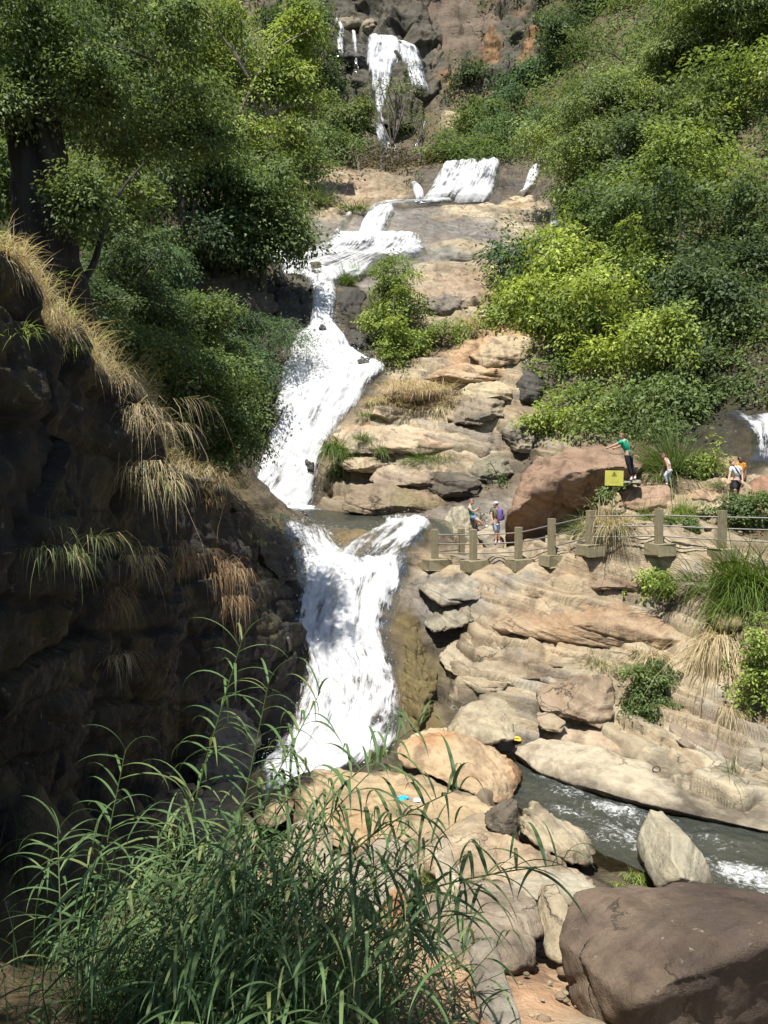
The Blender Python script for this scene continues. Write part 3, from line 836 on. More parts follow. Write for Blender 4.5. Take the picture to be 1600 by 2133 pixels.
fall('trickle', 'little trickle over the black ledge at the top of the orange terraces', [
    ((1096, 728, 44.2), (1104, 728, 44.2), .7), ((1094, 745, 43.6), (1104, 745, 43.6), .7), ((1090, 760, 43.2), (1106, 760, 43.2), .6)], 0.05, 0.12, 0.05, seed=19.5)


def water_sheet(name, poly_rows, z0, slope, foam_spots, chop, cell=0.09, dip=0.0):
    """poly_rows: (Y, xmin, xmax)"""
    rows = interp(np.array(poly_rows, float), int((poly_rows[-1][0] - poly_rows[0][0]) / cell))
    nc = int((rows[:, 2] - rows[:, 1]).max() / cell)
    t = np.linspace(0, 1, nc)
    X = rows[:, 1:2] * (1 - t) + rows[:, 2:3] * t
    Yv = np.broadcast_to(rows[:, 0:1], X.shape)
    q = np.stack([X.ravel(), Yv.ravel(), np.zeros(X.size)], 1)
    fo = np.zeros(X.size)
    for (fx, fy, fr, fs) in foam_spots:
        ang = math.radians(-40)
        dx, dy = q[:, 0] - fx, q[:, 1] - fy
        a, b = dx * math.cos(ang) + dy * math.sin(ang), -dx * math.sin(ang) + dy * math.cos(ang)
        fo = np.maximum(fo, fs * np.exp(-((a / (fr * 1.7)) ** 2 + (b / fr) ** 2)))
    z = z0 + slope[0] * q[:, 0] + slope[1] * (q[:, 1] - rows[0, 0]) + chop * (0.7 * fbm(q * np.array((1.0, 1.0, 1)), 3) + 0.4 * noise(q * 4.1)) * (0.5 + fo) + 0.10 * fo
    z = z - dip * (1 - smooth01(q[:, 1], rows[0, 0], rows[0, 0] + 1.8))
    V = np.stack([q[:, 0], q[:, 1], z], 1)
    o = mesh_np(name, V, grid_faces(len(rows), nc), STREAM, None, True, {'foam': ('FLOAT', fo)})
    tag(o, kind='structure')
    return o


_f = lambda px, Y: (px - 800) / 1677 * Y
water_sheet('stream_water', [(10.6, 8.5, 16), (12.5, 5.6, 15), (14, 4.6, 14), (16, 3.2, 12), (18, 2.4, 9), (20.4, 1.6, 6)], -6.86, (-0.012, 0.004),
            [(_f(1290, 16.6), 16.6, .55, .62), (_f(1200, 17.6), 17.6, .5, .45), (_f(1300, 15.6), 15.6, .5, .5), (_f(1350, 15.1), 15.0, .35, .5), (_f(1570, 13.9), 13.9, .6, .66), (_f(1150, 18.6), 18.5, .4, .5), (_f(1240, 16.2), 16.2, .5, .36), (_f(1420, 16.4), 16.5, .6, .25), (_f(1540, 16), 16.2, .25, .4), (_f(1260, 15.4), 15.4, .4, .4), (_f(1180, 16.6), 16.6, .4, .45), (_f(1480, 15.4), 15.3, .5, .36), (_f(1350, 16.4), 16.3, .5, .4)], 0.11)
water_sheet('pool_water', [(30.6, -3.6, 2.4), (32, -4.6, 2.6), (35, -6.2, 0.4), (38, -7.4, -2.2), (40, -7.6, -3)], -1.60, (0.0, 0.052),
            [(-5.4, 38.2, 1.4, .95), (-4.0, 38.0, 1.1, .95), (-2.6, 36, .8, .2), (1.2, 32.2, .7, .45), (-4.5, 36.5, 1.0, .3)], 0.06, dip=0.6)

# ------------------------------------------------------------------ rocks
def ico(n):
    bm = bmesh.new()
    bmesh.ops.create_icosphere(bm, subdivisions=n, radius=1.0)
    V = np.array([v.co for v in bm.verts]); Fc = np.array([[v.index for v in f.verts] for f in bm.faces])
    bm.free()
    return V, Fc


ICO = {k: ico(k) for k in (2, 3, 4, 5, 6)}
_rock_id = [0]
PALS = (TAN, PALE, ORANGE, RED, GREY, BROWN, WETB, SAND, MOSSY, DARK)


def hull_planes(pts):
    bm = bmesh.new()
    for p in pts: bm.verts.new(p)
    bmesh.ops.convex_hull(bm, input=list(bm.verts))
    bm.normal_update()
    pl = np.array([(*f.normal, f.normal.dot(f.verts[0].co)) for f in bm.faces if f.calc_area() > 1e-7])
    bm.free()
    return pl


def rock(name, pts, tint=TAN, label=None, cat='boulder', group=None, n=5, sharp=70, led=0.12, T=0.30, dip=None, rough=0.10, wl=None,
         wet=0.0, moss=0.05, tint2=None, kind=None, fine=0.03, seed=None, cuts=16, lam=0.7):
    _rock_id[0] += 1
    s = _rock_id[0] if seed is None else seed
    pts = np.asarray(pts, float)
    c = (pts.max(0) + pts.min(0)) / 2 * 0.5 + pts.mean(0) * 0.5
    q = pts - c
    pl = hull_planes([tuple(p) for p in q])
    if cuts:
        gc = np.random.default_rng(900 + s)
        _, _, W = np.linalg.svd(q - q.mean(0), full_matrices=False)
        ex = np.array([np.abs(q @ W[k]).max() for k in range(3)])
        cn = gc.normal(size=(cuts, 3)); cn = (cn / ex) @ W; cn /= np.linalg.norm(cn, axis=1)[:, None]
        cn[:, 2] = np.where(cn[:, 2] < -0.3, -cn[:, 2], cn[:, 2])
        ch = (cn @ q.T).max(1) * gc.uniform(0.84, 0.985, cuts)
        pl = np.concatenate([pl, np.concatenate([cn, ch[:, None]], 1)])
    h = pl[:, 3].copy()
    if (h <= 0.02).any(): h = np.maximum(h, 0.02 * np.abs(q).max())
    # sample directions spread by the size of the rock along its main axes
    U, S, Vt = np.linalg.svd(q - q.mean(0), full_matrices=False)
    ext = np.array([np.abs(q @ Vt[k]).max() for k in range(3)])
    D0, Fc = ICO[n]
    d = (D0 * ext) @ Vt
    d /= np.linalg.norm(d, axis=1)[:, None]
    m = np.maximum(d @ pl[:, :3].T / h[None], 0)
    mx = m.max(1)
    r = 1.0 / (mx * ((m / mx[:, None]) ** sharp).sum(1) ** (1.0 / sharp))
    V = c + d * r[:, None]
    size = float(np.cbrt(np.prod(ext)))
    # smooth-ish normals from the radial surface
    e = V[Fc]
    fn = np.cross(e[:, 1] - e[:, 0], e[:, 2] - e[:, 0])
    nn = np.zeros_like(V)
    for k in range(3): np.add.at(nn, Fc[:, k], fn)
    nn /= np.linalg.norm(nn, axis=1)[:, None] + 1e-12
    if (nn * d).sum() < 0: nn = -nn; Fc = Fc[:, ::-1]
    if dip is None:
        rr = random.Random(s)
        dip = (rr.uniform(-.5, .5), rr.uniform(-.5, .2), 1)
    bed, ld = strata(V, dip, T, s % 50, 0.12 * size + 0.05, wl or 0.3 / size)
    lo = fbm(V * (0.8 / size) + s * 3.3, 4, 0.55)
    ridg = 1 - np.abs(fbm(V * (1.6 / size) + s * 1.3, 3))
    dd = 1.35 * led * ld + rough * size * (0.9 * lo - 0.35 * ridg) + 1.5 * fine * size * fbm(V * (5.5 / size) + s, 4)
    V = V + nn * dd[:, None]
    kk = np.array((0.78, 0.83, 0.82)) if tint not in PALS else np.ones(3)
    tn = (np.array(tint) * kk)[None] * (1 + 0.15 * noise(V * (1.3 / size) + s)[:, None])
    if tint2 is not None:
        g = smooth01(noise(V * (0.9 / size) + s * 2.2), -0.15, 0.4)[:, None]
        tn = tn * (1 - g) + np.array(tint2)[None] * np.array((0.78, 0.83, 0.82)) * g
    tn = np.concatenate([tn, np.full((len(tn), 1), lam)], 1)
    o = mesh_np(name, V, Fc, ROCK, None, True, {'tint': ('FLOAT_COLOR', tn), 'rk': ('FLOAT_VECTOR', np.stack([bed, np.maximum(wet, wetline(V)), np.full(len(V), moss)], 1))})
    return tag(o, label, cat if not kind else None, group, kind or 'thing')


def chunk(outline, thick, back=0.82, front=None, drop=0.0, adj=1.0):
    """3-D point set of a rock from its outline, its near points and its depth"""
    outline = [(p[0], p[1], p[2] * adj) for p in outline]
    front = [(p[0], p[1], p[2] * adj) for p in front] if front else None
    o = np.array([P(*p) for p in outline])
    c = o.mean(0)
    b = c + (o - c) * back + np.array((0, thick, -drop))
    f = np.array([P(*p) for p in front]) if front else (c + (o - c) * 0.55 + np.array((0, -0.30 * thick, 0)))
    return np.concatenate([o, b, f])


def Yl(Y, pts): return [(x, y, Y) for x, y in pts]


# the big rocks one by one
rock('fence_boulder', [P(*p) for p in ((1042, 1088, 30.4), (1052, 1063, 30.2), (1089, 1052, 29.6), (1131, 1008, 29.3), (1173, 978, 29.4), (1220, 984, 29.2), (1258, 973, 29.5), (1292, 966, 30.0), (1342, 978, 30.8),
      (1084, 978, 32.2), (1112, 950, 32.9), (1197, 938, 33.4), (1239, 922, 34.0), (1290, 922, 34.0), (1346, 930, 33.4),
      (1050, 1160, 32.0), (1112, 1160, 32.4), (1180, 1135, 32.6), (1250, 1075, 33.0), (1310, 1025, 33.2), (1080, 1110, 35.5), (1330, 1010, 36.5), (1200, 975, 37))], (0.29, 0.185, 0.13), 'huge reddish brown boulder with a dark undercut face behind the fence', n=6, sharp=60, led=0.12, T=0.5, dip=(0.3, 0.1, 1), rough=0.07, tint2=(0.36, 0.26, 0.185), fine=0.02, cuts=6, lam=0.6)
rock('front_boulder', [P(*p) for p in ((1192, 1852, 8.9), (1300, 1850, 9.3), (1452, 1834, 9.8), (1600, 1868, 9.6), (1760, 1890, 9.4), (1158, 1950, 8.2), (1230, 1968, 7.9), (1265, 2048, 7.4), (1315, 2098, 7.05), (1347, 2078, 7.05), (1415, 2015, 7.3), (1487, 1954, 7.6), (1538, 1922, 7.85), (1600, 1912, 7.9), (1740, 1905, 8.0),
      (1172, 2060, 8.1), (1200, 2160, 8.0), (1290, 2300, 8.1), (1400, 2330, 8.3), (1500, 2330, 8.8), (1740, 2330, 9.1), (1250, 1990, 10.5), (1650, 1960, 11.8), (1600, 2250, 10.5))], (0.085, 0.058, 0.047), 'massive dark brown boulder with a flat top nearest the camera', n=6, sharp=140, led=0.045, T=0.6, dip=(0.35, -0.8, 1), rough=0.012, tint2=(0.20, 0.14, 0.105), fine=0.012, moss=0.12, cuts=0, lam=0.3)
rock('pointed_boulder', chunk([(1400, 1737, 13.7), (1440, 1742, 13.8), (1472, 1790, 13.7), (1502, 1850, 13.6), (1430, 1870, 13.1), (1362, 1850, 13.2), (1372, 1800, 13.4)], 1.4, front=[(1425, 1830, 12.8), (1400, 1790, 13.1)]), (0.44, 0.385, 0.29), 'pale pointed pyramid shaped boulder standing in the stream', n=5, led=0.02, rough=0.035, sharp=120, fine=0.012, cuts=0, lam=0.4)
rock('orange_slab', chunk([(822, 1545, 18.6), (900, 1524, 19.0), (1012, 1526, 19.3), (1062, 1580, 18.6), (1109, 1612, 18.2), (1092, 1662, 17.2), (1062, 1694, 16.6), (1000, 1672, 16.6), (880, 1612, 17.6), (812, 1585, 18.2)], 2.2, front=[(1010, 1620, 16.9), (1040, 1650, 16.7), (900, 1590, 17.8)], drop=0.4), (0.55, 0.40, 0.26), 'orange stained pale boulder below the foot of the lower waterfall', n=6, led=0.05, rough=0.07, tint2=(0.56, 0.32, 0.17), sharp=18)
rock('flat_slab', chunk([(578, 1650, 17.4), (600, 1606, 18.0), (760, 1588, 18.6), (880, 1605, 18.0), (1000, 1662, 16.6), (1072, 1696, 15.8), (1010, 1730, 14.6), (860, 1760, 14.0), (700, 1760, 14.2), (592, 1712, 16.0)], 1.2, front=[(800, 1700, 14.9), (700, 1690, 15.2)], drop=1.4), (0.50, 0.375, 0.24), 'broad flat tan slab with blue litter on it between reeds and waterfall', n=6, led=0.05, rough=0.06, T=0.2)
rock('leaning_flake', chunk([(1006, 1712, 14.4), (1040, 1692, 14.5), (1082, 1670, 14.7), (1086, 1700, 14.7), (1078, 1735, 14.5), (1055, 1752, 14.2), (1020, 1735, 14.2)], 0.5, front=[(1050, 1715, 14.25)]), (0.16, 0.13, 0.10), 'dark upright rock flake leaning between the pale slabs', n=4, led=0.02, rough=0.05)
rock('ridged_boulder', chunk([(1084, 1690, 15.4), (1112, 1664, 15.8), (1165, 1695, 15.4), (1215, 1728, 15.0), (1256, 1768, 14.6), (1244, 1800, 14.0), (1200, 1806, 13.8), (1120, 1765, 14.2), (1084, 1735, 14.6)], 1.0, front=[(1190, 1770, 13.9), (1140, 1735, 14.3)], drop=.5), PALE, 'ridged pale rock pointing into the stream beside the leaning flake', n=5, led=0.07, T=0.12, dip=(1, 0.2, 0.5), rough=0.08)
rock('potholed_slab', chunk([(886, 1775, 12.8), (930, 1735, 13.6), (990, 1714, 14.0), (1110, 1772, 13.0), (1200, 1800, 12.6), (1262, 1838, 12.0), (1240, 1872, 11.4), (1100, 1850, 11.4), (960, 1830, 11.6), (890, 1810, 12.0)], 1.0, front=[(1000, 1790, 12.0), (1100, 1815, 11.8)], drop=.9), (0.47, 0.36, 0.25), 'low tan rock with two shallow hollows beside the stream', n=6, led=0.06, rough=0.09, T=0.16)
rock('grey_slab', chunk([(1064, 1830, 11.6), (1110, 1800, 12.2), (1200, 1806, 12.2), (1266, 1850, 11.4), (1230, 1885, 10.8), (1140, 1880, 10.8), (1080, 1865, 11.0)], 0.9, drop=.5), (0.44, 0.385, 0.30), 'grey tan slab just behind the top of the massive dark boulder', n=5, led=0.05, rough=0.07)
rock('cap_rock', chunk([(872, 1925, 9.8), (905, 1885, 10.2), (980, 1858, 10.6), (1080, 1860, 10.6), (1135, 1890, 10.2), (1142, 1950, 9.5), (1090, 1962, 9.2), (960, 1962, 9.3)], 1.0, front=[(1000, 1930, 9.3), (1080, 1925, 9.3)], drop=.3), (0.33, 0.265, 0.205), 'grey brown rock with a dark split under it in front of the reeds', n=5, led=0.05, rough=0.06)
rock('undercut_block', chunk([(892, 1990, 8.9), (930, 1950, 9.2), (1040, 1955, 9.2), (1138, 1960, 9.3), (1136, 2020, 8.9), (1100, 2045, 8.7), (1000, 2075, 8.8), (920, 2090, 9.0)], 1.2, front=[(1000, 2010, 8.35), (1080, 2000, 8.45)]), (0.35, 0.28, 0.22), 'rounded grey brown block with a shaded undercut above the sand', n=5, led=0.03, rough=0.06)
rock('pale_sliver', chunk([(1146, 1890, 9.9), (1186, 1880, 9.9), (1180, 1960, 9.5), (1160, 2010, 9.2), (1140, 1990, 9.3)], 0.8), PALE, 'pale rock sliver wedged beside the massive dark boulder', n=4, led=0.03)
rock('pool_stone', chunk(Yl(34.2, [(604, 1074), (612, 1064), (630, 1058), (648, 1068), (648, 1077), (620, 1080)]), 0.6), (0.10, 0.095, 0.085), 'small dark stone sitting in the pool below the main waterfall', 'stone', n=4, wet=0.6)
rock('whale_boulder', chunk([(710, 1062, 34.6), (716, 1030, 34.9), (760, 1008, 35.6), (850, 1012, 35.6), (905, 1022, 35.4), (934, 1050, 34.8), (925, 1080, 34.2), (850, 1080, 34.2), (760, 1074, 34.2)], 2.0, front=[(800, 1052, 33.9), (870, 1055, 33.9)]), (0.33, 0.25, 0.175), 'long rounded brown boulder along the pool edge below the terraces', n=6, led=0.09, T=0.3, dip=(0.12, -0.3, 1), rough=0.07, wet=0.35, tint2=(0.27, 0.22, 0.13))
rock('seat_boulder', chunk([(905, 1128, 32.2), (925, 1085, 32.7), (945, 1054, 33.2), (968, 1050, 33.4), (992, 1075, 33.3), (1000, 1110, 33.0), (990, 1135, 32.3), (940, 1142, 32.0)], 1.2), (0.36, 0.315, 0.24), 'grey rock behind the seated woman at the end of the fence', n=5, led=0.05, rough=0.07)
rock('dark_boulder', chunk([(925, 1060, 35.4), (950, 1030, 35.9), (1000, 1018, 36.2), (1050, 1025, 36.0), (1075, 1060, 35.6), (1060, 1100, 35.0), (980, 1100, 34.8)], 1.6), (0.17, 0.155, 0.125), 'dark green grey rock behind the man with the backpack', n=5, led=0.1, rough=0.09, wet=0.3, moss=0.3)
rock('foot_rock', chunk([(988, 1112, 32.4), (1010, 1098, 32.7), (1030, 1092, 32.8), (1040, 1105, 32.5), (1035, 1122, 32.2), (1000, 1128, 32.1)], 0.7), (0.40, 0.34, 0.26), 'low pale rock under the outstretched foot of the seated woman', n=4, led=0.04)
rock('mossy_shoulder', chunk([(672, 1040, 38.6), (672, 985, 39.4), (690, 930, 40.3), (712, 925, 40.6), (730, 975, 39.8), (755, 1020, 38.6), (740, 1060, 37.8), (700, 1062, 37.9)], 2.0), (0.15, 0.13, 0.08), 'dark mossy shoulder of rock on the right side of the main waterfall', n=5, led=0.15, T=0.4, wet=0.5, moss=0.7)
rock('golden_rib', chunk([(836, 1330, 24.4), (850, 1285, 25.2), (866, 1300, 25.0), (892, 1370, 24.0), (916, 1405, 23.3), (902, 1450, 22.5), (892, 1510, 21.5), (870, 1530, 20.9), (838, 1500, 21.7), (845, 1420, 22.8)], 1.3, front=[(870, 1400, 22.7), (875, 1480, 21.3)], drop=.6), (0.23, 0.165, 0.075), 'golden mossy rib of rock along the right side of the lower waterfall', n=6, led=0.07, rough=0.12, wet=0.55, moss=0.75)
rock('mossy_shelf', chunk(adj=0.975, outline=[(650, 1150, 29.2), (690, 1108, 31.0), (760, 1096, 31.6), (806, 1112, 30.8), (800, 1140, 29.6), (740, 1165, 28.6), (690, 1185, 28.0)], thick=1.0, drop=.5), (0.26, 0.19, 0.10), 'flat golden mossy rock dividing the rapids above the lower waterfall', n=5, led=0.05, rough=0.06, wet=0.5, moss=0.4)
rock('fall_stone', chunk(Yl(23.0, [(540, 1440), (545, 1390), (580, 1365), (612, 1385), (624, 1430), (600, 1478), (560, 1485)]), 1.4), (0.06, 0.055, 0.05), 'black wet rounded rock jutting into the lower waterfall from the cliff', n=5, wet=0.7, led=0.06)
rock('cliff_buttress', chunk([(490, 1330, 24.2), (520, 1240, 25.0), (570, 1215, 25.6), (606, 1260, 25.6), (612, 1330, 24.9), (600, 1400, 24.2), (540, 1440, 23.6), (490, 1420, 23.6)], 2.0), (0.10, 0.09, 0.07), 'dark bulging buttress of rock beside the middle of the lower waterfall', n=5, wet=0.4, led=0.12, T=0.4)
rock('cliff_foot_boulder', chunk([(365, 1500, 18.2), (380, 1478, 18.4), (445, 1474, 18.8), (500, 1525, 18.8), (532, 1590, 18.4), (525, 1645, 17.6), (430, 1660, 17.0), (372, 1590, 17.4)], 2.0), (0.21, 0.185, 0.15), 'grey boulder standing at the foot of the dark cliff', n=5, led=0.05, rough=0.07)
# right bank slabs
rock('pale_nose', chunk([(926, 1528, 20.7), (960, 1475, 21.6), (992, 1452, 22.0), (1040, 1470, 21.6), (1088, 1516, 20.8), (1075, 1540, 20.2), (1000, 1560, 19.8), (940, 1550, 20.0)], 1.6, drop=.4, adj=0.96), PALE, 'smooth pale rock nose right of the golden mossy rib', n=6, led=0.05, rough=0.06)
rock('streamside_slab', chunk([(1056, 1560, 20.2), (1130, 1528, 20.8), (1300, 1566, 19.6), (1450, 1620, 18.6), (1600, 1684, 17.6), (1820, 1735, 17.0), (1820, 1760, 15.8), (1600, 1732, 16.0), (1440, 1696, 16.5), (1290, 1660, 17.3), (1120, 1610, 19.0)], 0.9, front=[(1300, 1640, 17.5), (1450, 1680, 16.8)], drop=.9, adj=0.975), (0.53, 0.44, 0.33), 'long smooth pale slab sloping into the stream', n=6, lam=0.4, cuts=6, led=0.04, rough=0.025, T=0.22, dip=(0.32, -0.35, 1), fine=0.01)
rock('second_slab', chunk([(1120, 1530, 21.0), (1180, 1492, 21.6), (1300, 1510, 21.2), (1450, 1565, 20.0), (1620, 1650, 18.6), (1620, 1692, 18.0), (1450, 1616, 19.0), (1300, 1568, 20.0), (1180, 1540, 20.6)], 0.9, front=[(1380, 1585, 19.6), (1250, 1545, 20.4)], drop=.4, adj=0.975), (0.45, 0.34, 0.245), 'long layered tan slab resting above the smooth streamside slab', n=6, led=0.08, rough=0.03, T=0.2, dip=(0.32, -0.3, 1), fine=0.012)
rock('dark_slab', chunk([(1385, 1490, 20.8), (1450, 1450, 21.4), (1600, 1530, 20.4), (1700, 1560, 20.0), (1700, 1690, 18.6), (1600, 1640, 18.8), (1480, 1580, 19.6), (1390, 1540, 20.2)], 1.2, drop=.3, adj=0.96), (0.31, 0.245, 0.19), 'greyish brown slab under the straw grass on the right bank', n=5, led=0.10, T=0.25, dip=(0.3, -0.2, 1))
rock('split_block', chunk([(1116, 1452, 22.0), (1150, 1424, 22.4), (1212, 1440, 22.3), (1284, 1398, 22.6), (1290, 1480, 21.8), (1252, 1524, 21.2), (1172, 1496, 21.4), (1125, 1482, 21.6)], 1.3, adj=0.96), (0.36, 0.27, 0.195), 'angular brown block above the layered slab with a gap beneath', n=5, led=0.07, T=0.25, dip=(0.4, -0.3, 1))
rock('wedge_stone', chunk([(1118, 1496, 21.2), (1150, 1484, 21.5), (1182, 1505, 21.2), (1170, 1528, 20.9), (1125, 1522, 20.9)], 0.6, adj=0.96), (0.42, 0.33, 0.235), 'small wedge of rock below the angular brown block', 'stone', n=4, led=0.04)
rock('upper_slab', chunk([(905, 1372, 24.0), (930, 1332, 24.5), (1000, 1314, 24.7), (1180, 1306, 24.5), (1330, 1316, 24.0), (1340, 1370, 23.2), (1230, 1400, 22.7), (1100, 1430, 22.4), (1000, 1452, 22.2), (960, 1420, 22.7)], 1.6, front=[(1060, 1380, 22.9), (1200, 1360, 22.9)], adj=0.985), (0.42, 0.345, 0.25), 'broad banded slab with pale streaks above the nook with the trickle', n=6, led=0.15, T=0.26, dip=(0.12, -0.2, 1), rough=0.07, tint2=(0.30, 0.24, 0.18))
rock('arched_slab', chunk([(1000, 1300, 25.0), (1040, 1268, 25.5), (1170, 1252, 25.5), (1310, 1246, 25.2), (1450, 1300, 24.2), (1510, 1345, 23.2), (1420, 1372, 22.8), (1330, 1335, 23.2), (1170, 1316, 24.0), (1040, 1318, 24.3)], 1.6, front=[(1250, 1295, 23.6), (1380, 1320, 23.0)], adj=0.96), (0.40, 0.28, 0.185), 'arching brown slab in the middle of the right bank', n=6, led=0.09, T=0.28, dip=(0.18, -0.2, 1), rough=0.05)
for (ol, lab, t, t2) in (
    ([(868, 1225, 26.8), (900, 1200, 27.2), (980, 1192, 27.2), (1030, 1215, 26.6), (1000, 1250, 25.8), (920, 1262, 25.6)], 'grey white layered slab by the top of the lower waterfall', (0.40, 0.355, 0.29), (0.22, 0.20, 0.17)),
    ([(880, 1300, 25.6), (910, 1262, 26.2), (1000, 1255, 26.2), (1020, 1285, 25.5), (960, 1312, 24.9), (900, 1320, 24.9)], 'dark edged slab over the black nook beside the lower waterfall', (0.33, 0.285, 0.22), (0.14, 0.125, 0.10)),
    ([(1180, 1195, 25.9), (1240, 1165, 26.4), (1400, 1172, 25.8), (1480, 1200, 25.0), (1440, 1240, 24.2), (1300, 1232, 24.7), (1210, 1225, 25.1)], 'wide reddish brown slab just below the fence posts', (0.36, 0.255, 0.175), (0.28, 0.20, 0.14)),
    ([(1040, 1225, 26.2), (1090, 1190, 26.8), (1190, 1192, 26.5), (1230, 1215, 25.8), (1160, 1245, 25.2), (1070, 1252, 25.3)], 'tan slab between the fence and the arching brown slab', (0.42, 0.33, 0.235), (0.33, 0.25, 0.175)),
    ([(1300, 1350, 23.8), (1360, 1330, 24.1), (1460, 1372, 23.2), (1560, 1440, 21.8), (1500, 1462, 21.2), (1390, 1420, 22.0), (1320, 1385, 22.8)], 'brown slab dipping to the right under the arching slab', (0.38, 0.285, 0.205), (0.24, 0.19, 0.145)),
    ([(1080, 1400, 23.3), (1140, 1360, 23.9), (1250, 1352, 23.8), (1310, 1380, 23.2), (1260, 1408, 22.6), (1150, 1428, 22.4)], 'grey banded slab left of the dense rounded shrub', (0.36, 0.305, 0.235), (0.22, 0.19, 0.15)),
    ([(1460, 1330, 23.2), (1500, 1310, 23.4), (1580, 1345, 22.6), (1640, 1400, 21.6), (1560, 1410, 21.4), (1490, 1372, 22.2)], 'tan slab under the hanging straw grass', (0.40, 0.31, 0.22), (0.27, 0.20, 0.15)),
):
    rock('bank_slab', chunk(ol, 1.3, adj=0.978), t, lab, 'rock slab', 'layered slabs of the right bank', n=5, tint2=t2, led=0.13, T=0.22, dip=(0.2, -0.15, 1), rough=0.05, cuts=10, lam=0.85)
rock('edge_block', chunk([(1484, 1280, 22.6), (1540, 1285, 22.4), (1545, 1305, 22.2), (1500, 1312, 22.2)], 0.6, adj=0.96), (0.30, 0.24, 0.14), 'mossy flat stone under the green grass on the right bank', 'stone', n=4, moss=0.5)
# by the main cascade
for (ol, lab, t, w_, n_) in (
    ([(692, 650, 48.6), (700, 612, 49.6), (735, 590, 50.4), (762, 605, 50.2), (772, 680, 48.4), (750, 715, 47.2), (705, 705, 47.2)], 'black rounded boulder right of the top of the main waterfall', (0.075, 0.068, 0.06), 0.5, 5),
    ([(560, 690, 47.0), (552, 640, 48.0), (575, 590, 49.2), (610, 600, 49.0), (638, 645, 48.0), (632, 680, 47.0), (600, 708, 46.4)], 'dark boulder left of the narrow top of the main waterfall', (0.085, 0.073, 0.06), 0.4, 5),
    ([(556, 600, 50), (558, 560, 51), (585, 552, 51.2), (600, 580, 50.6), (598, 610, 49.8)], 'upright dark block beside the white torrent under the tree', (0.12, 0.10, 0.08), 0.2, 4),
    ([(600, 625, 49.2), (604, 596, 50), (628, 590, 50.2), (642, 605, 49.6), (636, 640, 48.6)], 'dark stone left of the narrow neck of water', (0.07, 0.063, 0.056), 0.6, 4),
    ([(640, 606, 50.2), (646, 590, 50.8), (668, 594, 50.6), (672, 610, 50), (655, 618, 49.8)], 'small black rock splitting the water at the cascade neck', (0.06, 0.055, 0.05), 0.7, 4),
    ([(642, 572, 53.2), (645, 546, 54.2), (668, 545, 54.2), (678, 565, 53.4), (665, 580, 52.8)], 'mossy topped stone in the veil of water', (0.11, 0.10, 0.05), 0.5, 4),
    ([(662, 690, 46.2), (670, 672, 46.6), (684, 680, 46.4), (682, 696, 46.0)], 'little black rock in the middle of the white neck', (0.05, 0.046, 0.042), 0.7, 3),
    ([(740, 760, 44.2), (748, 735, 45), (775, 738, 45), (790, 765, 44.4), (770, 780, 43.8)], 'wet dark ledge rock at the bush beside the main waterfall', (0.09, 0.08, 0.07), 0.7, 4),
    ([(640, 990, 39.6), (632, 962, 40.0), (650, 940, 40.4), (662, 960, 40.1), (658, 990, 39.5)], 'black rock showing through the lower right of the main waterfall', (0.07, 0.064, 0.058), 0.8, 4),
    ([(720, 725, 46.0), (708, 690, 47), (740, 680, 47.4), (780, 700, 47), (775, 735, 45.8)], 'dark rock shelf under the black boulder by the main waterfall', (0.08, 0.07, 0.06), 0.6, 4),
):
    rock('cascade_rock', chunk(ol, 1.8), t, lab, 'rock', 'dark rocks of the main waterfall', n=n_, wet=w_, led=0.08, rough=0.09)
rock('overhang_rock', chunk([(338, 590, 47), (360, 558, 48), (430, 545, 48.6), (500, 540, 49), (560, 575, 48.8), (580, 640, 47.2), (560, 680, 46.2), (500, 690, 45.4), (440, 650, 45.6), (370, 620, 46.2)], 3.0, front=[(470, 600, 45.4), (520, 640, 45.0), (420, 590, 46)]), (0.12, 0.098, 0.075), 'large dark overhanging rock in tree shade left of the cascade', n=6, led=0.2, T=0.5, rough=0.12)
rock('brown_outcrop', chunk([(872, 640, 49.8), (880, 570, 53), (940, 540, 54.5), (1040, 535, 55), (1070, 580, 53.5), (1100, 620, 51), (1040, 660, 49), (960, 640, 49), (920, 610, 50)], 3.0, front=[(1000, 610, 49.4), (940, 590, 50.6)]), (0.37, 0.275, 0.20), 'jagged reddish brown outcrop above the terraces, below the pale slab', n=6, led=0.28, T=0.5, dip=(0.5, -0.4, 1), rough=0.12)
rock('grey_ledge', chunk([(875, 648, 49.0), (880, 615, 50), (930, 605, 50.4), (985, 625, 50), (975, 650, 49.2), (930, 662, 48.8)], 2.0), (0.22, 0.185, 0.155), 'grey ledge jutting out under the reddish outcrop', n=5, led=0.15)
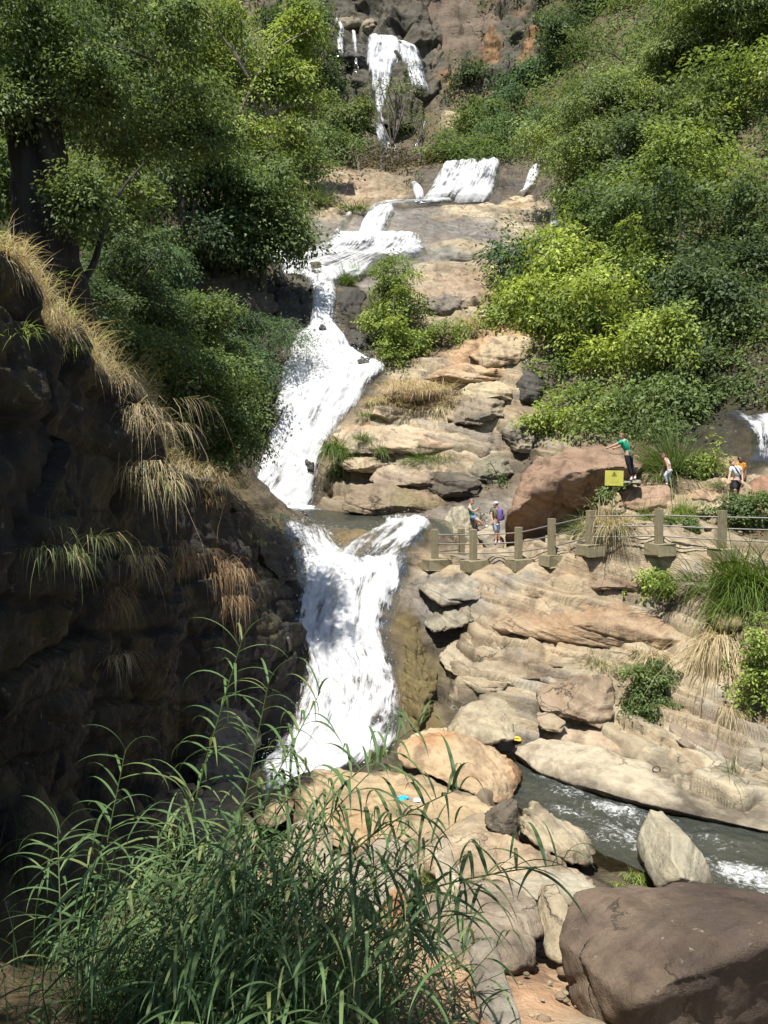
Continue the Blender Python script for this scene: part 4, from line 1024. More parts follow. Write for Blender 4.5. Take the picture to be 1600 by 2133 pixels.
# terraces
for (ol, lab, t, t2, w_) in (
    ([(692, 905, 40.4), (720, 885, 41.2), (800, 880, 41.6), (860, 892, 41.2), (950, 900, 40.6), (960, 930, 39.4), (880, 948, 38.8), (790, 950, 38.8), (700, 945, 39.4)], 'long cream banded slab in the middle of the terraces', (0.50, 0.40, 0.29), (0.47, 0.32, 0.22), 0),
    ([(930, 870, 41), (945, 830, 42), (990, 818, 42.4), (1050, 830, 42), (1055, 868, 41), (1000, 888, 40.2), (945, 885, 40.4)], 'striped block with dark and cream bands on the terraces', (0.38, 0.31, 0.225), (0.20, 0.165, 0.13), .1),
    ([(945, 830, 42.6), (960, 800, 43.4), (1040, 792, 43.4), (1080, 810, 42.8), (1070, 835, 42), (1000, 840, 41.8)], 'cream slab sitting on the striped block', (0.46, 0.37, 0.25), None, 0),
    ([(1045, 905, 39.8), (1060, 875, 40.6), (1110, 870, 40.8), (1130, 900, 40), (1125, 950, 38.8), (1070, 945, 38.6)], 'layered grey block beside the trees on the terraces', (0.36, 0.30, 0.22), (0.15, 0.13, 0.11), .3),
    ([(760, 1000, 37.6), (790, 968, 38.4), (870, 965, 38.4), (935, 985, 37.6), (930, 1015, 36.8), (850, 1020, 36.6), (780, 1015, 36.9)], 'rounded tan slab just above the long brown boulder', (0.42, 0.33, 0.24), (0.30, 0.24, 0.19), 0),
    ([(870, 1010, 37), (890, 980, 37.6), (960, 985, 37.4), (1010, 1000, 37), (1000, 1035, 36.2), (920, 1040, 36)], 'dark wet block under the green grass tuft on the terraces', (0.17, 0.145, 0.115), None, .6),
    ([(965, 985, 38), (990, 955, 38.8), (1060, 950, 38.8), (1075, 985, 37.8), (1040, 1010, 37), (980, 1005, 37.2)], 'grey block with a dark gap beneath near the big boulder', (0.27, 0.235, 0.175), None, .3),
    ([(695, 960, 39.4), (720, 940, 39.8), (790, 945, 39.6), (830, 965, 38.8), (790, 990, 38.2), (720, 985, 38.6)], 'thin layered slab beside the mossy shoulder', (0.46, 0.36, 0.25), None, 0),
    ([(975, 740, 44.8), (1010, 700, 46), (1060, 686, 46.6), (1110, 690, 46.4), (1120, 730, 45), (1080, 760, 44), (1010, 765, 43.8)], 'orange dome of rock at the top of the terraces', (0.50, 0.32, 0.19), (0.48, 0.37, 0.25), 0),
    ([(880, 790, 43.6), (900, 765, 44.4), (980, 755, 44.6), (1070, 765, 44.2), (1075, 790, 43.4), (980, 800, 43)], 'smooth orange tan step below the orange dome', (0.49, 0.355, 0.235), (0.50, 0.33, 0.2), 0),
    ([(790, 820, 43.2), (820, 795, 44), (900, 785, 44.2), (950, 795, 43.8), (930, 825, 42.8), (850, 835, 42.4)], 'tan step above the straw grass on the terraces', (0.45, 0.335, 0.23), None, 0),
    ([(760, 865, 42), (775, 845, 42.6), (830, 848, 42.4), (850, 870, 41.8), (810, 882, 41.4)], 'small square tan step left of the straw grass', (0.47, 0.37, 0.26), None, 0),
    ([(1075, 800, 43.2), (1085, 765, 44), (1120, 760, 44.2), (1140, 800, 43.2), (1120, 850, 42), (1085, 840, 42)], 'wet black blocks beside the trees under the little trickle', (0.11, 0.10, 0.09), None, .7),
):
    rock('terrace_rock', chunk(ol, 2.2, adj=0.975), t, lab, 'rock', 'rocks of the terraces', n=5, tint2=t2, wet=w_, led=0.15, T=0.3, dip=(0.15, -0.25, 1), rough=0.06)
# upper slab region and far rocks
rock('slab_step', chunk([(640, 420, 71), (660, 385, 74), (720, 372, 76), (800, 385, 75), (860, 400, 73.5), (862, 430, 71), (760, 436, 69), (680, 436, 69)], 4.0, drop=1), (0.33, 0.235, 0.165), 'low brown rock bank left of the wide curtain waterfall', n=5, led=0.25, T=0.5)
rock('slab_step', chunk([(905, 445, 67.5), (960, 425, 69.5), (1060, 412, 71), (1135, 405, 72), (1150, 440, 69), (1120, 485, 64.6), (1040, 480, 63.8), (960, 470, 64.2)], 4.0, drop=1.5), (0.50, 0.405, 0.29), 'smooth cream slab below the wide curtain waterfall', n=6, led=0.14, T=0.6, rough=0.04)
rock('slab_step', chunk([(800, 490, 62.4), (830, 445, 66), (905, 438, 67), (975, 455, 65.6), (985, 490, 62), (900, 500, 61), (830, 502, 61)], 3.0, drop=1.2), (0.21, 0.205, 0.195), 'grey water stained slab face beside the white cascade', n=5, led=0.12, T=0.6, rough=0.04, tint2=(0.30, 0.255, 0.18), wet=.35)
rock('slab_step', chunk([(870, 550, 56), (880, 508, 59.6), (960, 495, 61), (1060, 500, 61), (1120, 505, 60.4), (1090, 540, 57), (1000, 552, 56), (920, 556, 55.6)], 3.0, drop=1.0), (0.26, 0.245, 0.215), 'lower grey and tan slab above the reddish outcrop', n=5, led=0.14, T=0.6, rough=0.04, tint2=(0.38, 0.31, 0.22), wet=.2)
rock('round_boulder', chunk([(905, 285, 94), (912, 250, 95.5), (930, 226, 96.6), (952, 222, 96.8), (975, 250, 95.4), (978, 285, 93.8), (940, 300, 93)], 5.0), (0.40, 0.31, 0.20), 'big round tan boulder standing alone among the far trees', n=5, led=0.12, T=0.7, rough=0.06)
for (ol, lab, t) in (
    ([(695, 55, 106.4), (700, 25, 108.4), (735, 18, 108.9), (770, 35, 108.0), (765, 68, 105.9), (725, 70, 105.4)], 'grey tan boulder at the lip beside the leftmost far strand', (0.27, 0.22, 0.16)),
    ([(745, 72, 105.4), (760, 50, 106.9), (785, 38, 107.4), (790, 62, 106.2), (775, 76, 105.0)], 'narrow pale boulder in the middle of the far lip', (0.33, 0.27, 0.19)),
    ([(778, 60, 106.4), (790, 30, 108.0), (830, 22, 108.4), (850, 45, 107.4), (850, 75, 105.4), (800, 80, 104.8)], 'rounded boulder above the far falls where the water starts', (0.29, 0.22, 0.15)),
    ([(716, 125, 101.4), (718, 95, 103.0), (745, 90, 103.2), (772, 98, 102.8), (770, 135, 100.4), (740, 140, 100.0)], 'dark rock between the two left strands of the far falls', (0.10, 0.095, 0.09)),
    ([(808, 160, 99.4), (806, 110, 102.2), (830, 98, 102.8), (846, 120, 101.8), (842, 165, 99.0)], 'dark rock parting the two main strands of the far falls', (0.13, 0.115, 0.10)),
):
    rock('lip_rock', chunk(ol, 4.0), t, lab, 'rock', 'rocks of the far cliff', n=5, led=0.3, T=1.0, rough=0.09)
# round the walkers
for (ol, lab, t, m_) in (
    ([(1296, 1045, 29.4), (1305, 1015, 29.8), (1340, 1006, 30.0), (1392, 1010, 30.0), (1410, 1030, 29.7), (1400, 1062, 29.2), (1345, 1066, 29.0), (1305, 1062, 29.2)], 'rounded brown boulder right of the yellow sign', (0.37, 0.245, 0.17), 0),
    ([(1540, 1050, 28.6), (1560, 1010, 29.0), (1600, 985, 29.4), (1680, 980, 29.6), (1700, 1060, 28.4), (1600, 1075, 28.0)], 'sloping reddish boulder by the man in the white shirt', (0.38, 0.22, 0.15), 0),
    ([(1488, 972, 31.8), (1500, 950, 32.2), (1560, 946, 32.4), (1600, 960, 32.2), (1590, 985, 31.6), (1520, 990, 31.4)], 'brown ledge rock behind the man in orange', (0.30, 0.225, 0.145), .1),
    ([(1485, 950, 33.4), (1500, 930, 33.8), (1540, 928, 33.9), (1555, 945, 33.5), (1520, 958, 33.0)], 'tan ledge rock beside the right hand waterfall', (0.36, 0.27, 0.17), .1),
    ([(1415, 930, 35.4), (1420, 880, 36.6), (1470, 862, 37.2), (1520, 880, 36.8), (1540, 920, 35.6), (1480, 940, 34.8)], 'grey layered rock above the shrubs at the far right', (0.17, 0.15, 0.12), .2),
    ([(1540, 930, 33.2), (1545, 890, 34.2), (1575, 860, 35.2), (1620, 855, 35.4), (1640, 930, 33.4), (1590, 955, 32.6)], 'black wet rock the right hand waterfall runs over', (0.06, 0.055, 0.05), .2),
    ([(1440, 862, 38), (1450, 838, 38.6), (1520, 832, 38.8), (1560, 850, 38.2), (1530, 872, 37.4)], 'dark ledge in the shade above the grey layered rock', (0.08, 0.07, 0.055), .2),
    ([(1330, 990, 33.6), (1335, 940, 34.2), (1352, 935, 34.3), (1372, 985, 33.6), (1360, 1005, 33.2)], 'pale grey slab leaning on the right end of the huge boulder', (0.42, 0.36, 0.28), 0),
    ([(1298, 1128, 27.2), (1300, 1092, 27.5), (1325, 1085, 27.6), (1358, 1095, 27.4), (1356, 1130, 27.0)], 'orange brown block behind the fence rails', (0.42, 0.25, 0.15), 0),
    ([(1355, 1008, 30.6), (1375, 995, 30.9), (1412, 998, 30.8), (1408, 1012, 30.4), (1370, 1016, 30.3)], 'flat stone under the feet of the woman in pale jeans', (0.36, 0.26, 0.18), 0),
    ([(1404, 1020, 30.4), (1410, 1002, 30.8), (1440, 1000, 30.8), (1458, 1015, 30.5), (1440, 1030, 30.1)], 'tan stone beside the round tuft of grass', (0.42, 0.30, 0.20), 0),
    ([(1440, 1040, 29.2), (1450, 1018, 29.6), (1490, 1016, 29.6), (1510, 1035, 29.2), (1480, 1052, 28.8)], 'orange tan stone right of the round tuft of grass', (0.46, 0.32, 0.21), 0),
    ([(1440, 1068, 28.2), (1470, 1045, 28.6), (1530, 1048, 28.5), (1560, 1070, 28.0), (1500, 1082, 27.7)], 'flat tan rock on the path below the walkers', (0.45, 0.34, 0.24), 0),
    ([(1296, 1006, 29.3), (1306, 998, 29.6), (1336, 998, 29.6), (1338, 1010, 29.2)], 'grey stone under the shoes of the man in green', (0.33, 0.29, 0.23), 0),
    ([(1090, 1125, 31.2), (1140, 1110, 31.4), (1200, 1105, 31.2), (1230, 1120, 30.6), (1180, 1142, 30.0), (1110, 1145, 30.2)], 'tan ledge at the base of the huge boulder', (0.44, 0.34, 0.24), 0),
    ([(1005, 1128, 31.4), (1030, 1112, 31.8), (1050, 1118, 31.6), (1055, 1145, 30.8), (1015, 1148, 30.8)], 'dark flat stone behind the legs of the man with the backpack', (0.26, 0.22, 0.17), 0),
    ([(1480, 1000, 30.4), (1488, 985, 30.8), (1510, 988, 30.7), (1512, 1010, 30.2), (1495, 1015, 30.1)], 'grey brown stone at the foot of the bright shrub', (0.36, 0.28, 0.20), 0),
    ([(1230, 1105, 28.6), (1262, 1080, 29.2), (1300, 1085, 29.0), (1300, 1112, 28.2), (1250, 1118, 28.0)], 'tan stone hidden in dry grass below the sign', (0.42, 0.32, 0.22), .1),
):
    rock('path_rock', chunk(ol, 1.1), t, lab, 'rock', 'rocks around the walkers', n=4, led=0.05, T=0.25, moss=m_, rough=0.07)
# stones at the foot of the lower waterfall
for (ol, lab, t) in (
    ([(486, 1680, 16.6), (492, 1640, 16.9), (520, 1618, 17.1), (540, 1640, 17.0), (540, 1680, 16.5), (510, 1692, 16.3)], 'upright orange tan stone beside the foot of the lower waterfall', (0.46, 0.32, 0.18)),
    ([(450, 1640, 17.4), (470, 1622, 17.6), (498, 1630, 17.5), (495, 1650, 17.2), (460, 1655, 17.1)], 'small yellow stone behind the upright orange stone', (0.50, 0.36, 0.19)),
    ([(390, 1680, 16.0), (420, 1655, 16.4), (470, 1652, 16.4), (508, 1665, 16.1), (500, 1690, 15.6), (440, 1698, 15.4)], 'flat pale tan stone left of the upright orange stone', (0.50, 0.40, 0.28)),
    ([(520, 1700, 15.8), (540, 1680, 16.1), (580, 1672, 16.2), (612, 1690, 15.9), (600, 1712, 15.4), (550, 1716, 15.3)], 'rounded pale orange stone under the end of the torrent', (0.52, 0.40, 0.26)),
    ([(280, 1790, 13.0), (300, 1720, 13.8), (360, 1692, 14.4), (440, 1700, 14.4), (520, 1740, 13.8), (540, 1800, 12.8), (450, 1850, 12.2), (340, 1840, 12.4)], 'big sunlit tan boulder seen through the reeds', (0.47, 0.37, 0.265)),
    ([(252, 1760, 13.2), (262, 1738, 13.4), (290, 1728, 13.5), (305, 1750, 13.3), (290, 1775, 13.0)], 'reddish stone at the left end of the sunlit boulder', (0.46, 0.27, 0.15)),
    ([(310, 1705, 14.6), (325, 1682, 14.9), (365, 1672, 15.1), (400, 1690, 14.9), (380, 1712, 14.5)], 'pale stone on the shade line below the cliff', (0.44, 0.34, 0.23)),
    ([(560, 1790, 12.6), (590, 1760, 13.0), (660, 1755, 13.0), (700, 1785, 12.6), (660, 1815, 12.1), (590, 1815, 12.1)], 'rounded tan rock low behind the reeds', (0.45, 0.36, 0.27)),
    ([(720, 1850, 10.9), (760, 1815, 11.3), (840, 1810, 11.3), (885, 1840, 10.9), (850, 1885, 10.3), (760, 1890, 10.3)], 'grey tan rock behind the drooping reeds', (0.39, 0.33, 0.26)),
    ([(790, 1960, 9.4), (810, 1915, 9.8), (850, 1905, 9.9), (865, 1950, 9.5), (845, 1985, 9.2)], 'orange red stone half hidden by reeds', (0.48, 0.235, 0.12)),
    ([(905, 1840, 11.0), (920, 1815, 11.3), (950, 1812, 11.3), (960, 1840, 11.0), (935, 1850, 10.8)], 'small cream stone beside a pale stick', (0.52, 0.43, 0.32)),
    ([(1000, 2140, 7.1), (1030, 2105, 7.3), (1075, 2100, 7.3), (1095, 2150, 7.0), (1040, 2170, 6.9)], 'grey angular stone at the very front of the sand', (0.33, 0.29, 0.24)),
    ([(880, 2110, 7.6), (910, 2085, 7.8), (960, 2090, 7.8), (965, 2130, 7.4), (915, 2145, 7.3)], 'pale stone at the edge of the reeds by the sand', (0.38, 0.33, 0.27)),
    ([(640, 1880, 10.4), (660, 1850, 10.8), (720, 1855, 10.8), (730, 1890, 10.3), (680, 1905, 10.1)], 'pale stone deep among the reed stems', (0.42, 0.36, 0.28)),
    ([(560, 1940, 9.2), (590, 1900, 9.6), (650, 1905, 9.6), (660, 1950, 9.1), (600, 1965, 8.9)], 'grey rock low down in the reed bed', (0.34, 0.30, 0.24)),
):
    rock('bank_stone', chunk(ol, 1.5, drop=.15), t, lab, 'stone', 'stones of the near bank', n=4, led=0.03, T=0.2, rough=0.07)


bpy.context.view_layer.update()
_dg = bpy.context.evaluated_depsgraph_get()
SOLID = ('terrain', 'rock', 'boulder', 'slab', 'stone', 'block', 'ledge', 'outcrop', 'nose', 'rib', 'shelf', 'sliver', 'flake', 'shoulder', 'step', 'buttress', 'cliff')


def hit(px, py, far=200):
    d = PV(px, py, 1.0).normalized()
    o = Vector((0, 0, 0)) + d * 0.5
    for _ in range(40):
        ok, loc, nor, idx, ob, mt = sc.ray_cast(_dg, o, d, distance=far)
        if not ok: return None, None
        if any(k in ob.name for k in SOLID): return loc, nor
        o = loc + d * 0.02
    return None, None
# ------------------------------------------------------------------ plants
def leaf_material(name, rough=0.6, spec=0.25, trans=0.38):
    m = NT(name)
    tint = m.n('Attribute', attribute_name='tint').outputs['Color']
    d = m.n('BsdfPrincipled', {'Base Color': tint, 'Roughness': rough, 'Specular IOR Level': spec}).outputs[0]
    t = m.n('BsdfTranslucent', {'Color': m.mix(1.0, tint, (1.25, 1.25, 0.8, 1), 'MULTIPLY')}).outputs[0]
    return m.out(m.n('MixShader', {0: trans, 1: d, 2: t}).outputs[0])


LEAF = leaf_material('leaf')
BLADE = leaf_material('grass_blade', 0.55, 0.3, 0.32)


def bark_material():
    m = NT('bark')
    tint = m.n('Attribute', attribute_name='tint').outputs['Color']
    pos = m.n('NewGeometry').outputs['Position']
    sp = m.n('SeparateXYZ', {0: pos})
    st = m.n('CombineXYZ', {0: m.math('MULTIPLY', sp.outputs[0], 9.0), 1: m.math('MULTIPLY', sp.outputs[1], 9.0), 2: m.math('MULTIPLY', sp.outputs[2], 1.6)}).outputs[0]
    n = m.noise(st, 1.0, 5, 0.65)
    c = m.mix(m.rng(n, 0.35, 0.65), m.mix(1.0, tint, (0.55, 0.53, 0.5, 1), 'MULTIPLY'), m.mix(1.0, tint, (1.25, 1.22, 1.15, 1), 'MULTIPLY'))
    b = m.n('Bump', {'Height': n, 'Strength': 0.8, 'Distance': 0.05}).outputs[0]
    return m.out(m.n('BsdfPrincipled', {'Base Color': c, 'Roughness': 0.9, 'Normal': b}).outputs[0])


BARK = bark_material()
G_BRIGHT = ((0.299, 0.374, 0.086), (0.128, 0.182, 0.045))
G_LIME = ((0.391, 0.46, 0.098), (0.195, 0.255, 0.058))
G_MID = ((0.168, 0.225, 0.075), (0.090, 0.135, 0.050))
G_DARK = ((0.108, 0.150, 0.062), (0.062, 0.094, 0.044))
G_BLUE = ((0.121, 0.19, 0.087), (0.074, 0.125, 0.062))
G_OLIVE = ((0.185, 0.235, 0.078), (0.110, 0.152, 0.054))
G_FEATHER = ((0.265, 0.330, 0.115), (0.165, 0.225, 0.080))
G_BROWN = ((0.100, 0.078, 0.040), (0.060, 0.056, 0.028))
STRAW = ((0.56, 0.47, 0.30), (0.40, 0.32, 0.19))
RUST = ((0.30, 0.19, 0.10), (0.20, 0.125, 0.065))
G_GRASS = ((0.120, 0.175, 0.030), (0.085, 0.140, 0.022))
G_REED = ((0.085, 0.145, 0.055), (0.052, 0.098, 0.038))


def unit(a):
    return a / (np.linalg.norm(a, axis=-1, keepdims=True) + 1e-9)


def leaf_quads(C, D, N, L, Wd, tint):
    """one folded rhombus per leaf: C base, D direction, N normal"""
    S = unit(np.cross(D, N))
    L = L[:, None]; Wd = Wd[:, None]
    v0 = C
    v2 = C + D * L - N * L * 0.10
    mid = C + D * L * 0.45
    v1 = mid + S * Wd * 0.5 + N * L * 0.09
    v3 = mid - S * Wd * 0.5 + N * L * 0.09
    V = np.stack([v0, v1, v2, v3], 1).reshape(-1, 3)
    Fq = np.arange(len(V)).reshape(-1, 4)
    return V, Fq, np.repeat(tint, 4, 0)


def clump_leaves(cen, rad, cdir, n_leaf, L, pal, g, flat=0.5, droop=0.35, narrow=0.5, mixk=None):
    """leaves round clump centres; cen (k,3), rad (k,), cdir (k,3)"""
    k = len(cen)
    n_each = np.maximum(3, (n_leaf * np.clip(rad / rad.mean(), 0.3, 2.2) ** 2).astype(int))
    idx = np.repeat(np.arange(k), n_each)
    m = len(idx)
    # every spray is a tilted, thin layer of leaves that face much the same way
    cn = unit(0.50 * cdir + np.array((0, -0.10, 0.75)) + 0.48 * g.normal(size=(k, 3)))
    o = unit(g.normal(size=(m, 3))) * (g.uniform(0, 1, m) ** 0.5 * (1 + 0.25 * np.abs(g.normal(size=m))))[:, None]
    dn = (o * cn[idx]).sum(1)
    o = o - cn[idx] * (dn * (1 - flat * 0.55))[:, None]
    off = o * rad[idx][:, None]
    off[:, 2] -= 0.22 * (o ** 2).sum(1) * rad[idx]
    C = cen[idx] + off
    N = unit(cn[idx] + 0.25 * o + 0.40 * g.normal(size=(m, 3)))
    D = o + 0.45 * g.normal(size=(m, 3)) - np.array((0, 0, droop))
    D = unit(D - (D * N).sum(1)[:, None] * N)
    ck = g.uniform(0, 1, k) if mixk is None else mixk
    f = np.clip(ck[idx] + g.normal(0, 0.22, m), 0, 1)[:, None]
    t = np.array(pal[0])[None] * f + np.array(pal[1])[None] * (1 - f)
    t = t * g.uniform(0.75, 1.28, (m, 1))
    ll = L * g.uniform(0.65, 1.35, m)
    return leaf_quads(C, D, N, ll, ll * narrow, t)


def cat3(parts):
    Vs, Fs, Ts, o = [], [], [], 0
    for V, Fq, T in parts:
        Vs.append(V); Fs.append(Fq + o); Ts.append(T); o += len(V)
    return np.concatenate(Vs), np.concatenate(Fs), np.concatenate(Ts)


LEAFCOUNT = [0]


def blob_clumps(c, r, g, seed, cl_px, Y, fill=1.0, low=-0.55):
    """clump centres over an uneven crown"""
    rc = cl_px * Y / 805.0
    area = 4 * PI * ((r[0] * r[1]) ** 1.6 / 3 + (r[0] * r[2]) ** 1.6 / 3 + (r[1] * r[2]) ** 1.6 / 3) ** (1 / 1.6)
    n = int(np.clip(fill * 0.62 * area / (rc * rc), 6, 420))
    d = unit(g.normal(size=(n * 2, 3)))
    d = d[d[:, 2] > low][:n]
    lump = 1 + 0.50 * noise(d * 1.7 + seed) + 0.30 * noise(d * 4.2 + seed * 2)
    f = g.uniform(0.35, 1.08, len(d)) ** 0.7 * lump * np.where(g.uniform(0, 1, len(d)) < 0.14, g.uniform(1.1, 1.5, len(d)), 1.0)
    cen = np.asarray(c)[None] + d * f[:, None] * np.asarray(r)[None]
    keep = (np.arange(len(cen)) < 3) | (noise(cen / rc * 0.30 + seed) > -0.20)
    cen, d = cen[keep], d[keep]
    rad = rc * np.exp(g.normal(-0.08, 0.42, len(cen)))
    return cen, rad, d


_ts = [100]


def tree(name, label, blobs, pal, cat='tree', group=None, leaf_px=4.6, cl_px=15, per=46, narrow=0.5, droop=0.35, fill=1.0, trunk=None, bark=(0.060, 0.052, 0.042), thick=None, limbs=9, flat=0.48, low=-0.55, flute=False, arms=(), lobes=7):
    """blobs: (px, py, Y, width px, height px) in the photograph's pixels"""
    _ts[0] += 1
    s = _ts[0]
    g = np.random.default_rng(s)
    parts, allc = [], []
    todo = []
    for (px, py, Y, wp, hp) in blobs:
        c = P(px, py, Y)
        r = np.array((wp / 2, min(wp, hp * 1.3) / 2 * 0.85, hp / 2)) * Y / 1677.0
        if lobes and wp > 100:
            nl = lobes + 5 + int(g.integers(0, 5))
            for k in range(nl):
                d = unit(g.normal(size=(1, 3)))[0]
                cc = c + d * r * g.uniform(0.40, 0.95)
                rr = r * g.uniform(0.22, 0.44) * np.array((1.15, 1.05, 0.85))
                todo.append((cc, rr, Y))
        else:
            todo.append((c, r, Y))
    for li, (c, r, Y) in enumerate(todo):
        cen, rad, d = blob_clumps(c, r, g, s * 1.37 + li, cl_px, Y, fill, low)
        if len(cen) == 0: continue
        Lf = max(0.05, leaf_px * Y / 805.0)
        mixk = np.clip(0.5 + g.normal(0, 0.32) + 0.9 * noise(cen / (rad.mean() * 3.5) + s) + g.normal(0, 0.15, len(cen)), 0, 1)
        parts.append(clump_leaves(cen, rad, d, per, Lf, pal, g, flat, droop, narrow, mixk))
        allc.append(cen)
    V, Fq, T = cat3(parts)
    LEAFCOUNT[0] += len(Fq)
    cen = np.concatenate(allc)
    c0 = P(*blobs[0][:3])
    if trunk is None:
        bx, by = c0[0], c0[1] + 0.3
        base = np.array((bx, by, gz(bx, by) - 0.15))
        mid = c0 * 0.6 + base * 0.4 + np.array((0.1, 0.1, 0)) * g.normal()
        if base[2] > c0[2] - 0.3: base = c0 - np.array((0, 0, 0.5 + blobs[0][4] * 0.3 * blobs[0][2] / 1677))
        line = [base, mid, c0 + np.array((0, 0, 0.2 * blobs[0][4] / 2 * blobs[0][2] / 1677))]
    else:
        line = [P(*t) for t in trunk]
        base = line[0]
    h = np.linalg.norm(line[-1] - line[0])
    th = thick if thick else 0.035 * h + 0.04
    root = empty(name, tuple(base), label, cat, group)
    tb = [tube_np(interp(line, 12), np.linspace(th, th * 0.45, 12), 7)]
    if flute:
        ax = interp(line, 60)
        tv, tf = tube_np(ax, np.linspace(th, th * 0.5, 60) * (1 + 0.55 * np.exp(-np.linspace(0, 8, 60))), 40)
        an = np.tile(np.arange(40) * 2 * PI / 40, 60); hh = np.repeat(np.arange(60) / 60, 40)
        axr = np.repeat(ax, 40, 0)
        rip = 1 + 0.16 * np.sin(an * 5 + 5 * hh) + 0.10 * np.sin(an * 9 - 7 * hh) + 0.12 * fbm(tv * 1.6, 4)
        tb = [(axr + (tv - axr) * rip[:, None], tf)]
    for a_ in arms:
        tb.append(tube_np(interp([P(*q) for q in a_], 16), np.linspace(th * 0.14, th * 0.03, 16), 7))
    ln = interp(line, 30)
    pick = cen[g.permutation(len(cen))[:limbs]]
    for q in pick:
        k = int(g.uniform(0.35, 0.98) * 29)
        a = ln[k]
        m = (a + q) / 2 + np.array((0, 0, 0.12 * np.linalg.norm(q - a))) + 0.06 * g.normal(size=3) * np.linalg.norm(q - a)
        tb.append(tube_np(interp([a, m, q], 8), np.linspace(min(th * 0.42, 0.02 * np.linalg.norm(q - a) + 0.012), 0.012 * (1 + 0.02 * a[1]), 8), 5))
    tv, tf = join_np(tb)
    off = np.asarray(base)
    mesh_np('trunk', tv - off, tf, BARK, root, True, {'tint': ('FLOAT_COLOR', np.tile(bark, (len(tv), 1)))})
    mesh_np('crown', V - off, Fq, LEAF, root, False, {'tint': ('FLOAT_COLOR', T)})
    return root


def poly_in(px, py, poly):
    poly = np.asarray(poly, float)
    ins = np.zeros(len(px), bool)
    j = len(poly) - 1
    for i in range(len(poly)):
        xi, yi = poly[i]; xj, yj = poly[j]
        c = ((yi > py) != (yj > py)) & (px < (xj - xi) * (py - yi) / (yj - yi + 1e-9) + xi)
        ins ^= c
        j = i
    return ins


def project(V):
    d1 = V[:, 1] * _c + V[:, 2] * _s
    d2 = -V[:, 1] * _s + V[:, 2] * _c
    return 800 + 1677 * V[:, 0] / d1, 1066.5 - 1677 * d2 / d1


def undergrowth(name, poly, Yr, n, pal, seed, cl_px=11, per=34, leaf_px=3.4, hgt=0.6, urange=(-0.56, 0.56), narrow=0.5):
    """low growth that covers the ground itself inside an area"""
    g = np.random.default_rng(seed)
    Y = np.exp(g.uniform(math.log(Yr[0]), math.log(Yr[1]), n * 3))
    X = g.uniform(*urange, n * 3) * Y
    z = ground(np.stack([X, Y], 1))
    V = np.stack([X, Y, z], 1)
    px, py = project(V)
    ok = poly_in(px, py, poly)
    V = V[ok][:n]
    if len(V) == 0: return
    Y = V[:, 1]
    rad = cl_px * Y / 805 * g.uniform(0.6, 1.6, len(V)) * (1 + 0.5 * noise(V * 0.2 + seed))
    cen = V + np.array((0, 0, 1.0))[None] * (rad * hgt * g.uniform(0.2, 1.6, len(V)))[:, None]
    parts = []
    edges = np.quantile(Y, [0, .25, .5, .75, 1])
    mixk = np.clip(0.5 + 0.9 * noise(V * 0.25 + seed) + g.normal(0, 0.2, len(V)), 0, 1)
    for a, b in zip(edges[:-1], edges[1:]):
        k = (Y >= a) & (Y <= b)
        if k.sum() < 2: continue
        parts.append(clump_leaves(cen[k], rad[k], np.tile((0, -0.4, 0.8), (k.sum(), 1)), per, leaf_px * Y[k].mean() / 805, pal, g, 0.7, 0.3, narrow, mixk[k]))
    V, Fq, T = cat3(parts)
    LEAFCOUNT[0] += len(Fq)
    o = mesh_np(name, V, Fq, LEAF, None, False, {'tint': ('FLOAT_COLOR', T)})
    return tag(o, kind='stuff')


LEFTV = [(-80, -80), (640, -80), (690, 60), (640, 120), (770, 330), (700, 368), (640, 430), (640, 520), (540, 545), (340, 560), (330, 600), (480, 700), (560, 760), (550, 900), (470, 1000), (330, 940), (280, 850), (0, 560), (-80, 540)]
RIGHTV = [(1060, -80), (1700, -80), (1700, 840), (1480, 850), (1400, 930), (1130, 930), (1120, 780), (1120, 690), (1050, 670), (1080, 540), (1190, 480), (1130, 340), (920, 345), (905, 290), (1000, 210), (1070, 190)]
MIDV = [(690, 370), (760, 320), (900, 335), (880, 380), (760, 375)]
undergrowth('undergrowth', LEFTV, (14, 120), 5200, G_MID, 21)
undergrowth('undergrowth', RIGHTV, (28, 125), 5200, G_MID, 22)
undergrowth('undergrowth', MIDV, (74, 100), 260, G_BROWN, 23)
undergrowth('undergrowth', [(560, -40), (670, 10), (690, 130), (770, 215), (770, 330), (680, 260)], (84, 140), 420, G_DARK, 24, urange=(-0.2, 0.25))
undergrowth('undergrowth', [(905, 215), (960, 170), (1005, 230), (1010, 120), (960, 20), (1100, -40), (1100, 220), (1010, 260), (905, 235)], (92, 140), 200, G_DARK, 25, urange=(-0.2, 0.25))

BT = 'broadleaf trees of the gorge'
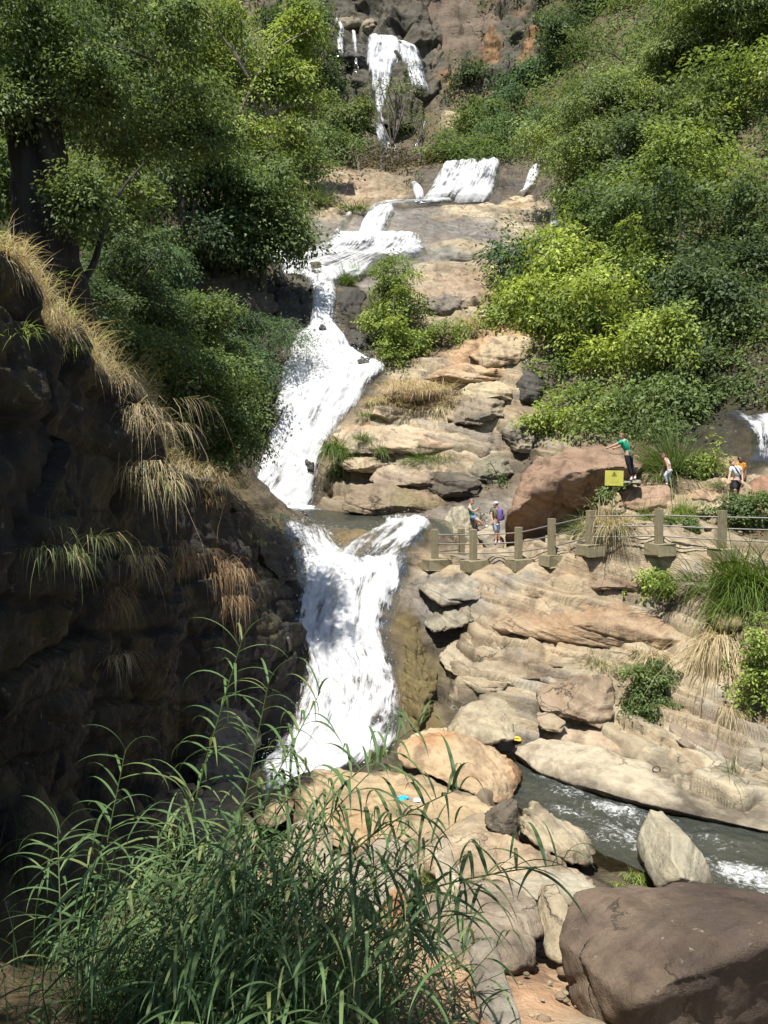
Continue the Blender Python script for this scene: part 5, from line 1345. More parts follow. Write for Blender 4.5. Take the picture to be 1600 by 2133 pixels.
# right hand wood, back to front
for a in (
    ('small dark tree on the cliff top right of the rust streaked buttress', [(1130, 60, 108, 180, 190)], G_DARK),
    ('dark tree high on the shaded hillside in the upper right', [(1250, 40, 100, 200, 190)], G_DARK),
    ('dark tree below the rust streaked buttress', [(1130, 190, 96, 170, 150)], G_BLUE),
    ('dusky tree left of the pale feathery crowns on the hillside', [(1190, 130, 94, 150, 180)], G_DARK),
    ('small dark tree growing out of the far cliff', [(980, 170, 99, 90, 110)], G_DARK),
    ('bluish green tree right of the big round tan boulder', [(1080, 255, 88, 150, 130)], G_BLUE),
    ('rounded olive tree just right of the big round tan boulder', [(1010, 270, 86, 120, 120)], G_OLIVE),
    ('low spreading green tree above the wide curtain waterfall', [(950, 325, 80, 150, 70)], G_OLIVE),
    ('leafy tree with a pale stem above the small side cascade', [(1060, 300, 80, 150, 110)], G_BLUE),
    ('bluish tree at the edge of the feathery crowns', [(1160, 270, 78, 110, 120)], G_MID),
):
    tree('tree', a[0], a[1], a[2], group=BT, cl_px=9, per=40, leaf_px=3.2, limbs=4)
for a in (
    ('tall pale feathery tree at the top right corner of the gorge', [(1500, 60, 62, 300, 240), (1620, 20, 60, 220, 260)], G_FEATHER),
    ('broad olive feathery tree high on the right slope', [(1330, 150, 64, 320, 280), (1240, 260, 62, 200, 180)], G_OLIVE),
    ('yellow green feathery tree leaning towards the curtain waterfall', [(1210, 330, 62, 200, 220), (1290, 230, 63, 200, 180)], G_FEATHER),
):
    tree('feathery_tree', a[0], a[1], a[2], group='feathery trees of the right slope', cl_px=11, per=60, leaf_px=3.6, narrow=0.32, droop=0.6)
for a in (
    ('light green tree at the right edge below the feathery crowns', [(1560, 230, 54, 220, 220)], G_BRIGHT),
    ('olive tree in the middle of the right hand wood', [(1400, 330, 55, 260, 220)], G_OLIVE),
    ('dark narrow vine hung tree in the right hand wood', [(1290, 350, 54, 90, 200)], G_DARK),
    ('bright tree beside the right end of the pale slab', [(1255, 470, 54, 170, 180)], G_BRIGHT),
    ('large bright crown half way down the right hand wood', [(1480, 420, 48, 300, 220)], G_BRIGHT),
    ('deep green tree at the right edge of the wood', [(1580, 480, 44, 200, 260)], G_DARK),
    ('broad crown of drooping leaves under the olive tree', [(1350, 520, 48, 260, 200), (1280, 440, 50, 160, 140)], G_MID),
    ('small rounded tree hung with creepers above the reddish outcrop', [(1090, 560, 51, 110, 150)], G_BLUE),
    ('lime green feathery tree above the orange dome', [(1200, 590, 48, 220, 170)], G_LIME),
    ('leafy tree behind the lime green one', [(1330, 660, 44, 240, 220)], G_MID),
    ('shadowy tree with hanging vines deep in the right hand wood', [(1470, 640, 41, 200, 280)], G_DARK),
    ('tree with big pale leaves at the right edge above the far right waterfall', [(1560, 720, 40, 220, 220)], G_MID),
    ('lime green bush tree beside the orange dome', [(1075, 645, 47, 150, 110)], G_LIME),
    ('sunny round tree right of the terraces', [(1200, 760, 43.5, 210, 220)], G_BRIGHT),
    ('lime leaved tree in the gap behind the huge boulder', [(1330, 760, 40.5, 230, 200)], G_LIME),
    ('bushy green tree right behind the huge reddish boulder', [(1210, 880, 38.5, 190, 130)], G_BRIGHT),
    ('dark leafy tree behind the man in green', [(1340, 860, 37, 180, 140)], G_MID),
    ('tall slim tree rising in the middle of the right hand wood', [(1310, 560, 45, 110, 260)], G_BRIGHT),
    ('slim dark tree standing beside the tall slim one', [(1420, 540, 43, 100, 280)], G_DARK),
    ('tall light green tree just above the lime leaved tree', [(1250, 680, 42, 120, 240)], G_LIME),
    ('upright tree with a sunlit top over the dark leafy tree', [(1400, 760, 38.5, 110, 230)], G_BRIGHT),
    ('narrow yellow green tree at the left edge of the right hand wood', [(1150, 680, 45, 90, 190)], G_LIME),
    ('tall dark tree near the right edge above the big leaved tree', [(1545, 600, 42, 110, 260)], G_DARK),
    ('dusky tree above the grey layered rock', [(1470, 800, 38.5, 180, 130)], G_DARK),
    ('leafy tree over the top of the right hand waterfall', [(1590, 800, 40, 160, 110)], G_MID),
    ('tree with sunny leaves above the leafy one at the right hand waterfall', [(1500, 720, 42, 180, 160)], G_BRIGHT),
):
    tree('tree', a[0], [(x, y, Y, w_ * 1.28, h_ * 1.28) for x, y, Y, w_, h_ in a[1]], a[2], group=BT, bark=(0.15, 0.13, 0.10), limbs=14)
# the tall bush in the middle and small growth
tree('bush', 'tall leafy bush beside the main waterfall below the grey slab', [(822, 580, 47.5, 90, 110), (808, 640, 46.5, 112, 130), (822, 700, 45.5, 112, 120), (826, 750, 44.6, 70, 60)], G_BRIGHT, 'bush', leaf_px=3.2, cl_px=9, low=-0.9, lobes=4)
tree('bush', 'low bright bush between the tall leafy bush and the orange dome', [(918, 705, 46, 84, 60), (965, 688, 46.5, 50, 36)], G_BRIGHT, 'bush', leaf_px=2.6, cl_px=7)
# bare trees before the far falls
for a in (
    ('thin tree with sparse grey green crown before the far waterfall', [(835, 215, 86, 130, 150)], G_OLIVE, [(815, 345, 84), (820, 290, 85), (838, 220, 86)], 12, .35),
    ('leafless brown tree left of the thin grey green tree', [(795, 320, 80, 70, 80)], G_BROWN, [(800, 380, 78), (795, 345, 79), (798, 310, 80)], 14, .25),
    ('brownish twiggy shrub tree at the left of the bare trees', [(745, 330, 80, 90, 80)], G_BROWN, [(750, 385, 78), (748, 350, 79), (742, 320, 80)], 12, .4),
    ('small grey green tree standing at the right of the far waterfall', [(880, 275, 88, 70, 90)], G_OLIVE, [(872, 345, 86), (876, 310, 87), (882, 270, 88)], 9, .5),
):
    tree('bare_tree', a[0], a[1], a[2], group='bare trees before the far falls', trunk=a[3], limbs=a[4] * 2, fill=a[5] * 1.1, cl_px=7, per=14, leaf_px=2.2, thick=0.24, bark=(0.13, 0.11, 0.09))
# left side, far to near
for a in (
    ('dark tree on the shaded hillside above the left wood', [(620, 60, 98, 160, 150)], G_DARK),
    ('small dusky tree on the slope left of the leftmost far strand', [(650, 150, 92, 120, 130)], G_DARK),
    ('brownish olive tree left of the far waterfall', [(720, 240, 88, 110, 110)], G_OLIVE),
    ('dark green tree below the brownish olive tree', [(690, 310, 82, 130, 110)], G_MID),
    ('rounded dark tree above the low brown rock bank', [(630, 340, 76, 110, 110)], G_MID),
):
    tree('tree', a[0], a[1], a[2], group=BT, cl_px=9, per=40, leaf_px=3.2, limbs=4)
tree('tree', 'large sunlit tree with pale forking limbs left of the far falls', [(600, 190, 66, 170, 110), (510, 130, 66, 230, 200), (540, 290, 65, 210, 120), (400, 60, 64, 200, 200), (620, 60, 67, 110, 120)], G_BRIGHT, group=BT, trunk=[(420, 480, 62), (440, 390, 63), (480, 300, 64), (560, 240, 65), (640, 205, 65.6)], thick=0.38, limbs=16, bark=(0.22, 0.19, 0.15), leaf_px=4.0, cl_px=12, fill=.75)
for a in (
    ('tree drooping over the white torrent', [(545, 420, 47, 190, 150), (592, 490, 47, 110, 70), (520, 505, 47, 120, 60)], G_MID),
    ('mid green tree in the heart of the left wood', [(380, 330, 45, 240, 220)], G_MID),
    ('bluish green tree low in the left wood', [(450, 410, 47, 230, 180)], G_BLUE),
    ('dark undergrown tree above the large overhanging rock', [(370, 490, 44, 240, 130)], G_DARK),
    ('yellowish tree behind the thick fluted trunk', [(240, 430, 26, 220, 260)], G_OLIVE),
    ('shady tree filling the bottom of the left wood', [(260, 600, 24, 230, 180)], G_DARK),
):
    tree('tree', a[0], a[1], a[2], group=BT)
tree('tree', 'big old tree with a thick dark fluted trunk on the left ridge', [(300, 110, 20, 340, 240), (150, 60, 19, 330, 260), (430, 240, 21, 200, 180), (190, 240, 19, 200, 160), (250, 260, 21, 260, 170), (10, 370, 16, 110, 160), (90, 70, 12.6, 330, 200), (200, 190, 13.0, 180, 120), (0, 200, 12.4, 120, 160), (170, 430, 12.6, 110, 120)], G_MID, group=BT,
     trunk=[(140, 790, 13.6), (118, 640, 13.3), (95, 480, 13.2), (75, 300, 13.2), (50, 120, 13.4), (40, -60, 13.5)], thick=0.52, limbs=0, bark=(0.026, 0.022, 0.018), leaf_px=4.6, cl_px=17, per=64, fill=.9, flute=True, arms=[[(60, 110, 13.4), (150, 95, 14), (250, 100, 15), (330, 130, 16)], [(125, 640, 13), (190, 560, 13.3), (215, 480, 13.6), (250, 400, 14.2), (300, 340, 14.8)]])
tree('bush', 'wide leafy bush on the cliff edge beside the main waterfall', [(420, 800, 25, 250, 180), (490, 900, 26, 130, 180), (360, 740, 24, 160, 100), (520, 860, 27, 70, 150)], G_MID, 'bush', leaf_px=4.2, cl_px=13, per=44, low=-0.8)
tree('bush', 'grassy dark bush under the large overhanging rock', [(560, 690, 43.5, 150, 90), (480, 740, 42, 150, 90)], G_BLUE, 'bush', leaf_px=3.2, cl_px=9, narrow=0.25)
tree('bush', 'pale leaved bush above the wide leafy bush', [(400, 650, 33, 170, 110)], G_MID, 'bush', leaf_px=3.4, cl_px=10)
for a in (
    ('dark bush in the shade at the foot of the left wood', [(330, 640, 28, 200, 150)], G_DARK),
    ('olive bush between the fluted trunk and the overhanging rock', [(250, 720, 22, 180, 160)], G_OLIVE),
    ('shaded bush left of the large overhanging rock', [(330, 560, 36, 150, 120)], G_BLUE),
    ('dim leafy thicket behind the straw ridge', [(180, 640, 18, 170, 170)], G_DARK),
    ('tangled green bush under the pale leaved bush', [(440, 730, 34, 180, 110)], G_MID),
    ('dark thicket beneath the tree that droops over the torrent', [(500, 520, 47, 200, 70)], G_DARK),
    ('green thicket beside the upper part of the main waterfall', [(520, 760, 41, 110, 110)], G_BLUE),
):
    tree('bush', a[0], a[1], a[2], 'bush', 'bushes of the left slope', leaf_px=3.6, cl_px=11, limbs=6, low=-0.9)
# unseen tree added over the near bank, out of view, to shade the reeds
tree('tree', 'unseen tall tree added over the near left bank to shade the reeds', [(-900, -1500, 2.6, 2300, 900), (300, -1700, 2.7, 1500, 700)], G_MID, group=BT, trunk=[(-2300, 2300, 2.4), (-2200, 800, 2.4), (-1700, -600, 2.5), (-900, -1300, 2.6)], thick=0.3, leaf_px=20, cl_px=85, per=70, limbs=10, lobes=0)

# shrubs of the right bank and the path
for a in (
    ('green shrub growing on the brown slab below the fence', [(1362, 1220, 24.2, 84, 66)], G_BRIGHT, 4.2),
    ('dense rounded shrub with hanging twigs above the layered slab', [(1342, 1420, 21.0, 110, 90), (1350, 1475, 20.6, 100, 70)], G_MID, 3.4),
    ('tiny dark leafed plant on the banded slab', [(1200, 1412, 22.4, 40, 34)], G_DARK, 4.0),
    ('bright shrub left of the man in the white shirt', [(1480, 965, 30.6, 66, 100)], G_BRIGHT, 3.4),
    ('trailing green shrub behind the right end of the fence', [(1430, 1105, 26.8, 110, 70), (1380, 1120, 26.6, 60, 40)], G_MID, 3.2),
    ('shrub with pale leaves under the yellow sign', [(1275, 1035, 28.9, 44, 44)], G_MID, 3.6),
    ('dark shrub hanging on the rocks left of the huge boulder', [(1036, 985, 36.4, 50, 56)], G_MID, 3.0),
    ('small leafy bush on the terraces above the rounded tan slab', [(842, 965, 38.4, 36, 26)], G_MID, 2.8),
    ('dark bush on the mossy shoulder beside the main waterfall', [(712, 990, 38.8, 50, 70)], G_MID, 2.8),
    ('leafy bush at the right edge below the straw grass', [(1585, 1420, 19.4, 90, 190), (1600, 1330, 19.8, 70, 90)], G_BRIGHT, 4.0),
    ('dark creeper at the end of the straw grass on the terraces', [(940, 830, 42, 50, 60)], G_DARK, 2.6),
    ('leafy shrub at the right edge behind the fence', [(1560, 1060, 26.8, 130, 70)], G_MID, 3.4),
    ('pale green shrub in front of the dark boulder by the woman', [(1005, 1078, 33.2, 24, 30)], G_MID, 2.4),
    ('green shrub between the dark torrent rocks and the slab', [(865, 385, 73, 46, 40)], G_MID, 2.4),
):
    tree('shrub', a[0], a[1], a[2], 'shrub', 'shrubs on the rocks', leaf_px=a[3], cl_px=6.5, per=30, limbs=5, low=-0.7, thick=0.03)


# ---- grass
def blades(root, D, L, Wd, bend, tint, seg=3):
    """curved tapering blades: root (n,3), first direction D, length, width, bend towards the ground"""
    n = len(root)
    side = unit(np.cross(D, np.array((0, 0, 1.0)) + 0.3 * D[:, [1, 2, 0]]))
    ts = np.linspace(0, 1, seg + 1)
    Vs = []
    p = root.copy()
    d = D.copy()
    for k, t in enumerate(ts):
        wk = Wd * (1 - t ** 1.6) * (0.55 + 0.9 * t if t < 0.5 else 1.0)
        wk = np.maximum(wk, 0.0006)
        Vs.append(p - side * wk[:, None] * 0.5); Vs.append(p + side * wk[:, None] * 0.5)
        d = unit(d + np.array((0, 0, -1.0))[None] * (bend / seg)[:, None])
        p = p + d * (L / seg)[:, None]
    V = np.stack(Vs, 1)                      # n, 2*(seg+1), 3
    m = V.shape[1]
    base = (np.arange(n) * m)[:, None]
    Fq = np.concatenate([base + np.array([[2 * k, 2 * k + 1, 2 * k + 3, 2 * k + 2]]) for k in range(seg)], 0)
    return V.reshape(-1, 3), Fq, np.repeat(tint, m, 0)


def pal_tint(pal, n, g, sd=0.3):
    f = np.clip(g.uniform(0, 1, n), 0, 1)[:, None]
    return (np.array(pal[0]) * f + np.array(pal[1]) * (1 - f)) * g.uniform(0.75, 1.25, (n, 1))


def grass_mesh(root, g, L, Wd, lean, bend, pal, out=None):
    n = len(root)
    D = g.normal(size=(n, 3)) * 0.48 + np.array(lean)[None]
    if out is not None: D = D + out
    return blades(root, unit(D), L * np.exp(g.normal(-0.32, 0.42, n)), Wd * g.uniform(0.7, 1.3, n), bend * g.uniform(0.5, 1.4, n), pal_tint(pal, n, g))


_gs = [500]


def tuft(name, label, px, py, Y, wpx, L, n, pal, bend=1.2, Wd=0.02, lean=(0, -0.1, 1), group=None, pal2=None, cat='grass tuft', spread_y=0.6):
    """a tuft: (px, py) is the middle of its foot"""
    _gs[0] += 1
    g = np.random.default_rng(_gs[0])
    c = P(px, py, Y)
    h_, n_ = hit(px, py)
    if h_ is not None and abs(h_.y - Y) < 2.5 + 0.05 * Y:
        c = np.array(h_) + np.array(n_) * 0.05
        if h_.x < -2 and h_.y < 26: c = c + np.array((0.16, -0.06, 0))
    Y = c[1]
    if group == 'dry tufts hanging on the dark cliff':
        n, wpx, L = int(n * 0.55), wpx * 1.7, L * 0.82
    r = wpx / 2 * Y / 1677
    a = g.uniform(0, 2 * PI, n); q = np.sqrt(g.uniform(0, 1, n)) * r
    dx, dy = q * np.cos(a), q * np.sin(a) * spread_y
    kc = g.normal(size=(9, 2)) * r * 0.55
    ki = g.integers(0, 9, n)
    dx = 0.45 * dx + kc[ki, 0]; dy = 0.45 * dy + kc[ki, 1] * spread_y
    root = c[None] + np.stack([dx, dy, (0.30 if 'cliff' in (group or '') else 0.10) * r * g.normal(size=9)[ki]], 1)
    out = np.stack([dx, dy, 0 * dx], 1) / (r + 1e-6) * 0.75
    V, Fq, T = grass_mesh(root, g, L, Wd, lean, bend, pal, out)
    if pal2 is not None:
        k = int(n * 0.4)
        V2, F2, T2 = grass_mesh(root[:k], g, L * 0.8, Wd, lean, bend * 1.4, pal2, out[:k])
        V, Fq, T = cat3([(V, Fq, T), (V2, F2, T2)])
    o = mesh_np(name, V - c, Fq, BLADE, None, False, {'tint': ('FLOAT_COLOR', T)})
    o.location = c
    return tag(o, label, cat, group)


GT = 'tufts of grass on the rocks'
tuft('grass_tuft', 'big clump of long green grass at the right edge over the fence', 1555, 1215, 21.6, 170, 1.5, 1500, G_GRASS, 1.5, 0.028, (-0.25, -0.25, 1), GT)
tuft('grass_tuft', 'lower part of the long green grass spilling over the mossy stone', 1560, 1265, 20.8, 150, 1.0, 800, G_GRASS, 1.9, 0.026, (-0.25, -0.4, 0.8), GT)
tuft('grass_tuft', 'hanging straw grass at the right edge of the lower bank', 1535, 1330, 20.3, 100, 1.5, 1300, STRAW, 2.6, 0.020, (-0.1, -0.5, 0.7), GT)
tuft('grass_tuft', 'dry tuft spilling from the top of the dense rounded shrub', 1362, 1365, 22.0, 60, 0.7, 420, STRAW, 2.4, 0.016, (0, -0.4, 0.8), GT, G_GRASS)
tuft('grass_tuft', 'sparse pale grass on the banded slab', 1245, 1382, 22.6, 90, 0.55, 260, G_FEATHER, 1.6, 0.014, (0, -0.2, 1), GT, STRAW)
tuft('grass_tuft', 'tall green reed clump right of the huge boulder', 1408, 985, 31.2, 64, 2.2, 800, G_MID, 1.0, 0.035, (0, 0, 1), GT, G_GRASS)
tuft('grass_tuft', 'round green grass ball behind the fence', 1428, 1068, 28.6, 52, 0.7, 900, G_BRIGHT, 1.8, 0.016, (0, -0.2, 0.9), GT)
tuft('grass_tuft', 'dry and green grass below the yellow sign', 1278, 1098, 27.9, 90, 0.9, 1000, STRAW, 1.9, 0.018, (0, -0.2, 1), GT, G_GRASS)
tuft('grass_tuft', 'green grass at the left of the dry grass below the sign', 1218, 1110, 27.8, 44, 0.95, 420, G_MID, 1.6, 0.018, (-0.1, -0.1, 1), GT, STRAW)
tuft('grass_tuft', 'yellow green grass right above the orange brown block', 1345, 1082, 28.2, 60, 0.7, 500, G_GRASS, 1.7, 0.018, (0, -0.2, 1), GT)
tuft('grass_tuft', 'short grass at the feet of the man in the white shirt', 1500, 1012, 29.8, 46, 0.45, 300, G_GRASS, 1.6, 0.016, (0, -0.2, 1), GT)
tuft('grass_tuft', 'thin grass tuft by the bright shrub and stones', 1375, 1000, 31.8, 60, 0.7, 300, G_FEATHER, 1.4, 0.018, (0, -0.1, 1), GT)
tuft('grass_tuft', 'straw grass patch in the middle of the terraces', 870, 815, 42.0, 150, 0.85, 1100, STRAW, 1.9, 0.028, (-0.1, -0.3, 1), GT, RUST)
tuft('grass_tuft', 'straw grass hanging down the terraces', 905, 850, 41.0, 70, 1.0, 500, STRAW, 2.6, 0.030, (0, -0.5, 0.7), GT, G_OLIVE)
tuft('grass_tuft', 'olive straw grass left of the straw patch beside the waterfall', 800, 838, 42.0, 60, 0.7, 400, STRAW, 1.9, 0.03, (0, -0.3, 1), GT, G_OLIVE)
tuft('grass_tuft', 'bright green grass patch on the dark wet block', 910, 960, 37.2, 90, 0.65, 900, G_GRASS, 1.6, 0.022, (0, -0.2, 1), GT)
tuft('grass_tuft', 'green grass crest on the mossy shoulder beside the waterfall', 703, 935, 40.0, 44, 1.1, 800, G_GRASS, 2.4, 0.028, (0, -0.4, 0.8), GT)
tuft('grass_tuft', 'green weeds on the cream banded slab', 755, 915, 39.6, 36, 0.6, 260, G_OLIVE, 1.6, 0.026, (0, -0.2, 1), GT)
tuft('grass_tuft', 'olive weeds below the cream banded slab', 793, 942, 38.6, 30, 0.7, 260, G_OLIVE, 1.6, 0.026, (0, -0.2, 1), GT)
tuft('grass_tuft', 'small weeds on the small square tan step', 772, 868, 41.6, 36, 0.6, 260, G_OLIVE, 1.6, 0.028, (0, -0.2, 1), GT)
tuft('grass_tuft', 'dry grass between the low bright bush and the orange dome', 985, 690, 45.8, 50, 1.1, 400, STRAW, 1.6, 0.032, (0, -0.2, 1), GT, G_OLIVE)
tuft('grass_tuft', 'bright grass tuft at the left edge of the grey slab', 742, 442, 66.5, 40, 1.0, 400, G_GRASS, 1.4, 0.05, (0, -0.1, 1), GT)
tuft('grass_tuft', 'wide dry brown grass beside the low brown rock bank', 640, 425, 68, 100, 2.0, 900, G_OLIVE, 1.4, 0.06, (0, -0.1, 1), GT, STRAW)
tuft('grass_tuft', 'grass tuft in front of the tall leafy bush by the veil', 715, 592, 52.0, 30, 1.0, 300, G_GRASS, 1.4, 0.04, (0, -0.1, 1), GT)
tuft('grass_tuft', 'green tuft on the grey slab left of the tall leafy bush', 752, 572, 53.4, 50, 0.8, 400, G_BRIGHT, 1.4, 0.04, (0, -0.1, 1), GT)
tuft('grass_tuft', 'green grass tuft at the near edge of the stream', 1312, 1842, 12.4, 84, 0.32, 420, G_BRIGHT, 2.2, 0.014, (0, -0.1, 0.9), GT)
tuft('grass_tuft', 'bright weeds behind the drooping reeds', 870, 1838, 11.4, 80, 0.42, 420, G_BRIGHT, 1.6, 0.011, (0, -0.1, 1), GT)
tuft('grass_tuft', 'thin green blade tuft on the dark slab at the right', 1520, 1615, 18.2, 20, 0.7, 40, G_MID, 1.0, 0.016, (0, -0.1, 1), GT)
tuft('grass_tuft', 'dry twigs hanging at the right edge over the dark slab', 1525, 1470, 19.2, 70, 0.9, 240, STRAW, 3.2, 0.012, (0, -0.5, 0.3), GT)
tuft('grass_tuft', 'dry stalks beside the dense rounded shrub', 1462, 1395, 21.4, 36, 0.6, 140, STRAW, 2.0, 0.012, (0, -0.2, 1), GT)

# dry grass that hangs over the edge of the near cliff
def ridge_grass(n=7500):
    g = np.random.default_rng(91)
    T = interp(TOPL[1:7], 400)
    k = (g.beta(1.0, 1.25, n) * 399).astype(int)
    base = T[k].copy()
    w_ = 0.10 + 0.55 * smooth01(base[:, 1], 8.5, 13)
    base += np.stack([g.uniform(-1.5, 0.35, n) * w_ + 0.10, g.normal(0, 0.15, n), g.normal(0, 0.08, n) + 0.16], 1)
    keep = noise(base * 1.3 + 4) > -0.45
    base = base[keep]
    m = len(base)
    fade = 1 - 0.5 * smooth01(base[:, 1], 14, 20)
    V, Fq, T2 = grass_mesh(base, g, 0.75, 0.012, (0.55, -0.25, 0.75), 2.4, STRAW)
    Ln = g.uniform(0.22, 0.80, m) * fade * (0.62 + 0.38 * smooth01(base[:, 1], 8.5, 12.5))
    D = unit(np.array((0.45, -0.25, 0.8))[None] + 0.45 * g.normal(size=(m, 3)))
    V, Fq, T2 = blades(base, D, Ln, 0.011 * g.uniform(.6, 1.4, m), g.uniform(0.6, 2.8, m), pal_tint(STRAW, m, g))
    o = mesh_np('dry_grass', V, Fq, BLADE, None, False, {'tint': ('FLOAT_COLOR', T2)})
    tag(o, kind='stuff')


ridge_grass()
DG = 'dry tufts hanging on the dark cliff'
tuft('grass_tuft', 'straw tuft drooping at the corner of the ridge above the cliff', 275, 850, 14.0, 90, 0.8, 600, STRAW, 3.0, 0.012, (0.35, -0.4, 0.6), DG)
tuft('grass_tuft', 'straw and green tuft below the corner of the ridge', 285, 965, 15.2, 80, 0.75, 450, STRAW, 3.0, 0.012, (0.3, -0.4, 0.5), DG, G_OLIVE)
tuft('grass_tuft', 'big rust coloured dead grass tuft hanging on the dark cliff', 455, 1190, 19.0, 90, 1.15, 1100, RUST, 3.4, 0.012, (0.3, -0.4, 0.5), DG, STRAW)
tuft('grass_tuft', 'rusty dead grass tuft left of the biggest one on the cliff', 368, 1150, 17.4, 50, 0.7, 500, RUST, 3.2, 0.011, (0.3, -0.4, 0.5), DG, STRAW)
tuft('grass_tuft', 'yellow green tuft high on the left of the dark cliff', 105, 1120, 10.2, 100, 0.45, 500, G_OLIVE, 2.6, 0.007, (0.4, -0.3, 0.7), DG, STRAW)
tuft('grass_tuft', 'small reddish dry tuft on the dark cliff', 215, 1240, 12.4, 60, 0.42, 320, RUST, 3.0, 0.008, (0.4, -0.3, 0.5), DG)
tuft('grass_tuft', 'greyish dry tuft above the small reddish one', 265, 1165, 13.6, 44, 0.5, 260, STRAW, 3.0, 0.008, (0.4, -0.3, 0.5), DG)
tuft('grass_tuft', 'pale wispy tuft low on the dark cliff', 222, 1360, 12.4, 30, 0.45, 160, STRAW, 3.2, 0.006, (0.4, -0.2, 0.6), DG)
tuft('grass_tuft', 'rusty grass on the sloping rock near the pool', 425, 1020, 20.0, 70, 0.55, 500, RUST, 2.4, 0.012, (0.3, -0.3, 0.8), DG, G_OLIVE)
tuft('grass_tuft', 'green weeds on the sloping rock by the left rapid', 510, 1105, 23.4, 80, 0.4, 500, G_OLIVE, 1.8, 0.012, (0.1, -0.2, 1), DG)
tuft('grass_tuft', 'bright leafed weeds on the straw ridge', 90, 590, 10.2, 80, 0.35, 160, G_BRIGHT, 1.4, 0.014, (0.2, -0.2, 0.9), DG)
tuft('grass_tuft', 'bright leafed weeds hanging under the straw ridge', 120, 690, 11.0, 90, 0.35, 200, G_BRIGHT, 2.2, 0.016, (0.4, -0.3, 0.5), DG)
tuft('grass_tuft', 'bright weeds at the very left edge under the straw ridge', 5, 690, 9.0, 40, 0.25, 90, G_BRIGHT, 2.0, 0.012, (0.4, -0.3, 0.5), DG)
print('leaves', LEAFCOUNT)
# ------------------------------------------------------------------ placing things on what is really there
def simple_mat(name, c, rough=0.7, metal=0.0, spec=0.3, var=0.25, scale=9.0, bump=0.25):
    m = NT(name)
    pos = m.n('NewGeometry').outputs['Position']
    n = m.noise(pos, scale, 5, 0.65)
    cc = m.mix(m.rng(n, 0.3, 0.7), tuple(x * (1 - var) for x in c) + (1,), tuple(min(1, x * (1 + var)) for x in c) + (1,))
    b = m.n('Bump', {'Height': n, 'Strength': bump, 'Distance': 0.03}).outputs[0]
    return m.out(m.n('BsdfPrincipled', {'Base Color': cc, 'Roughness': rough, 'Metallic': metal, 'Specular IOR Level': spec, 'Normal': b}).outputs[0])


def hitY(px, py, default):
    l, _ = hit(px, py)
    return l.y if l is not None else default


def box_bm(bm, size, mat4=None, bevel=0.0):
    r = bmesh.ops.create_cube(bm, size=1.0)
    vs = r['verts']
    bmesh.ops.scale(bm, vec=size, verts=vs)
    if bevel:
        es = list({e for v in vs for e in v.link_edges})
        rb = bmesh.ops.bevel(bm, geom=es, offset=bevel, segments=2, affect='EDGES', profile=0.6)
        vs = list({v for f in rb['faces'] for v in f.verts} | {v for v in vs if v.is_valid})
    if mat4 is not None:
        bmesh.ops.transform(bm, matrix=mat4, verts=vs)
    return vs


# ------------------------------------------------------------------ the fence
def concrete_mat():
    m = NT('mossy_concrete')
    pos = m.n('NewGeometry').outputs['Position']
    sp = m.n('SeparateXYZ', {0: pos})
    n = m.noise(pos, 5.0, 6, 0.7)
    run = m.noise(m.n('CombineXYZ', {0: m.math('MULTIPLY', sp.outputs[0], 14), 1: m.math('MULTIPLY', sp.outputs[1], 14), 2: m.math('MULTIPLY', sp.outputs[2], 2.0)}).outputs[0], 1.0, 4)
    c = m.mix(m.rng(n, 0.35, 0.65), (0.20, 0.17, 0.095, 1), (0.25, 0.215, 0.14, 1))
    c = m.mix(m.rng(run, 0.52, 0.68, 0, 0.75), c, (0.15, 0.14, 0.055, 1))
    c = m.mix(m.rng(m.noise(pos, 2.3, 5, 0.7), 0.58, 0.70, 0, 0.6), c, (0.10, 0.095, 0.06, 1))
    b = m.n('Bump', {'Height': m.noise(pos, 22, 5, 0.7), 'Strength': 0.4, 'Distance': 0.02}).outputs[0]
    return m.out(m.n('BsdfPrincipled', {'Base Color': c, 'Roughness': 0.9, 'Normal': b}).outputs[0])


CONC = concrete_mat()
STEEL = simple_mat('grey_steel_rail', (0.17, 0.16, 0.145), 0.5, 0.3, 0.5, 0.2, 20)
posts = [(906, 1103, 1164, 27.3, 69, 24), (986, 1103, 1167, 26.7, 68, 28), (1080, 1098, 1164, 26.2, 66, 26), (1149, 1080, 1156, 25.7, 56, 24), (1229, 1063, 1134, 25.0, 64, 27), (1372, 1060, 1132, 24.4, 62, 22), (1504, 1063, 1142, 23.7, 66, 20), (1668, 1064, 1150, 23.0, 64, 20)]
backp = (961, 1101, 1157, 29.0, 52, 30)
fe = empty('fence', P(1149, 1156, 25.7), 'low fence of mossy square concrete posts with three grey steel rails', 'fence')
f0 = fe.location.copy()


def post(px, pt, pb, Y, wf, deg):
    b, t = PV(px, pb, Y), PV(px, pt, Y)
    h = t.z - b.z
    rot = Matrix.Rotation(math.radians(deg), 4, 'Z')
    bm = bmesh.new()
    box_bm(bm, (0.195, 0.195, h), rot @ Matrix.Translation((0, 0, h / 2)), 0.012)
    o = bm_obj('post', bm, CONC, fe)
    o.location = b - f0
    bm = bmesh.new()
    wd = wf * Y / 1677 * 0.86
    box_bm(bm, (wd * 0.9, 0.58, 0.38), rot @ Matrix.Translation((0.06, 0, -0.19)), 0.02)
    for v in bm.verts:
        k = v.co.z < -0.2
        v.co += Vector((R.gauss(0, .02), R.gauss(0, .02), R.gauss(0, .012))) * (1.6 if k else 0.5)
    o = bm_obj('footing', bm, CONC, fe)
    o.location = b - f0
    return b, h


pp = [post(*p) for p in posts]
pbk = post(*backp)


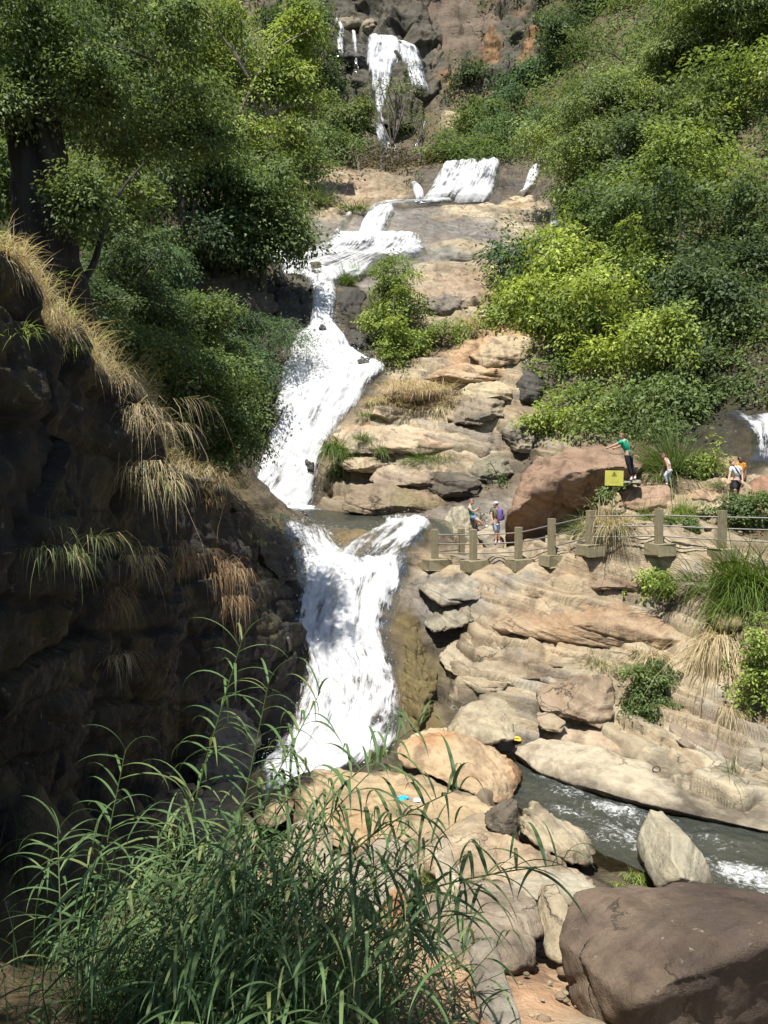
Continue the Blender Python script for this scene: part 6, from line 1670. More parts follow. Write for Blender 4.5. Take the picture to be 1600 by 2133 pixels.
def rails(a, b, fr=(0.22, 0.52, 0.82)):
    for f in fr:
        p, q = a[0] + Vector((0, 0, a[1] * f)), b[0] + Vector((0, 0, b[1] * f))
        V, Fq = tube_np([p - f0, (p + q) / 2 - f0 + Vector((0, 0, -0.006)), q - f0], 0.022, 8)
        mesh_np('rail', V, Fq, STEEL, fe, True)


for a, b in zip(pp[:-1], pp[1:]): rails(a, b)
rails(pp[0], pbk)

# ------------------------------------------------------------------ the yellow sign
YEL = simple_mat('yellow_sign_paint', (0.50, 0.47, 0.09), 0.5, 0, 0.4, 0.12, 3.0, 0.1)
BLK = simple_mat('black_sign_paint', (0.03, 0.035, 0.01), 0.6)
FADE = simple_mat('faded_sign_print', (0.42, 0.40, 0.06), 0.6)
Ys = 28.6
sg0 = PV(1277, 1052, Ys)
sign = empty('warning_sign', sg0, 'yellow warning sign with a small black triangle on a thin post', 'sign')
c = PV(1279.5, 996, Ys)
wS, hS = 38.5 * Ys / 1677, 31.5 * Ys / 1677
bm = bmesh.new()
box_bm(bm, (wS, 0.012, hS), Matrix.Translation(c - sg0) @ Matrix.Rotation(math.radians(1.2), 4, 'Y'), 0.003)
board = bm_obj('board', bm, YEL, sign)
V, Fq = tube_np([(0, 0.03, -0.35), (0, 0.03, 0.4), (c - sg0 + Vector((-0.02, 0.03, 0.2)))], 0.025, 8)
mesh_np('sign_post', V, Fq, simple_mat('sign_post_paint', (0.10, 0.11, 0.06), 0.6), sign, True)


def flat_poly(bm, pts, y):
    vs = [bm.verts.new((x, y, z)) for x, z in pts]
    bm.faces.new(vs)


bm = bmesh.new()
tri = [(0.0, 0.10), (-0.092, -0.06), (0.092, -0.06)]
inn = [(0.0, 0.074), (-0.070, -0.047), (0.070, -0.047)]
for k in range(3):
    a, b = k, (k + 1) % 3
    flat_poly(bm, [tri[a], tri[b], inn[b], inn[a]], 0)
# the slipping figure
flat_poly(bm, [(-0.020, 0.030), (-0.008, 0.034), (0.002, 0.014), (0.018, -0.012), (0.034, -0.020), (0.030, -0.030), (0.006, -0.024), (-0.012, 0.002)], 0)
flat_poly(bm, [(-0.018, 0.010), (-0.012, -0.006), (-0.024, -0.024), (-0.030, -0.016)], 0)
flat_poly(bm, [(0.012 + 0.011 * math.cos(t), 0.026 + 0.011 * math.sin(t)) for t in np.linspace(0, 2 * PI, 10, endpoint=False)], 0)
o = bm_obj('triangle_symbol', bm, BLK, board)
o.location = c - sg0 + Vector((0.0, -0.0115, 0.13))
for zz, wl in ((-0.02, 0.16), (-0.09, 0.24), (-0.15, 0.30)):
    bm = bmesh.new()
    x = -wl / 2
    while x < wl / 2:
        l = R.uniform(0.015, 0.04)
        flat_poly(bm, [(x, -0.006), (x + l, -0.006), (x + l, 0.006), (x, 0.006)], 0)
        x += l + 0.012
    o = bm_obj('faded_line', bm, FADE, board)
    o.location = c - sg0 + Vector((0.0, -0.0115, zz))

# ------------------------------------------------------------------ people
SKIN = simple_mat('skin', (0.56, 0.34, 0.24), 0.6, 0, 0.3, 0.08, 12, 0.0)
SKIN_D = simple_mat('dark_skin', (0.13, 0.075, 0.05), 0.55, 0, 0.3, 0.08, 12, 0.0)


def cloth(name, c): return simple_mat(name, c, 0.85, 0, 0.2, 0.18, 16, 0.35)


def skin_mesh(name, chains, mat, parent, root=None, off=Vector((0, 0, 0)), sub=2):
    """chains: lists of (key, point, radius); equal keys are one vertex"""
    bm = bmesh.new()
    lay = bm.verts.layers.skin.verify()
    vs = {}
    for ch in chains:
        prev = None
        for (k, p, r) in ch:
            if k not in vs:
                v = bm.verts.new(Vector(p) - off)
                rr = r if isinstance(r, tuple) else (r, r)
                v[lay].radius = rr
                v[lay].use_root = False
                vs[k] = v
            if prev is not None and prev is not vs[k] and not bm.edges.get((prev, vs[k])):
                bm.edges.new((prev, vs[k]))
            prev = vs[k]
    (vs[root] if root else next(iter(vs.values())))[lay].use_root = True
    me = bpy.data.meshes.new(name)
    bm.to_mesh(me); bm.free()
    me.materials.append(mat)
    o = bpy.data.objects.new(name, me)
    col.objects.link(o)
    o.parent = parent
    md = o.modifiers.new('skin', 'SKIN'); md.use_smooth_shade = True
    ss = o.modifiers.new('smooth', 'SUBSURF'); ss.levels = 1; ss.render_levels = sub
    return o


def ball(bm, c, r, seg=10):
    q = bmesh.ops.create_uvsphere(bm, u_segments=seg, v_segments=max(6, seg // 2 + 1), radius=1.0)
    for v in q['verts']: v.co = Vector((v.co.x * r[0], v.co.y * r[1], v.co.z * r[2])) + Vector(c)
    return q['verts']


def hand_chains(key, wrist, dirv, s):
    """palm, four unequal bent fingers and a thumb that leaves the side of the palm"""
    d = Vector(dirv).normalized()
    side = d.cross(Vector((0.1, 1, 0.15))).normalized()
    nrm = side.cross(d).normalized()
    w_ = Vector(wrist)
    palm = w_ + d * 0.075 * s
    out = [[(key + 'w', w_, 0.024 * s), (key + 'p', palm, (0.030 * s, 0.020 * s))]]
    for k, (sx, L) in enumerate(((-0.030, 0.070), (-0.010, 0.082), (0.010, 0.078), (0.028, 0.062))):
        a = palm + d * 0.022 * s + side * sx * s
        b = a + (d * 0.8 + nrm * 0.35) * L * 0.55 * s
        e = b + (d * 0.45 + nrm * 0.8) * L * 0.5 * s
        out.append([(key + 'p', palm, 0.028 * s), (key + 'f%d' % k, a, 0.0095 * s), (key + 'g%d' % k, b, 0.0085 * s), (key + 'h%d' % k, e, 0.007 * s)])
    a = w_ + d * 0.035 * s - side * 0.032 * s
    b = a + (d * 0.7 - side * 0.7) * 0.04 * s
    e = b + (d * 0.9 - side * 0.1 + nrm * 0.3) * 0.03 * s
    out.append([(key + 'w', w_, 0.024 * s), (key + 't0', a, 0.013 * s), (key + 't1', b, 0.011 * s), (key + 't2', e, 0.008 * s)])
    return out


def person(label, Y, J, face, shirt, sleeve, legs, leg_to, hair, skin=None, s=1.0, shoes=None, hair_long=False, shirt_low=1.0, build=1.0, group=None):
    """J: joints as (px, py, depth from Y); shirt/legs/hair/shoes: (name, material)"""
    skin = skin or SKIN
    j = {k: PV(v[0], v[1], Y + (v[2] if len(v) > 2 else 0)) for k, v in J.items()}
    base = (j['ankL'] + j['ankR']) / 2
    root = empty('person', base, label, 'person', group)
    B = build * s
    fd = Vector(face).normalized()
    hd = j['head']
    up = (hd - j['neck']).normalized()
    ch = [
        [('pel', j['pel'], (0.135 * B, 0.105 * B)), ('waist', j['pel'].lerp(j['chest'], 0.5), (0.12 * B, 0.092 * B)), ('chest', j['chest'], (0.148 * B, 0.105 * B)), ('up', j['chest'].lerp(j['neck'], 0.62), (0.12 * B, 0.08 * B)), ('neck', j['neck'], 0.052 * s),
         ('jaw', hd - up * 0.055 * s + fd * 0.02 * s, (0.066 * s, 0.070 * s)), ('head', hd + up * 0.02 * s, (0.078 * s, 0.092 * s)), ('crown', hd + up * 0.085 * s - fd * 0.008, (0.055 * s, 0.06 * s))],
        [('jaw', j['neck'], .06), ('nose', hd + fd * 0.105 * s - up * 0.02 * s, 0.012 * s)],
    ]
    for S in 'LR':
        ch.append([('up', j['chest'], .1), ('sh' + S, j['sh' + S], 0.058 * B), ('el' + S, j['el' + S], 0.041 * B), ('ha%sw' % S, j['ha' + S], 0.026 * s)])
        ch += hand_chains('ha' + S, j['ha' + S], j['ha' + S] - j['el' + S], s)
        hip = j['pel'] + (j['kn' + S] - j['pel']) * 0.14 + (j['hip' + S] - j['pel'])
        ch.append([('pel', j['pel'], .13), ('hip' + S, hip, 0.088 * B), ('kn' + S, j['kn' + S], 0.058 * B), ('calf' + S, j['kn' + S].lerp(j['ank' + S], 0.35), 0.056 * B), ('ank' + S, j['ank' + S], 0.036 * s), ('toe' + S, j['toe' + S], (0.042 * s, 0.028 * s))])
    skin_mesh('body', ch, skin, root, 'pel', base, 1)
    # shirt
    g = 1.14
    sc_ = [[('pel', j['pel'] + (j['chest'] - j['pel']) * (-0.16 if shirt_low >= 1 else 0.30), (0.145 * B, 0.118 * B)), ('waist', j['pel'].lerp(j['chest'], 0.55), (0.135 * B, 0.105 * B)), ('chest', j['chest'], (0.163 * B, 0.12 * B)), ('up', j['chest'].lerp(j['neck'], 0.62), (0.13 * B, 0.09 * B)), ('nk', j['chest'].lerp(j['neck'], 0.88), 0.07 * s)]]
    for S in 'LR':
        if sleeve > 0:
            e = j['sh' + S].lerp(j['el' + S], sleeve)
            sc_.append([('up', j['chest'], .1), ('sh' + S, j['sh' + S], 0.074 * B), ('sl' + S, e, 0.062 * B)])
        else:
            sc_.append([('up', j['chest'], .1), ('st' + S, j['chest'].lerp(j['sh' + S], 0.55) + Vector((0, 0, 0.10 * s)), 0.035 * s)])
    skin_mesh(shirt[0], sc_, shirt[1], root, 'chest', base, 1)
    lc = []
    for S in 'LR':
        hip = j['pel'] + (j['kn' + S] - j['pel']) * 0.14 + (j['hip' + S] - j['pel'])
        c_ = [('pel', j['pel'] + Vector((0, 0, 0.05)), (0.145 * B, 0.115 * B)), ('hip' + S, hip, 0.104 * B), ('th' + S, hip.lerp(j['kn' + S], min(0.75, leg_to)), 0.094 * B)]
        if leg_to > 0.9: c_.append(('kn' + S, j['kn' + S], 0.074 * B))
        if leg_to > 1.5: c_ += [('cf' + S, j['kn' + S].lerp(j['ank' + S], 0.5), 0.068 * B), ('an' + S, j['ank' + S].lerp(j['kn' + S], 0.06), 0.058 * B)]
        lc.append(c_)
    skin_mesh(legs[0], lc, legs[1], root, 'pel', base, 1)
    if shoes:
        for S in 'LR':
            skin_mesh('shoe', [[('a', j['ank' + S] - Vector((0, 0, 0.02)), 0.048 * s), ('b', j['ank' + S].lerp(j['toe' + S], 0.5) - Vector((0, 0, 0.02)), (0.05 * s, 0.038 * s)), ('c', j['toe' + S], (0.046 * s, 0.03 * s))]], shoes, root, 'a', base, 1)
    # hair and face
    bm = bmesh.new()
    M = Matrix((up.cross(fd).normalized(), fd, up)).transposed()
    vs = ball(bm, (0, -0.012, 0.028), (0.088 * s, 0.102 * s, 0.098 * s), 14)
    for v in list(bm.verts):
        if v.co.y > 0.045 * s and v.co.z < 0.065 * s or v.co.z < -0.04 * s: bm.verts.remove(v)
    if hair_long:
        ball(bm, (0, -0.06 * s, -0.06 * s), (0.085 * s, 0.06 * s, 0.17 * s), 12)
    for v in bm.verts: v.co = M @ v.co + (hd - base)
    bm_obj(hair[0], bm, hair[1], root, True)
    bm = bmesh.new()
    for sx in (-1, 1): ball(bm, (0.032 * s * sx, 0.088 * s, 0.012 * s), (0.012 * s, 0.008 * s, 0.008 * s), 8)
    for v in bm.verts: v.co = M @ v.co + (hd - base)
    bm_obj('eyes', bm, HAIRD, root, True)
    bm = bmesh.new()
    ball(bm, (0, 0.083 * s, -0.055 * s), (0.024 * s, 0.008 * s, 0.007 * s), 8)
    for v in bm.verts: v.co = M @ v.co + (hd - base)
    bm_obj('mouth', bm, LIP, root, True)
    for sx in (-1, 1):
        bm = bmesh.new()
        ball(bm, (0.084 * s * sx, -0.005, -0.005), (0.012 * s, 0.022 * s, 0.034 * s), 8)
        for v in bm.verts: v.co = M @ v.co + (hd - base)
        bm_obj('ear', bm, skin, root, True)
    return root, j, M, hd, base


HAIRD = simple_mat('dark_hair', (0.03, 0.022, 0.018), 0.5, 0, 0.4)
HAIRB = simple_mat('brown_hair', (0.13, 0.07, 0.04), 0.5, 0, 0.4)
HAIRR = simple_mat('reddish_brown_hair', (0.20, 0.085, 0.055), 0.5, 0, 0.4)
LIP = simple_mat('lips', (0.38, 0.16, 0.13), 0.5)
JADE = cloth('jade_cloth', (0.03, 0.40, 0.30)); DENIM = cloth('blue_denim', (0.12, 0.24, 0.42)); PALED = cloth('pale_jeans', (0.46, 0.56, 0.66))
OLIV = cloth('olive_tshirt', (0.14, 0.15, 0.085)); LIGHTB = cloth('light_blue_shorts', (0.42, 0.52, 0.68)); GREEN = cloth('green_tshirt', (0.015, 0.33, 0.20))
BLACKC = cloth('black_cloth', (0.022, 0.022, 0.027)); WHITEC = cloth('pale_grey_tshirt', (0.62, 0.63, 0.65)); ORNG = cloth('orange_shirt', (0.62, 0.26, 0.03)); PINK = cloth('pale_pink_top', (0.80, 0.62, 0.60))
WSHOE = simple_mat('white_shoe', (0.70, 0.70, 0.72), 0.6); DSHOE = simple_mat('dark_shoe', (0.05, 0.05, 0.055), 0.6); CAPM = cloth('grey_cap_cloth', (0.44, 0.43, 0.48)); PURP = cloth('purple_pack', (0.16, 0.10, 0.30))

yA = hitY(1012, 1099, 32.4)
yA = min(max(yA, 31.0), 33.4)
w1 = person('woman in a jade tank top and denim shorts seated with one leg outstretched', yA + .1, {
    'head': (982.5, 1045.5), 'neck': (980, 1053), 'chest': (980.8, 1062), 'pel': (984, 1076), 'shL': (977.6, 1057, -.17), 'shR': (981.5, 1056.5, .17), 'elL': (984.6, 1065.8, -.22), 'elR': (986.5, 1065, .2), 'haL': (991, 1062.6, -.1), 'haR': (991.4, 1062, .08),
    'hipL': (984.6, 1076.6, -.1), 'hipR': (984.6, 1076.6, .1), 'knL': (997, 1084, -.22), 'knR': (991.5, 1083.5, .16), 'ankL': (1010.5, 1095.6, -.1), 'ankR': (987.5, 1098, .12), 'toeL': (1016.5, 1095.2, -.1), 'toeR': (993, 1100, .12)},
    (1, -0.25, -0.15), ('tank_top', JADE), 0, ('denim_shorts', DENIM), .62, ('hair', HAIRR), shoes=WSHOE)
bm = bmesh.new()
for sx in (-1, 1): ball(bm, (0.032 * sx, 0.093, 0.012), (0.026, 0.006, 0.018), 10)
for v in bm.verts: v.co = w1[2] @ v.co + (w1[3] - w1[4])
bm_obj('sunglasses', bm, HAIRD, w1[0], True)
bm = bmesh.new()
box_bm(bm, (0.015, 0.075, 0.15), Matrix.Translation(w1[1]['haL'].lerp(w1[1]['haR'], 0.5) + Vector((0.13, 0, 0.04))) @ Matrix.Rotation(0.5, 4, 'Y'), 0.004)
tag(bm_obj('phone', bm, HAIRD), 'dark phone held in both hands by the seated woman', 'phone')

yB = min(max(hitY(1037, 1131, 32.2), 31.0), 33.6)
m1 = person('man in an olive t-shirt, light blue shorts and grey cap with hand on hip', yB, {
    'head': (1033, 1051), 'neck': (1033.6, 1057.5), 'chest': (1032.5, 1068), 'pel': (1031.8, 1087), 'shL': (1027, 1060.8, -.08), 'shR': (1037.5, 1061, .1), 'elL': (1022.6, 1074, -.1), 'elR': (1041, 1074, .2), 'haL': (1026.2, 1083.5, -.18), 'haR': (1037, 1083, .28),
    'hipL': (1030, 1088, -.03), 'hipR': (1034.4, 1088, .03), 'knL': (1033, 1108, -.02), 'knR': (1038, 1108, .05), 'ankL': (1033.6, 1127, -.02), 'ankR': (1040.5, 1127.5, .06), 'toeL': (1030.5, 1130, -.1), 'toeR': (1038, 1130, .0)},
    (-0.75, 0.55, -0.1), ('olive_tshirt', OLIV), .55, ('shorts', LIGHTB), .95, ('hair', HAIRD), shoes=WSHOE)
bm = bmesh.new()
ball(bm, (0, -0.008, 0.045), (0.096, 0.110, 0.085), 14)
for v in list(bm.verts):
    if v.co.z < 0.02: bm.verts.remove(v)
q = [(-0.07, 0.07), (0.07, 0.07), (0.06, 0.15), (0.0, 0.175), (-0.06, 0.15)]
vs = [bm.verts.new((x, y, 0.045)) for x, y in q]; vt = [bm.verts.new((x, y, 0.055)) for x, y in q]
bm.faces.new(vs[::-1]); bm.faces.new(vt)
for k in range(5): bm.faces.new((vs[k], vs[(k + 1) % 5], vt[(k + 1) % 5], vt[k]))
for v in bm.verts: v.co = m1[2] @ v.co + (m1[3] - m1[4])
bm_obj('cap', bm, CAPM, m1[0], True)
# his rucksack
bp0 = m1[1]['chest'] + Vector((0.12, -0.02, -0.08))
pk = empty('backpack', bp0, 'purple patterned backpack on the back of the man in olive', 'backpack')
bm = bmesh.new()
box_bm(bm, (0.19, 0.30, 0.46), Matrix.Rotation(math.radians(-22), 4, 'Z') @ Matrix.Translation((0.06, 0, 0)), 0.06)
bm_obj('pack_bag', bm, PURP, pk, True)
bm = bmesh.new()
box_bm(bm, (0.07, 0.22, 0.20), Matrix.Rotation(math.radians(-22), 4, 'Z') @ Matrix.Translation((0.17, 0, -0.09)), 0.025)
bm_obj('front_pocket', bm, simple_mat('dark_purple_pack', (0.09, 0.06, 0.16), 0.8), pk, True)
for S in 'LR':
    a = m1[1]['sh' + S] - bp0
    V, Fq = tube_np(interp([Vector((0.0, a.y * .8, 0.17)), a + Vector((0.02, 0, 0.07)), a + Vector((-0.10, 0.03, -0.06)), a + Vector((-0.07, 0.03, -0.26)), Vector((0.0, a.y * .8, -0.18))], 12), 0.016, 6)
    mesh_np('strap', V, Fq, BLACKC, pk, True)

yC = 29.3
person('man in a green t-shirt and black trousers leaning out onto the huge boulder', yC - .1, {
    'head': (1295.4, 908.5), 'neck': (1298.4, 915.5), 'chest': (1301.5, 926), 'pel': (1308.5, 946), 'shL': (1292.5, 921, -.14), 'shR': (1307, 919.5, .12), 'elL': (1278.5, 928.5, -.02), 'elR': (1294, 929, .3), 'haL': (1266.5, 933.5, .35), 'haR': (1281, 934, .6),
    'hipL': (1306, 947, -.04), 'hipR': (1311, 947, .05), 'knL': (1309.5, 969, -.08), 'knR': (1315, 968, .1), 'ankL': (1316.5, 993, -.06), 'ankR': (1324, 991, .1), 'toeL': (1313, 1000, -.1), 'toeR': (1321, 998, .08)},
    (-0.8, 0.4, -0.15), ('green_tshirt', GREEN), .5, ('black_trousers', BLACKC), 2, ('short_hair', HAIRB), shoes=WSHOE, s=1.04)
yD = min(max(hitY(1392, 1009, 30.4), 29.6), 31.4)
person('woman in pale jeans and a pink top bending forward among the stones', yD, {
    'head': (1381, 949), 'neck': (1384.5, 953.5), 'chest': (1389.5, 962), 'pel': (1396.5, 978), 'shL': (1386.5, 957, -.15), 'shR': (1385.5, 957.5, .14), 'elL': (1391, 971, -.2), 'elR': (1382, 972, .16), 'haL': (1391.8, 981, -.22), 'haR': (1378, 986, .12),
    'hipL': (1395, 979, -.08), 'hipR': (1396, 979, .08), 'knL': (1385.5, 991, -.1), 'knR': (1393.5, 994, .1), 'ankL': (1391, 1006, -.08), 'ankR': (1398.5, 1006, .1), 'toeL': (1386.5, 1008.5, -.1), 'toeR': (1394, 1009, .08)},
    (-0.85, -0.2, -0.5), ('pink_top', PINK), 0, ('pale_jeans', PALED), 2, ('long_hair', HAIRB), shoes=WSHOE, hair_long=True, shirt_low=.6, s=.94, build=.92)
yE = min(max(hitY(1536, 1036, 29.4), 28.6), 30.0)
w5 = person('man in a pale grey t-shirt and black shorts with a strap across his chest', yE, {
    'head': (1525.6, 964), 'neck': (1528.8, 970), 'chest': (1532, 981), 'pel': (1535.5, 1002), 'shL': (1523.5, 974.5, -.05), 'shR': (1541.5, 973, .0), 'elL': (1520, 990, -.1), 'elR': (1546.5, 989, -.03), 'haL': (1517.6, 1002, -.2), 'haR': (1547.2, 1002, -.12),
    'hipL': (1532, 1003, -.02), 'hipR': (1539, 1003, .02), 'knL': (1531, 1020, -.22), 'knR': (1539, 1021, .04), 'ankL': (1534.5, 1034, -.06), 'ankR': (1541, 1036, .14), 'toeL': (1531.5, 1037, -.2), 'toeR': (1538, 1039, .02)},
    (-0.35, -0.85, -0.35), ('grey_tshirt', WHITEC), .6, ('black_shorts', BLACKC), .95, ('short_hair', HAIRB), shoes=DSHOE, s=1.0)
a, b = w5[1]['shL'], w5[1]['pel'] + Vector((0.16, -0.02, 0.05))
V, Fq = tube_np(interp([a + Vector((0.07, -0.02, 0.08)), w5[1]['chest'] + Vector((-0.03, -0.155, 0.06)), w5[1]['chest'] + Vector((0.08, -0.15, -0.10)), b], 12) - np.array(w5[4]), 0.018, 6)
mesh_np('bag_strap', V, Fq, BLACKC, w5[0], True)
person('man in an orange shirt walking behind the man in the pale grey t-shirt', yE + 1.5, {
    'head': (1542, 957), 'neck': (1542.5, 963.5), 'chest': (1543, 973), 'pel': (1544, 993), 'shL': (1534.5, 966.5), 'shR': (1551, 967), 'elL': (1532.5, 981), 'elR': (1553.5, 981, -.05), 'haL': (1534.5, 993, -.1), 'haR': (1552, 993, -.2),
    'hipL': (1540.5, 994), 'hipR': (1547.5, 994), 'knL': (1540.5, 1012, -.1), 'knR': (1547.5, 1012), 'ankL': (1540.5, 1029), 'ankR': (1547.5, 1029, .1), 'toeL': (1539.5, 1032, -.15), 'toeR': (1547, 1032, -.05)},
    (-0.1, -0.95, -0.25), ('orange_shirt', ORNG), .6, ('dark_trousers', BLACKC), 2, ('short_hair', HAIRD), skin=SKIN_D, shoes=DSHOE)

# ------------------------------------------------------------------ small things
BLUEB = simple_mat('blue_plastic', (0.03, 0.42, 0.75), 0.35, 0, 0.5, 0.2, 30)
WHITEB = simple_mat('white_litter', (0.75, 0.74, 0.72), 0.6)
YELB = simple_mat('yellow_litter', (0.62, 0.40, 0.05), 0.6)


def crumple(name, px, py, size, mat, label, cat, Yd):
    l, nrm = hit(px, py)
    l = l if l is not None else PV(px, py, Yd)
    bm = bmesh.new()
    bmesh.ops.create_icosphere(bm, subdivisions=3, radius=1.0)
    V = np.array([v.co for v in bm.verts])
    n = fbm(V * 1.6 + px, 4)
    for v, k in zip(bm.verts, n):
        v.co *= 1 + 0.55 * k
        v.co = Vector((v.co.x * size[0], v.co.y * size[1], max(-0.3, v.co.z) * size[2]))
    o = bm_obj(name, bm, mat, None, False)
    o.location = l + Vector((0, 0, size[2] * 0.25))
    tag(o, label, cat)


crumple('plastic_bag', 840, 1664, (0.11, 0.08, 0.05), BLUEB, 'crumpled bright blue plastic bag on the broad flat slab', 'plastic bag', 15.9)
crumple('paper_litter', 868, 1668, (0.09, 0.06, 0.03), WHITEB, 'white scrap of litter next to the blue plastic bag', 'litter', 15.8)
crumple('food_wrapper', 1078, 1541, (0.13, 0.09, 0.06), YELB, 'yellow wrapper lying in the gap above the streamside slab', 'wrapper', 20.2)
l, nrm = hit(1366, 1607)
if l is not None:
    t = np.linspace(0, 2 * PI, 25)
    r = 0.085
    pts = [l + Vector((r * math.cos(a), 0.0, 0.02 + r * 0.8 * math.sin(a) + r * 0.5)) + Vector((0, -0.05, 0)) for a in t]
    V, Fq = tube_np(np.array(pts), 0.014, 8)
    tag(mesh_np('iron_ring', V, Fq, simple_mat('rusty_iron', (0.07, 0.04, 0.025), 0.8), None, True), 'small rusty iron ring fixed in the smooth streamside slab', 'ring')
l, nrm = hit(962, 1840)
if l is not None:
    V, Fq = tube_np(interp([l + Vector((0.03, 0, -0.03)), l + Vector((-0.01, 0, 0.12)), l + Vector((-0.06, 0.02, 0.27))], 8), np.linspace(0.022, 0.013, 8), 7)
    tag(mesh_np('driftwood_stick', V, Fq, simple_mat('bleached_wood', (0.50, 0.43, 0.33), 0.8), None, True), 'pale driftwood stick standing among the stones behind the drooping reeds', 'stick')

# ------------------------------------------------------------------ reeds in front
def reed_leaf_mesh(k):
    g = random.Random(40 + k)
    L = g.uniform(0.42, 0.66); Wd = g.uniform(0.020, 0.033)
    bend = g.uniform(1.2, 2.4); tw = g.uniform(-0.5, 0.5)
    d = Vector((math.cos(0.9), 0, math.sin(0.9)))
    p = Vector((0, 0, 0))
    n = 9
    V, Fq = [], []
    for i in range(n + 1):
        t = i / n
        w_ = Wd * (0.45 + 2.2 * t if t < 0.25 else 1.0) * max(0.02, (1 - t ** 2.2))
        a = tw * t
        up = Vector((-d.z, 0, d.x))
        sd = Vector((0, 1, 0)) * math.cos(a) + up * math.sin(a)
        fold = up * w_ * 0.16
        V += [p - sd * w_ * 0.5 + fold, p.copy(), p + sd * w_ * 0.5 + fold]
        d = (Matrix.Rotation(bend / n * (0.5 + 1.0 * t), 3, 'Y') @ d).normalized()
        p = p + d * L / n
    for i in range(n):
        for q in (0, 1):
            a = i * 3 + q
            Fq.append((a, a + 1, a + 4, a + 3))
    return np.array([tuple(v) for v in V]), np.array(Fq)


g = np.random.default_rng(77)
LEAVES = []
for k in range(8):
    V, Fq = reed_leaf_mesh(k)
    T = np.tile(np.array(G_REED[0]) * (0.8 + 0.08 * k), (len(V), 1))
    T = T * np.array((1 + 0.22 * max(0, k - 5), 1, 1))
    LEAVES.append((V, Fq, T))
LEAF_ME = []


def cane_line(root, tip, sag, n=26):
    r, t = P(*root), P(*tip)
    m = (r + t) / 2 + np.array((0, 0, 1.0)) * sag * np.linalg.norm(t - r)
    return interp([r, (r + m) / 2 + np.array((0, 0, sag * .2)), m, (m + t) / 2 + np.array((0, 0, sag * 0.25)), t], n)


def leaf_frames(line, i0, n, g, lean=0.0):
    """alternate leaves along the upper cane: position, rotation, scale"""
    out = []
    m = len(line) - 1
    for k in range(n):
        f = i0 + (1 - i0) * (k + 0.5) / n
        x = f * m; i = int(x); fr = x - i
        p = line[i] * (1 - fr) + line[min(i + 1, m)] * fr
        tn = line[min(i + 1, m)] - line[i]
        az = math.atan2(tn[1], tn[0]) + (PI * 0.55 if k % 2 else -PI * 0.55) * g.uniform(0.5, 1.2) + g.uniform(-0.4, 0.4)
        scl = g.uniform(0.75, 1.15) * (1.0 if f < 0.85 else 0.8)
        elev = -0.35 * g.uniform(0.2, 1.6) + (0.5 if f > 0.93 else 0)
        q = Matrix.Rotation(az, 4, 'Z') @ Matrix.Rotation(-elev, 4, 'Y')
        out.append((Vector(p), q, scl))
    return out


CANES = [
    ((330, 1990, 6.3), (505, 1330, 6.9), 0.05, 'tallest reed cane rising against the dark cliff'),
    ((420, 1980, 6.4), (668, 1440, 7.0), 0.05, 'reed cane with its tip against the foot of the lower waterfall'),
    ((450, 2000, 6.0), (560, 1420, 6.6), 0.03, 'upright reed cane left of the lower waterfall foot'),
    ((180, 2000, 6.6), (262, 1560, 7.2), 0.03, 'reed cane with a pale tip standing alone at the left'),
    ((470, 2020, 5.8), (885, 1500, 6.6), 0.13, 'arching reed cane reaching the golden mossy rib'),
    ((520, 2060, 5.4), (962, 1640, 5.9), 0.14, 'leaning reed cane with hanging leaves before the blue bag'),
    ((560, 2090, 5.0), (1175, 1800, 5.5), 0.12, 'longest leaning reed cane reaching out over the potholed rock'),
    ((500, 2050, 5.6), (800, 1580, 6.2), 0.12, 'reed cane curving over the broad flat slab'),
    ((250, 2040, 6.0), (400, 1660, 6.6), 0.05, 'reed cane in front of the grey boulder at the cliff foot'),
    ((620, 2110, 4.9), (1010, 1900, 5.2), 0.14, 'low leaning reed cane in front of the grey brown rocks'),
    ((380, 2060, 5.6), (640, 1600, 6.4), 0.08, 'reed cane crossing the sunlit tan boulder'),
    ((130, 2060, 5.8), (120, 1720, 6.6), 0.02, 'short reed cane at the left against the shaded bank'),
]
STALK = np.array((0.075, 0.115, 0.035))
for k, (V, Fq, T) in enumerate(LEAVES):
    o = mesh_np('leaf', V, Fq, BLADE, None, True, {'tint': ('FLOAT_COLOR', T)})
    LEAF_ME.append(o.data)
    bpy.data.objects.remove(o)
gr = random.Random(5)
for root_, tip_, sag, lab in CANES:
    line = cane_line(root_, tip_, sag)
    b = Vector(line[0])
    rt = empty('reed_cane', b, lab, 'reed', 'tall reed canes on the near bank')
    V, Fq = tube_np(line - np.array(b), np.linspace(0.0105, 0.0032, len(line)), 6)
    mesh_np('stalk', V, Fq, BLADE, rt, True, {'tint': ('FLOAT_COLOR', np.tile(STALK, (len(V), 1)))})
    ln = np.linalg.norm(np.diff(line, axis=0), axis=1).sum()
    for (p, q, scl) in leaf_frames(line, 0.30, int(ln / 0.075), gr):
        o = bpy.data.objects.new('leaf', gr.choice(LEAF_ME))
        col.objects.link(o)
        o.parent = rt
        o.matrix_local = Matrix.Translation(p - b) @ q @ Matrix.Scale(scl * 1.22, 4)


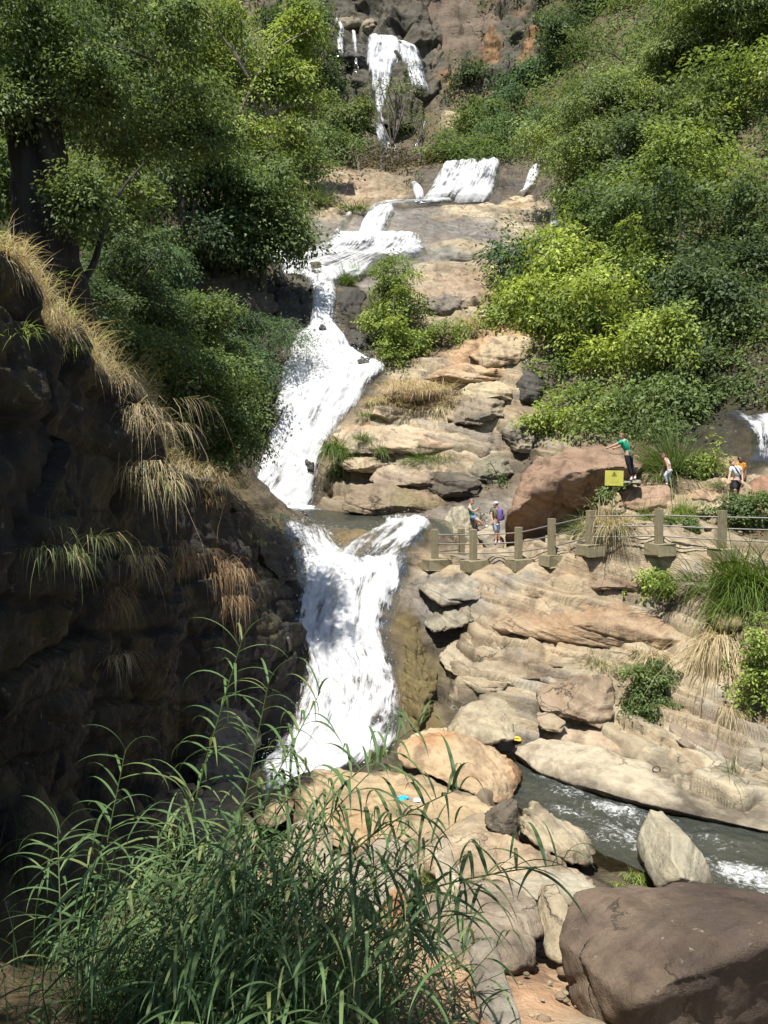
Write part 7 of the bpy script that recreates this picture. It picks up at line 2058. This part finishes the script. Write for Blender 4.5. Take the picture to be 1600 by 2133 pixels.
def reed_bed():
    g = np.random.default_rng(12)
    gr = random.Random(9)
    Vs, Fs, Ts, o = [], [], [], 0

    def add(V, Fq, T):
        nonlocal o
        Vs.append(V); Fs.append(Fq + o); Ts.append(T); o += len(V)
    n = 235
    for k in range(n):
        px = gr.triangular(40, 980, 400); Y = gr.uniform(4.3, 7.6)
        zb = gz((px - 800) / 1677 * Y, Y)
        x = (px - 800) / 1677 * Y
        hgt = gr.uniform(0.7, 1.55) * (1.0 if px < 640 else 0.72)
        r = np.array((x, Y, zb - 0.05))
        t = r + np.array((gr.uniform(-0.05, 1.15) * hgt * 0.95, gr.uniform(-.3, .3), hgt))
        line = interp([r, r * .6 + t * .4 + np.array((-0.06, 0, 0.12 * hgt)), t], 12)
        V, Fq = tube_np(line, np.linspace(0.006, 0.002, 12), 4)
        add(V, Fq, np.tile(STALK * gr.uniform(.7, 1.2), (len(V), 1)))
        for (p, q, scl) in leaf_frames(line, 0.12, int(hgt / 0.095), gr):
            V, Fq, T = gr.choice(LEAVES)
            M = np.array(q)[:3, :3] * scl
            add(V @ M.T + np.array(p), Fq, T * gr.uniform(0.7, 1.3))
    V, Fq, T = np.concatenate(Vs), np.concatenate(Fs), np.concatenate(Ts)
    tag(mesh_np('reed_bed', V, Fq, BLADE, None, True, {'tint': ('FLOAT_COLOR', T)}), kind='stuff')
    # grass between the stems and over the bank
    n = 3200
    px = g.triangular(-60, 300, 1000, n); Y = g.uniform(3.8, 9.0, n)
    x = (px - 800) / 1677 * Y
    keep = (px < 900 - 25 * (Y - 4)) & (Y < 9.0 - 0.002 * np.abs(px - 300))
    x, Y = x[keep], Y[keep]
    z = ground(np.stack([x, Y], 1))
    root = np.stack([x, Y, z - 0.03], 1)
    V, Fq, T = blades(root, unit(np.array((0.15, 0, 1.0))[None] + 0.35 * g.normal(size=(len(x), 3))), g.uniform(0.25, 0.75, len(x)), g.uniform(0.008, 0.018, len(x)), g.uniform(0.5, 2.2, len(x)), pal_tint(G_REED, len(x), g), 4)
    tag(mesh_np('bank_grass', V, Fq, BLADE, None, False, {'tint': ('FLOAT_COLOR', T)}), kind='stuff')


reed_bed()

# twig with leaves hanging over the pool, and loose stems on the cliff
def pebbles():
    g = np.random.default_rng(31)
    Vs, Fs, Ts, Rk, o = [], [], [], [], 0
    V0, F0 = ICO[2]
    spots = [(1090, 2080, 7.8, 1.2, 50), (900, 1980, 9.0, 1.3, 90), (840, 1830, 11.2, 1.6, 80), (480, 1700, 15.5, 1.6, 110), (980, 1850, 11.0, 1.0, 50), (1430, 1060, 28.4, 3.0, 110), (1100, 1130, 31.0, 3.0, 70), (1300, 1060, 28.6, 2.0, 40), (700, 1900, 9.8, 1.5, 80)]
    for (px, py, Y, sp, n) in spots:
        c = P(px, py, Y)
        for k in range(n):
            x, y = c[0] + g.normal() * sp * 0.5, c[1] + g.normal() * sp * 0.5
            r = abs(g.normal()) * 0.026 * math.sqrt(Y / 8) + 0.012
            z = gz(x, y)
            V = V0 * (1 + 0.25 * noise(V0 * 1.3 + k)[:, None]) * r * np.array((1.2, 1.0, 0.7)) + np.array((x, y, z + r * 0.3))
            Vs.append(V); Fs.append(F0 + o); o += len(V)
            Ts.append(np.tile(np.array(TAN) * g.uniform(0.6, 1.2), (len(V), 1)))
    V, Fq, T = np.concatenate(Vs), np.concatenate(Fs), np.concatenate(Ts)
    rk = np.zeros((len(V), 3)); rk[:, 0] = V[:, 2]
    tag(mesh_np('pebbles', V, Fq, ROCK, None, True, {'tint': ('FLOAT_COLOR', T), 'rk': ('FLOAT_VECTOR', rk)}), kind='stuff')


pebbles()


def spray():
    """drops thrown up along the falls"""
    g = np.random.default_rng(8)
    tet = np.array(((1, 1, 1), (-1, -1, 1), (-1, 1, -1), (1, -1, -1))) * 0.6
    tf = np.array(((0, 1, 2), (0, 3, 1), (0, 2, 3), (1, 3, 2)))
    Vs, Fs, o = [], [], 0
    for nm, n, sz, up in (('main_waterfall', 3000, 0.013, 0.4), ('lower_waterfall', 3200, 0.008, 0.3), ('left_rapid', 500, 0.008, 0.2), ('right_rapid', 500, 0.008, 0.2)):
        V, N, D = FALLS[nm]
        i = (g.beta(1.3, 1.0, n) * (V.shape[0] - 1)).astype(int); j = g.integers(0, V.shape[1], n)
        p = V[i, j] + N[i, j] * (np.abs(g.normal(size=n)) * up * 0.6)[:, None] + g.normal(size=(n, 3)) * 0.10
        r = sz * np.exp(g.normal(0, 0.45, n))
        V4 = p[:, None] + tet[None] * r[:, None, None]
        Vs.append(V4.reshape(-1, 3)); Fs.append((np.arange(n)[:, None, None] * 4 + tf[None]).reshape(-1, 3) + o); o += n * 4
    m = simple_mat('water_drops', (0.88, 0.90, 0.92), 0.4, 0, 0.5, 0.02, 5, 0)
    tag(mesh_np('water_spray', np.concatenate(Vs), np.concatenate(Fs), m, None, True), kind='stuff')


spray()
print('objects', len(bpy.data.objects), 'tris', sum(sum(len(p.vertices) - 2 for p in me.polygons) for me in bpy.data.meshes))
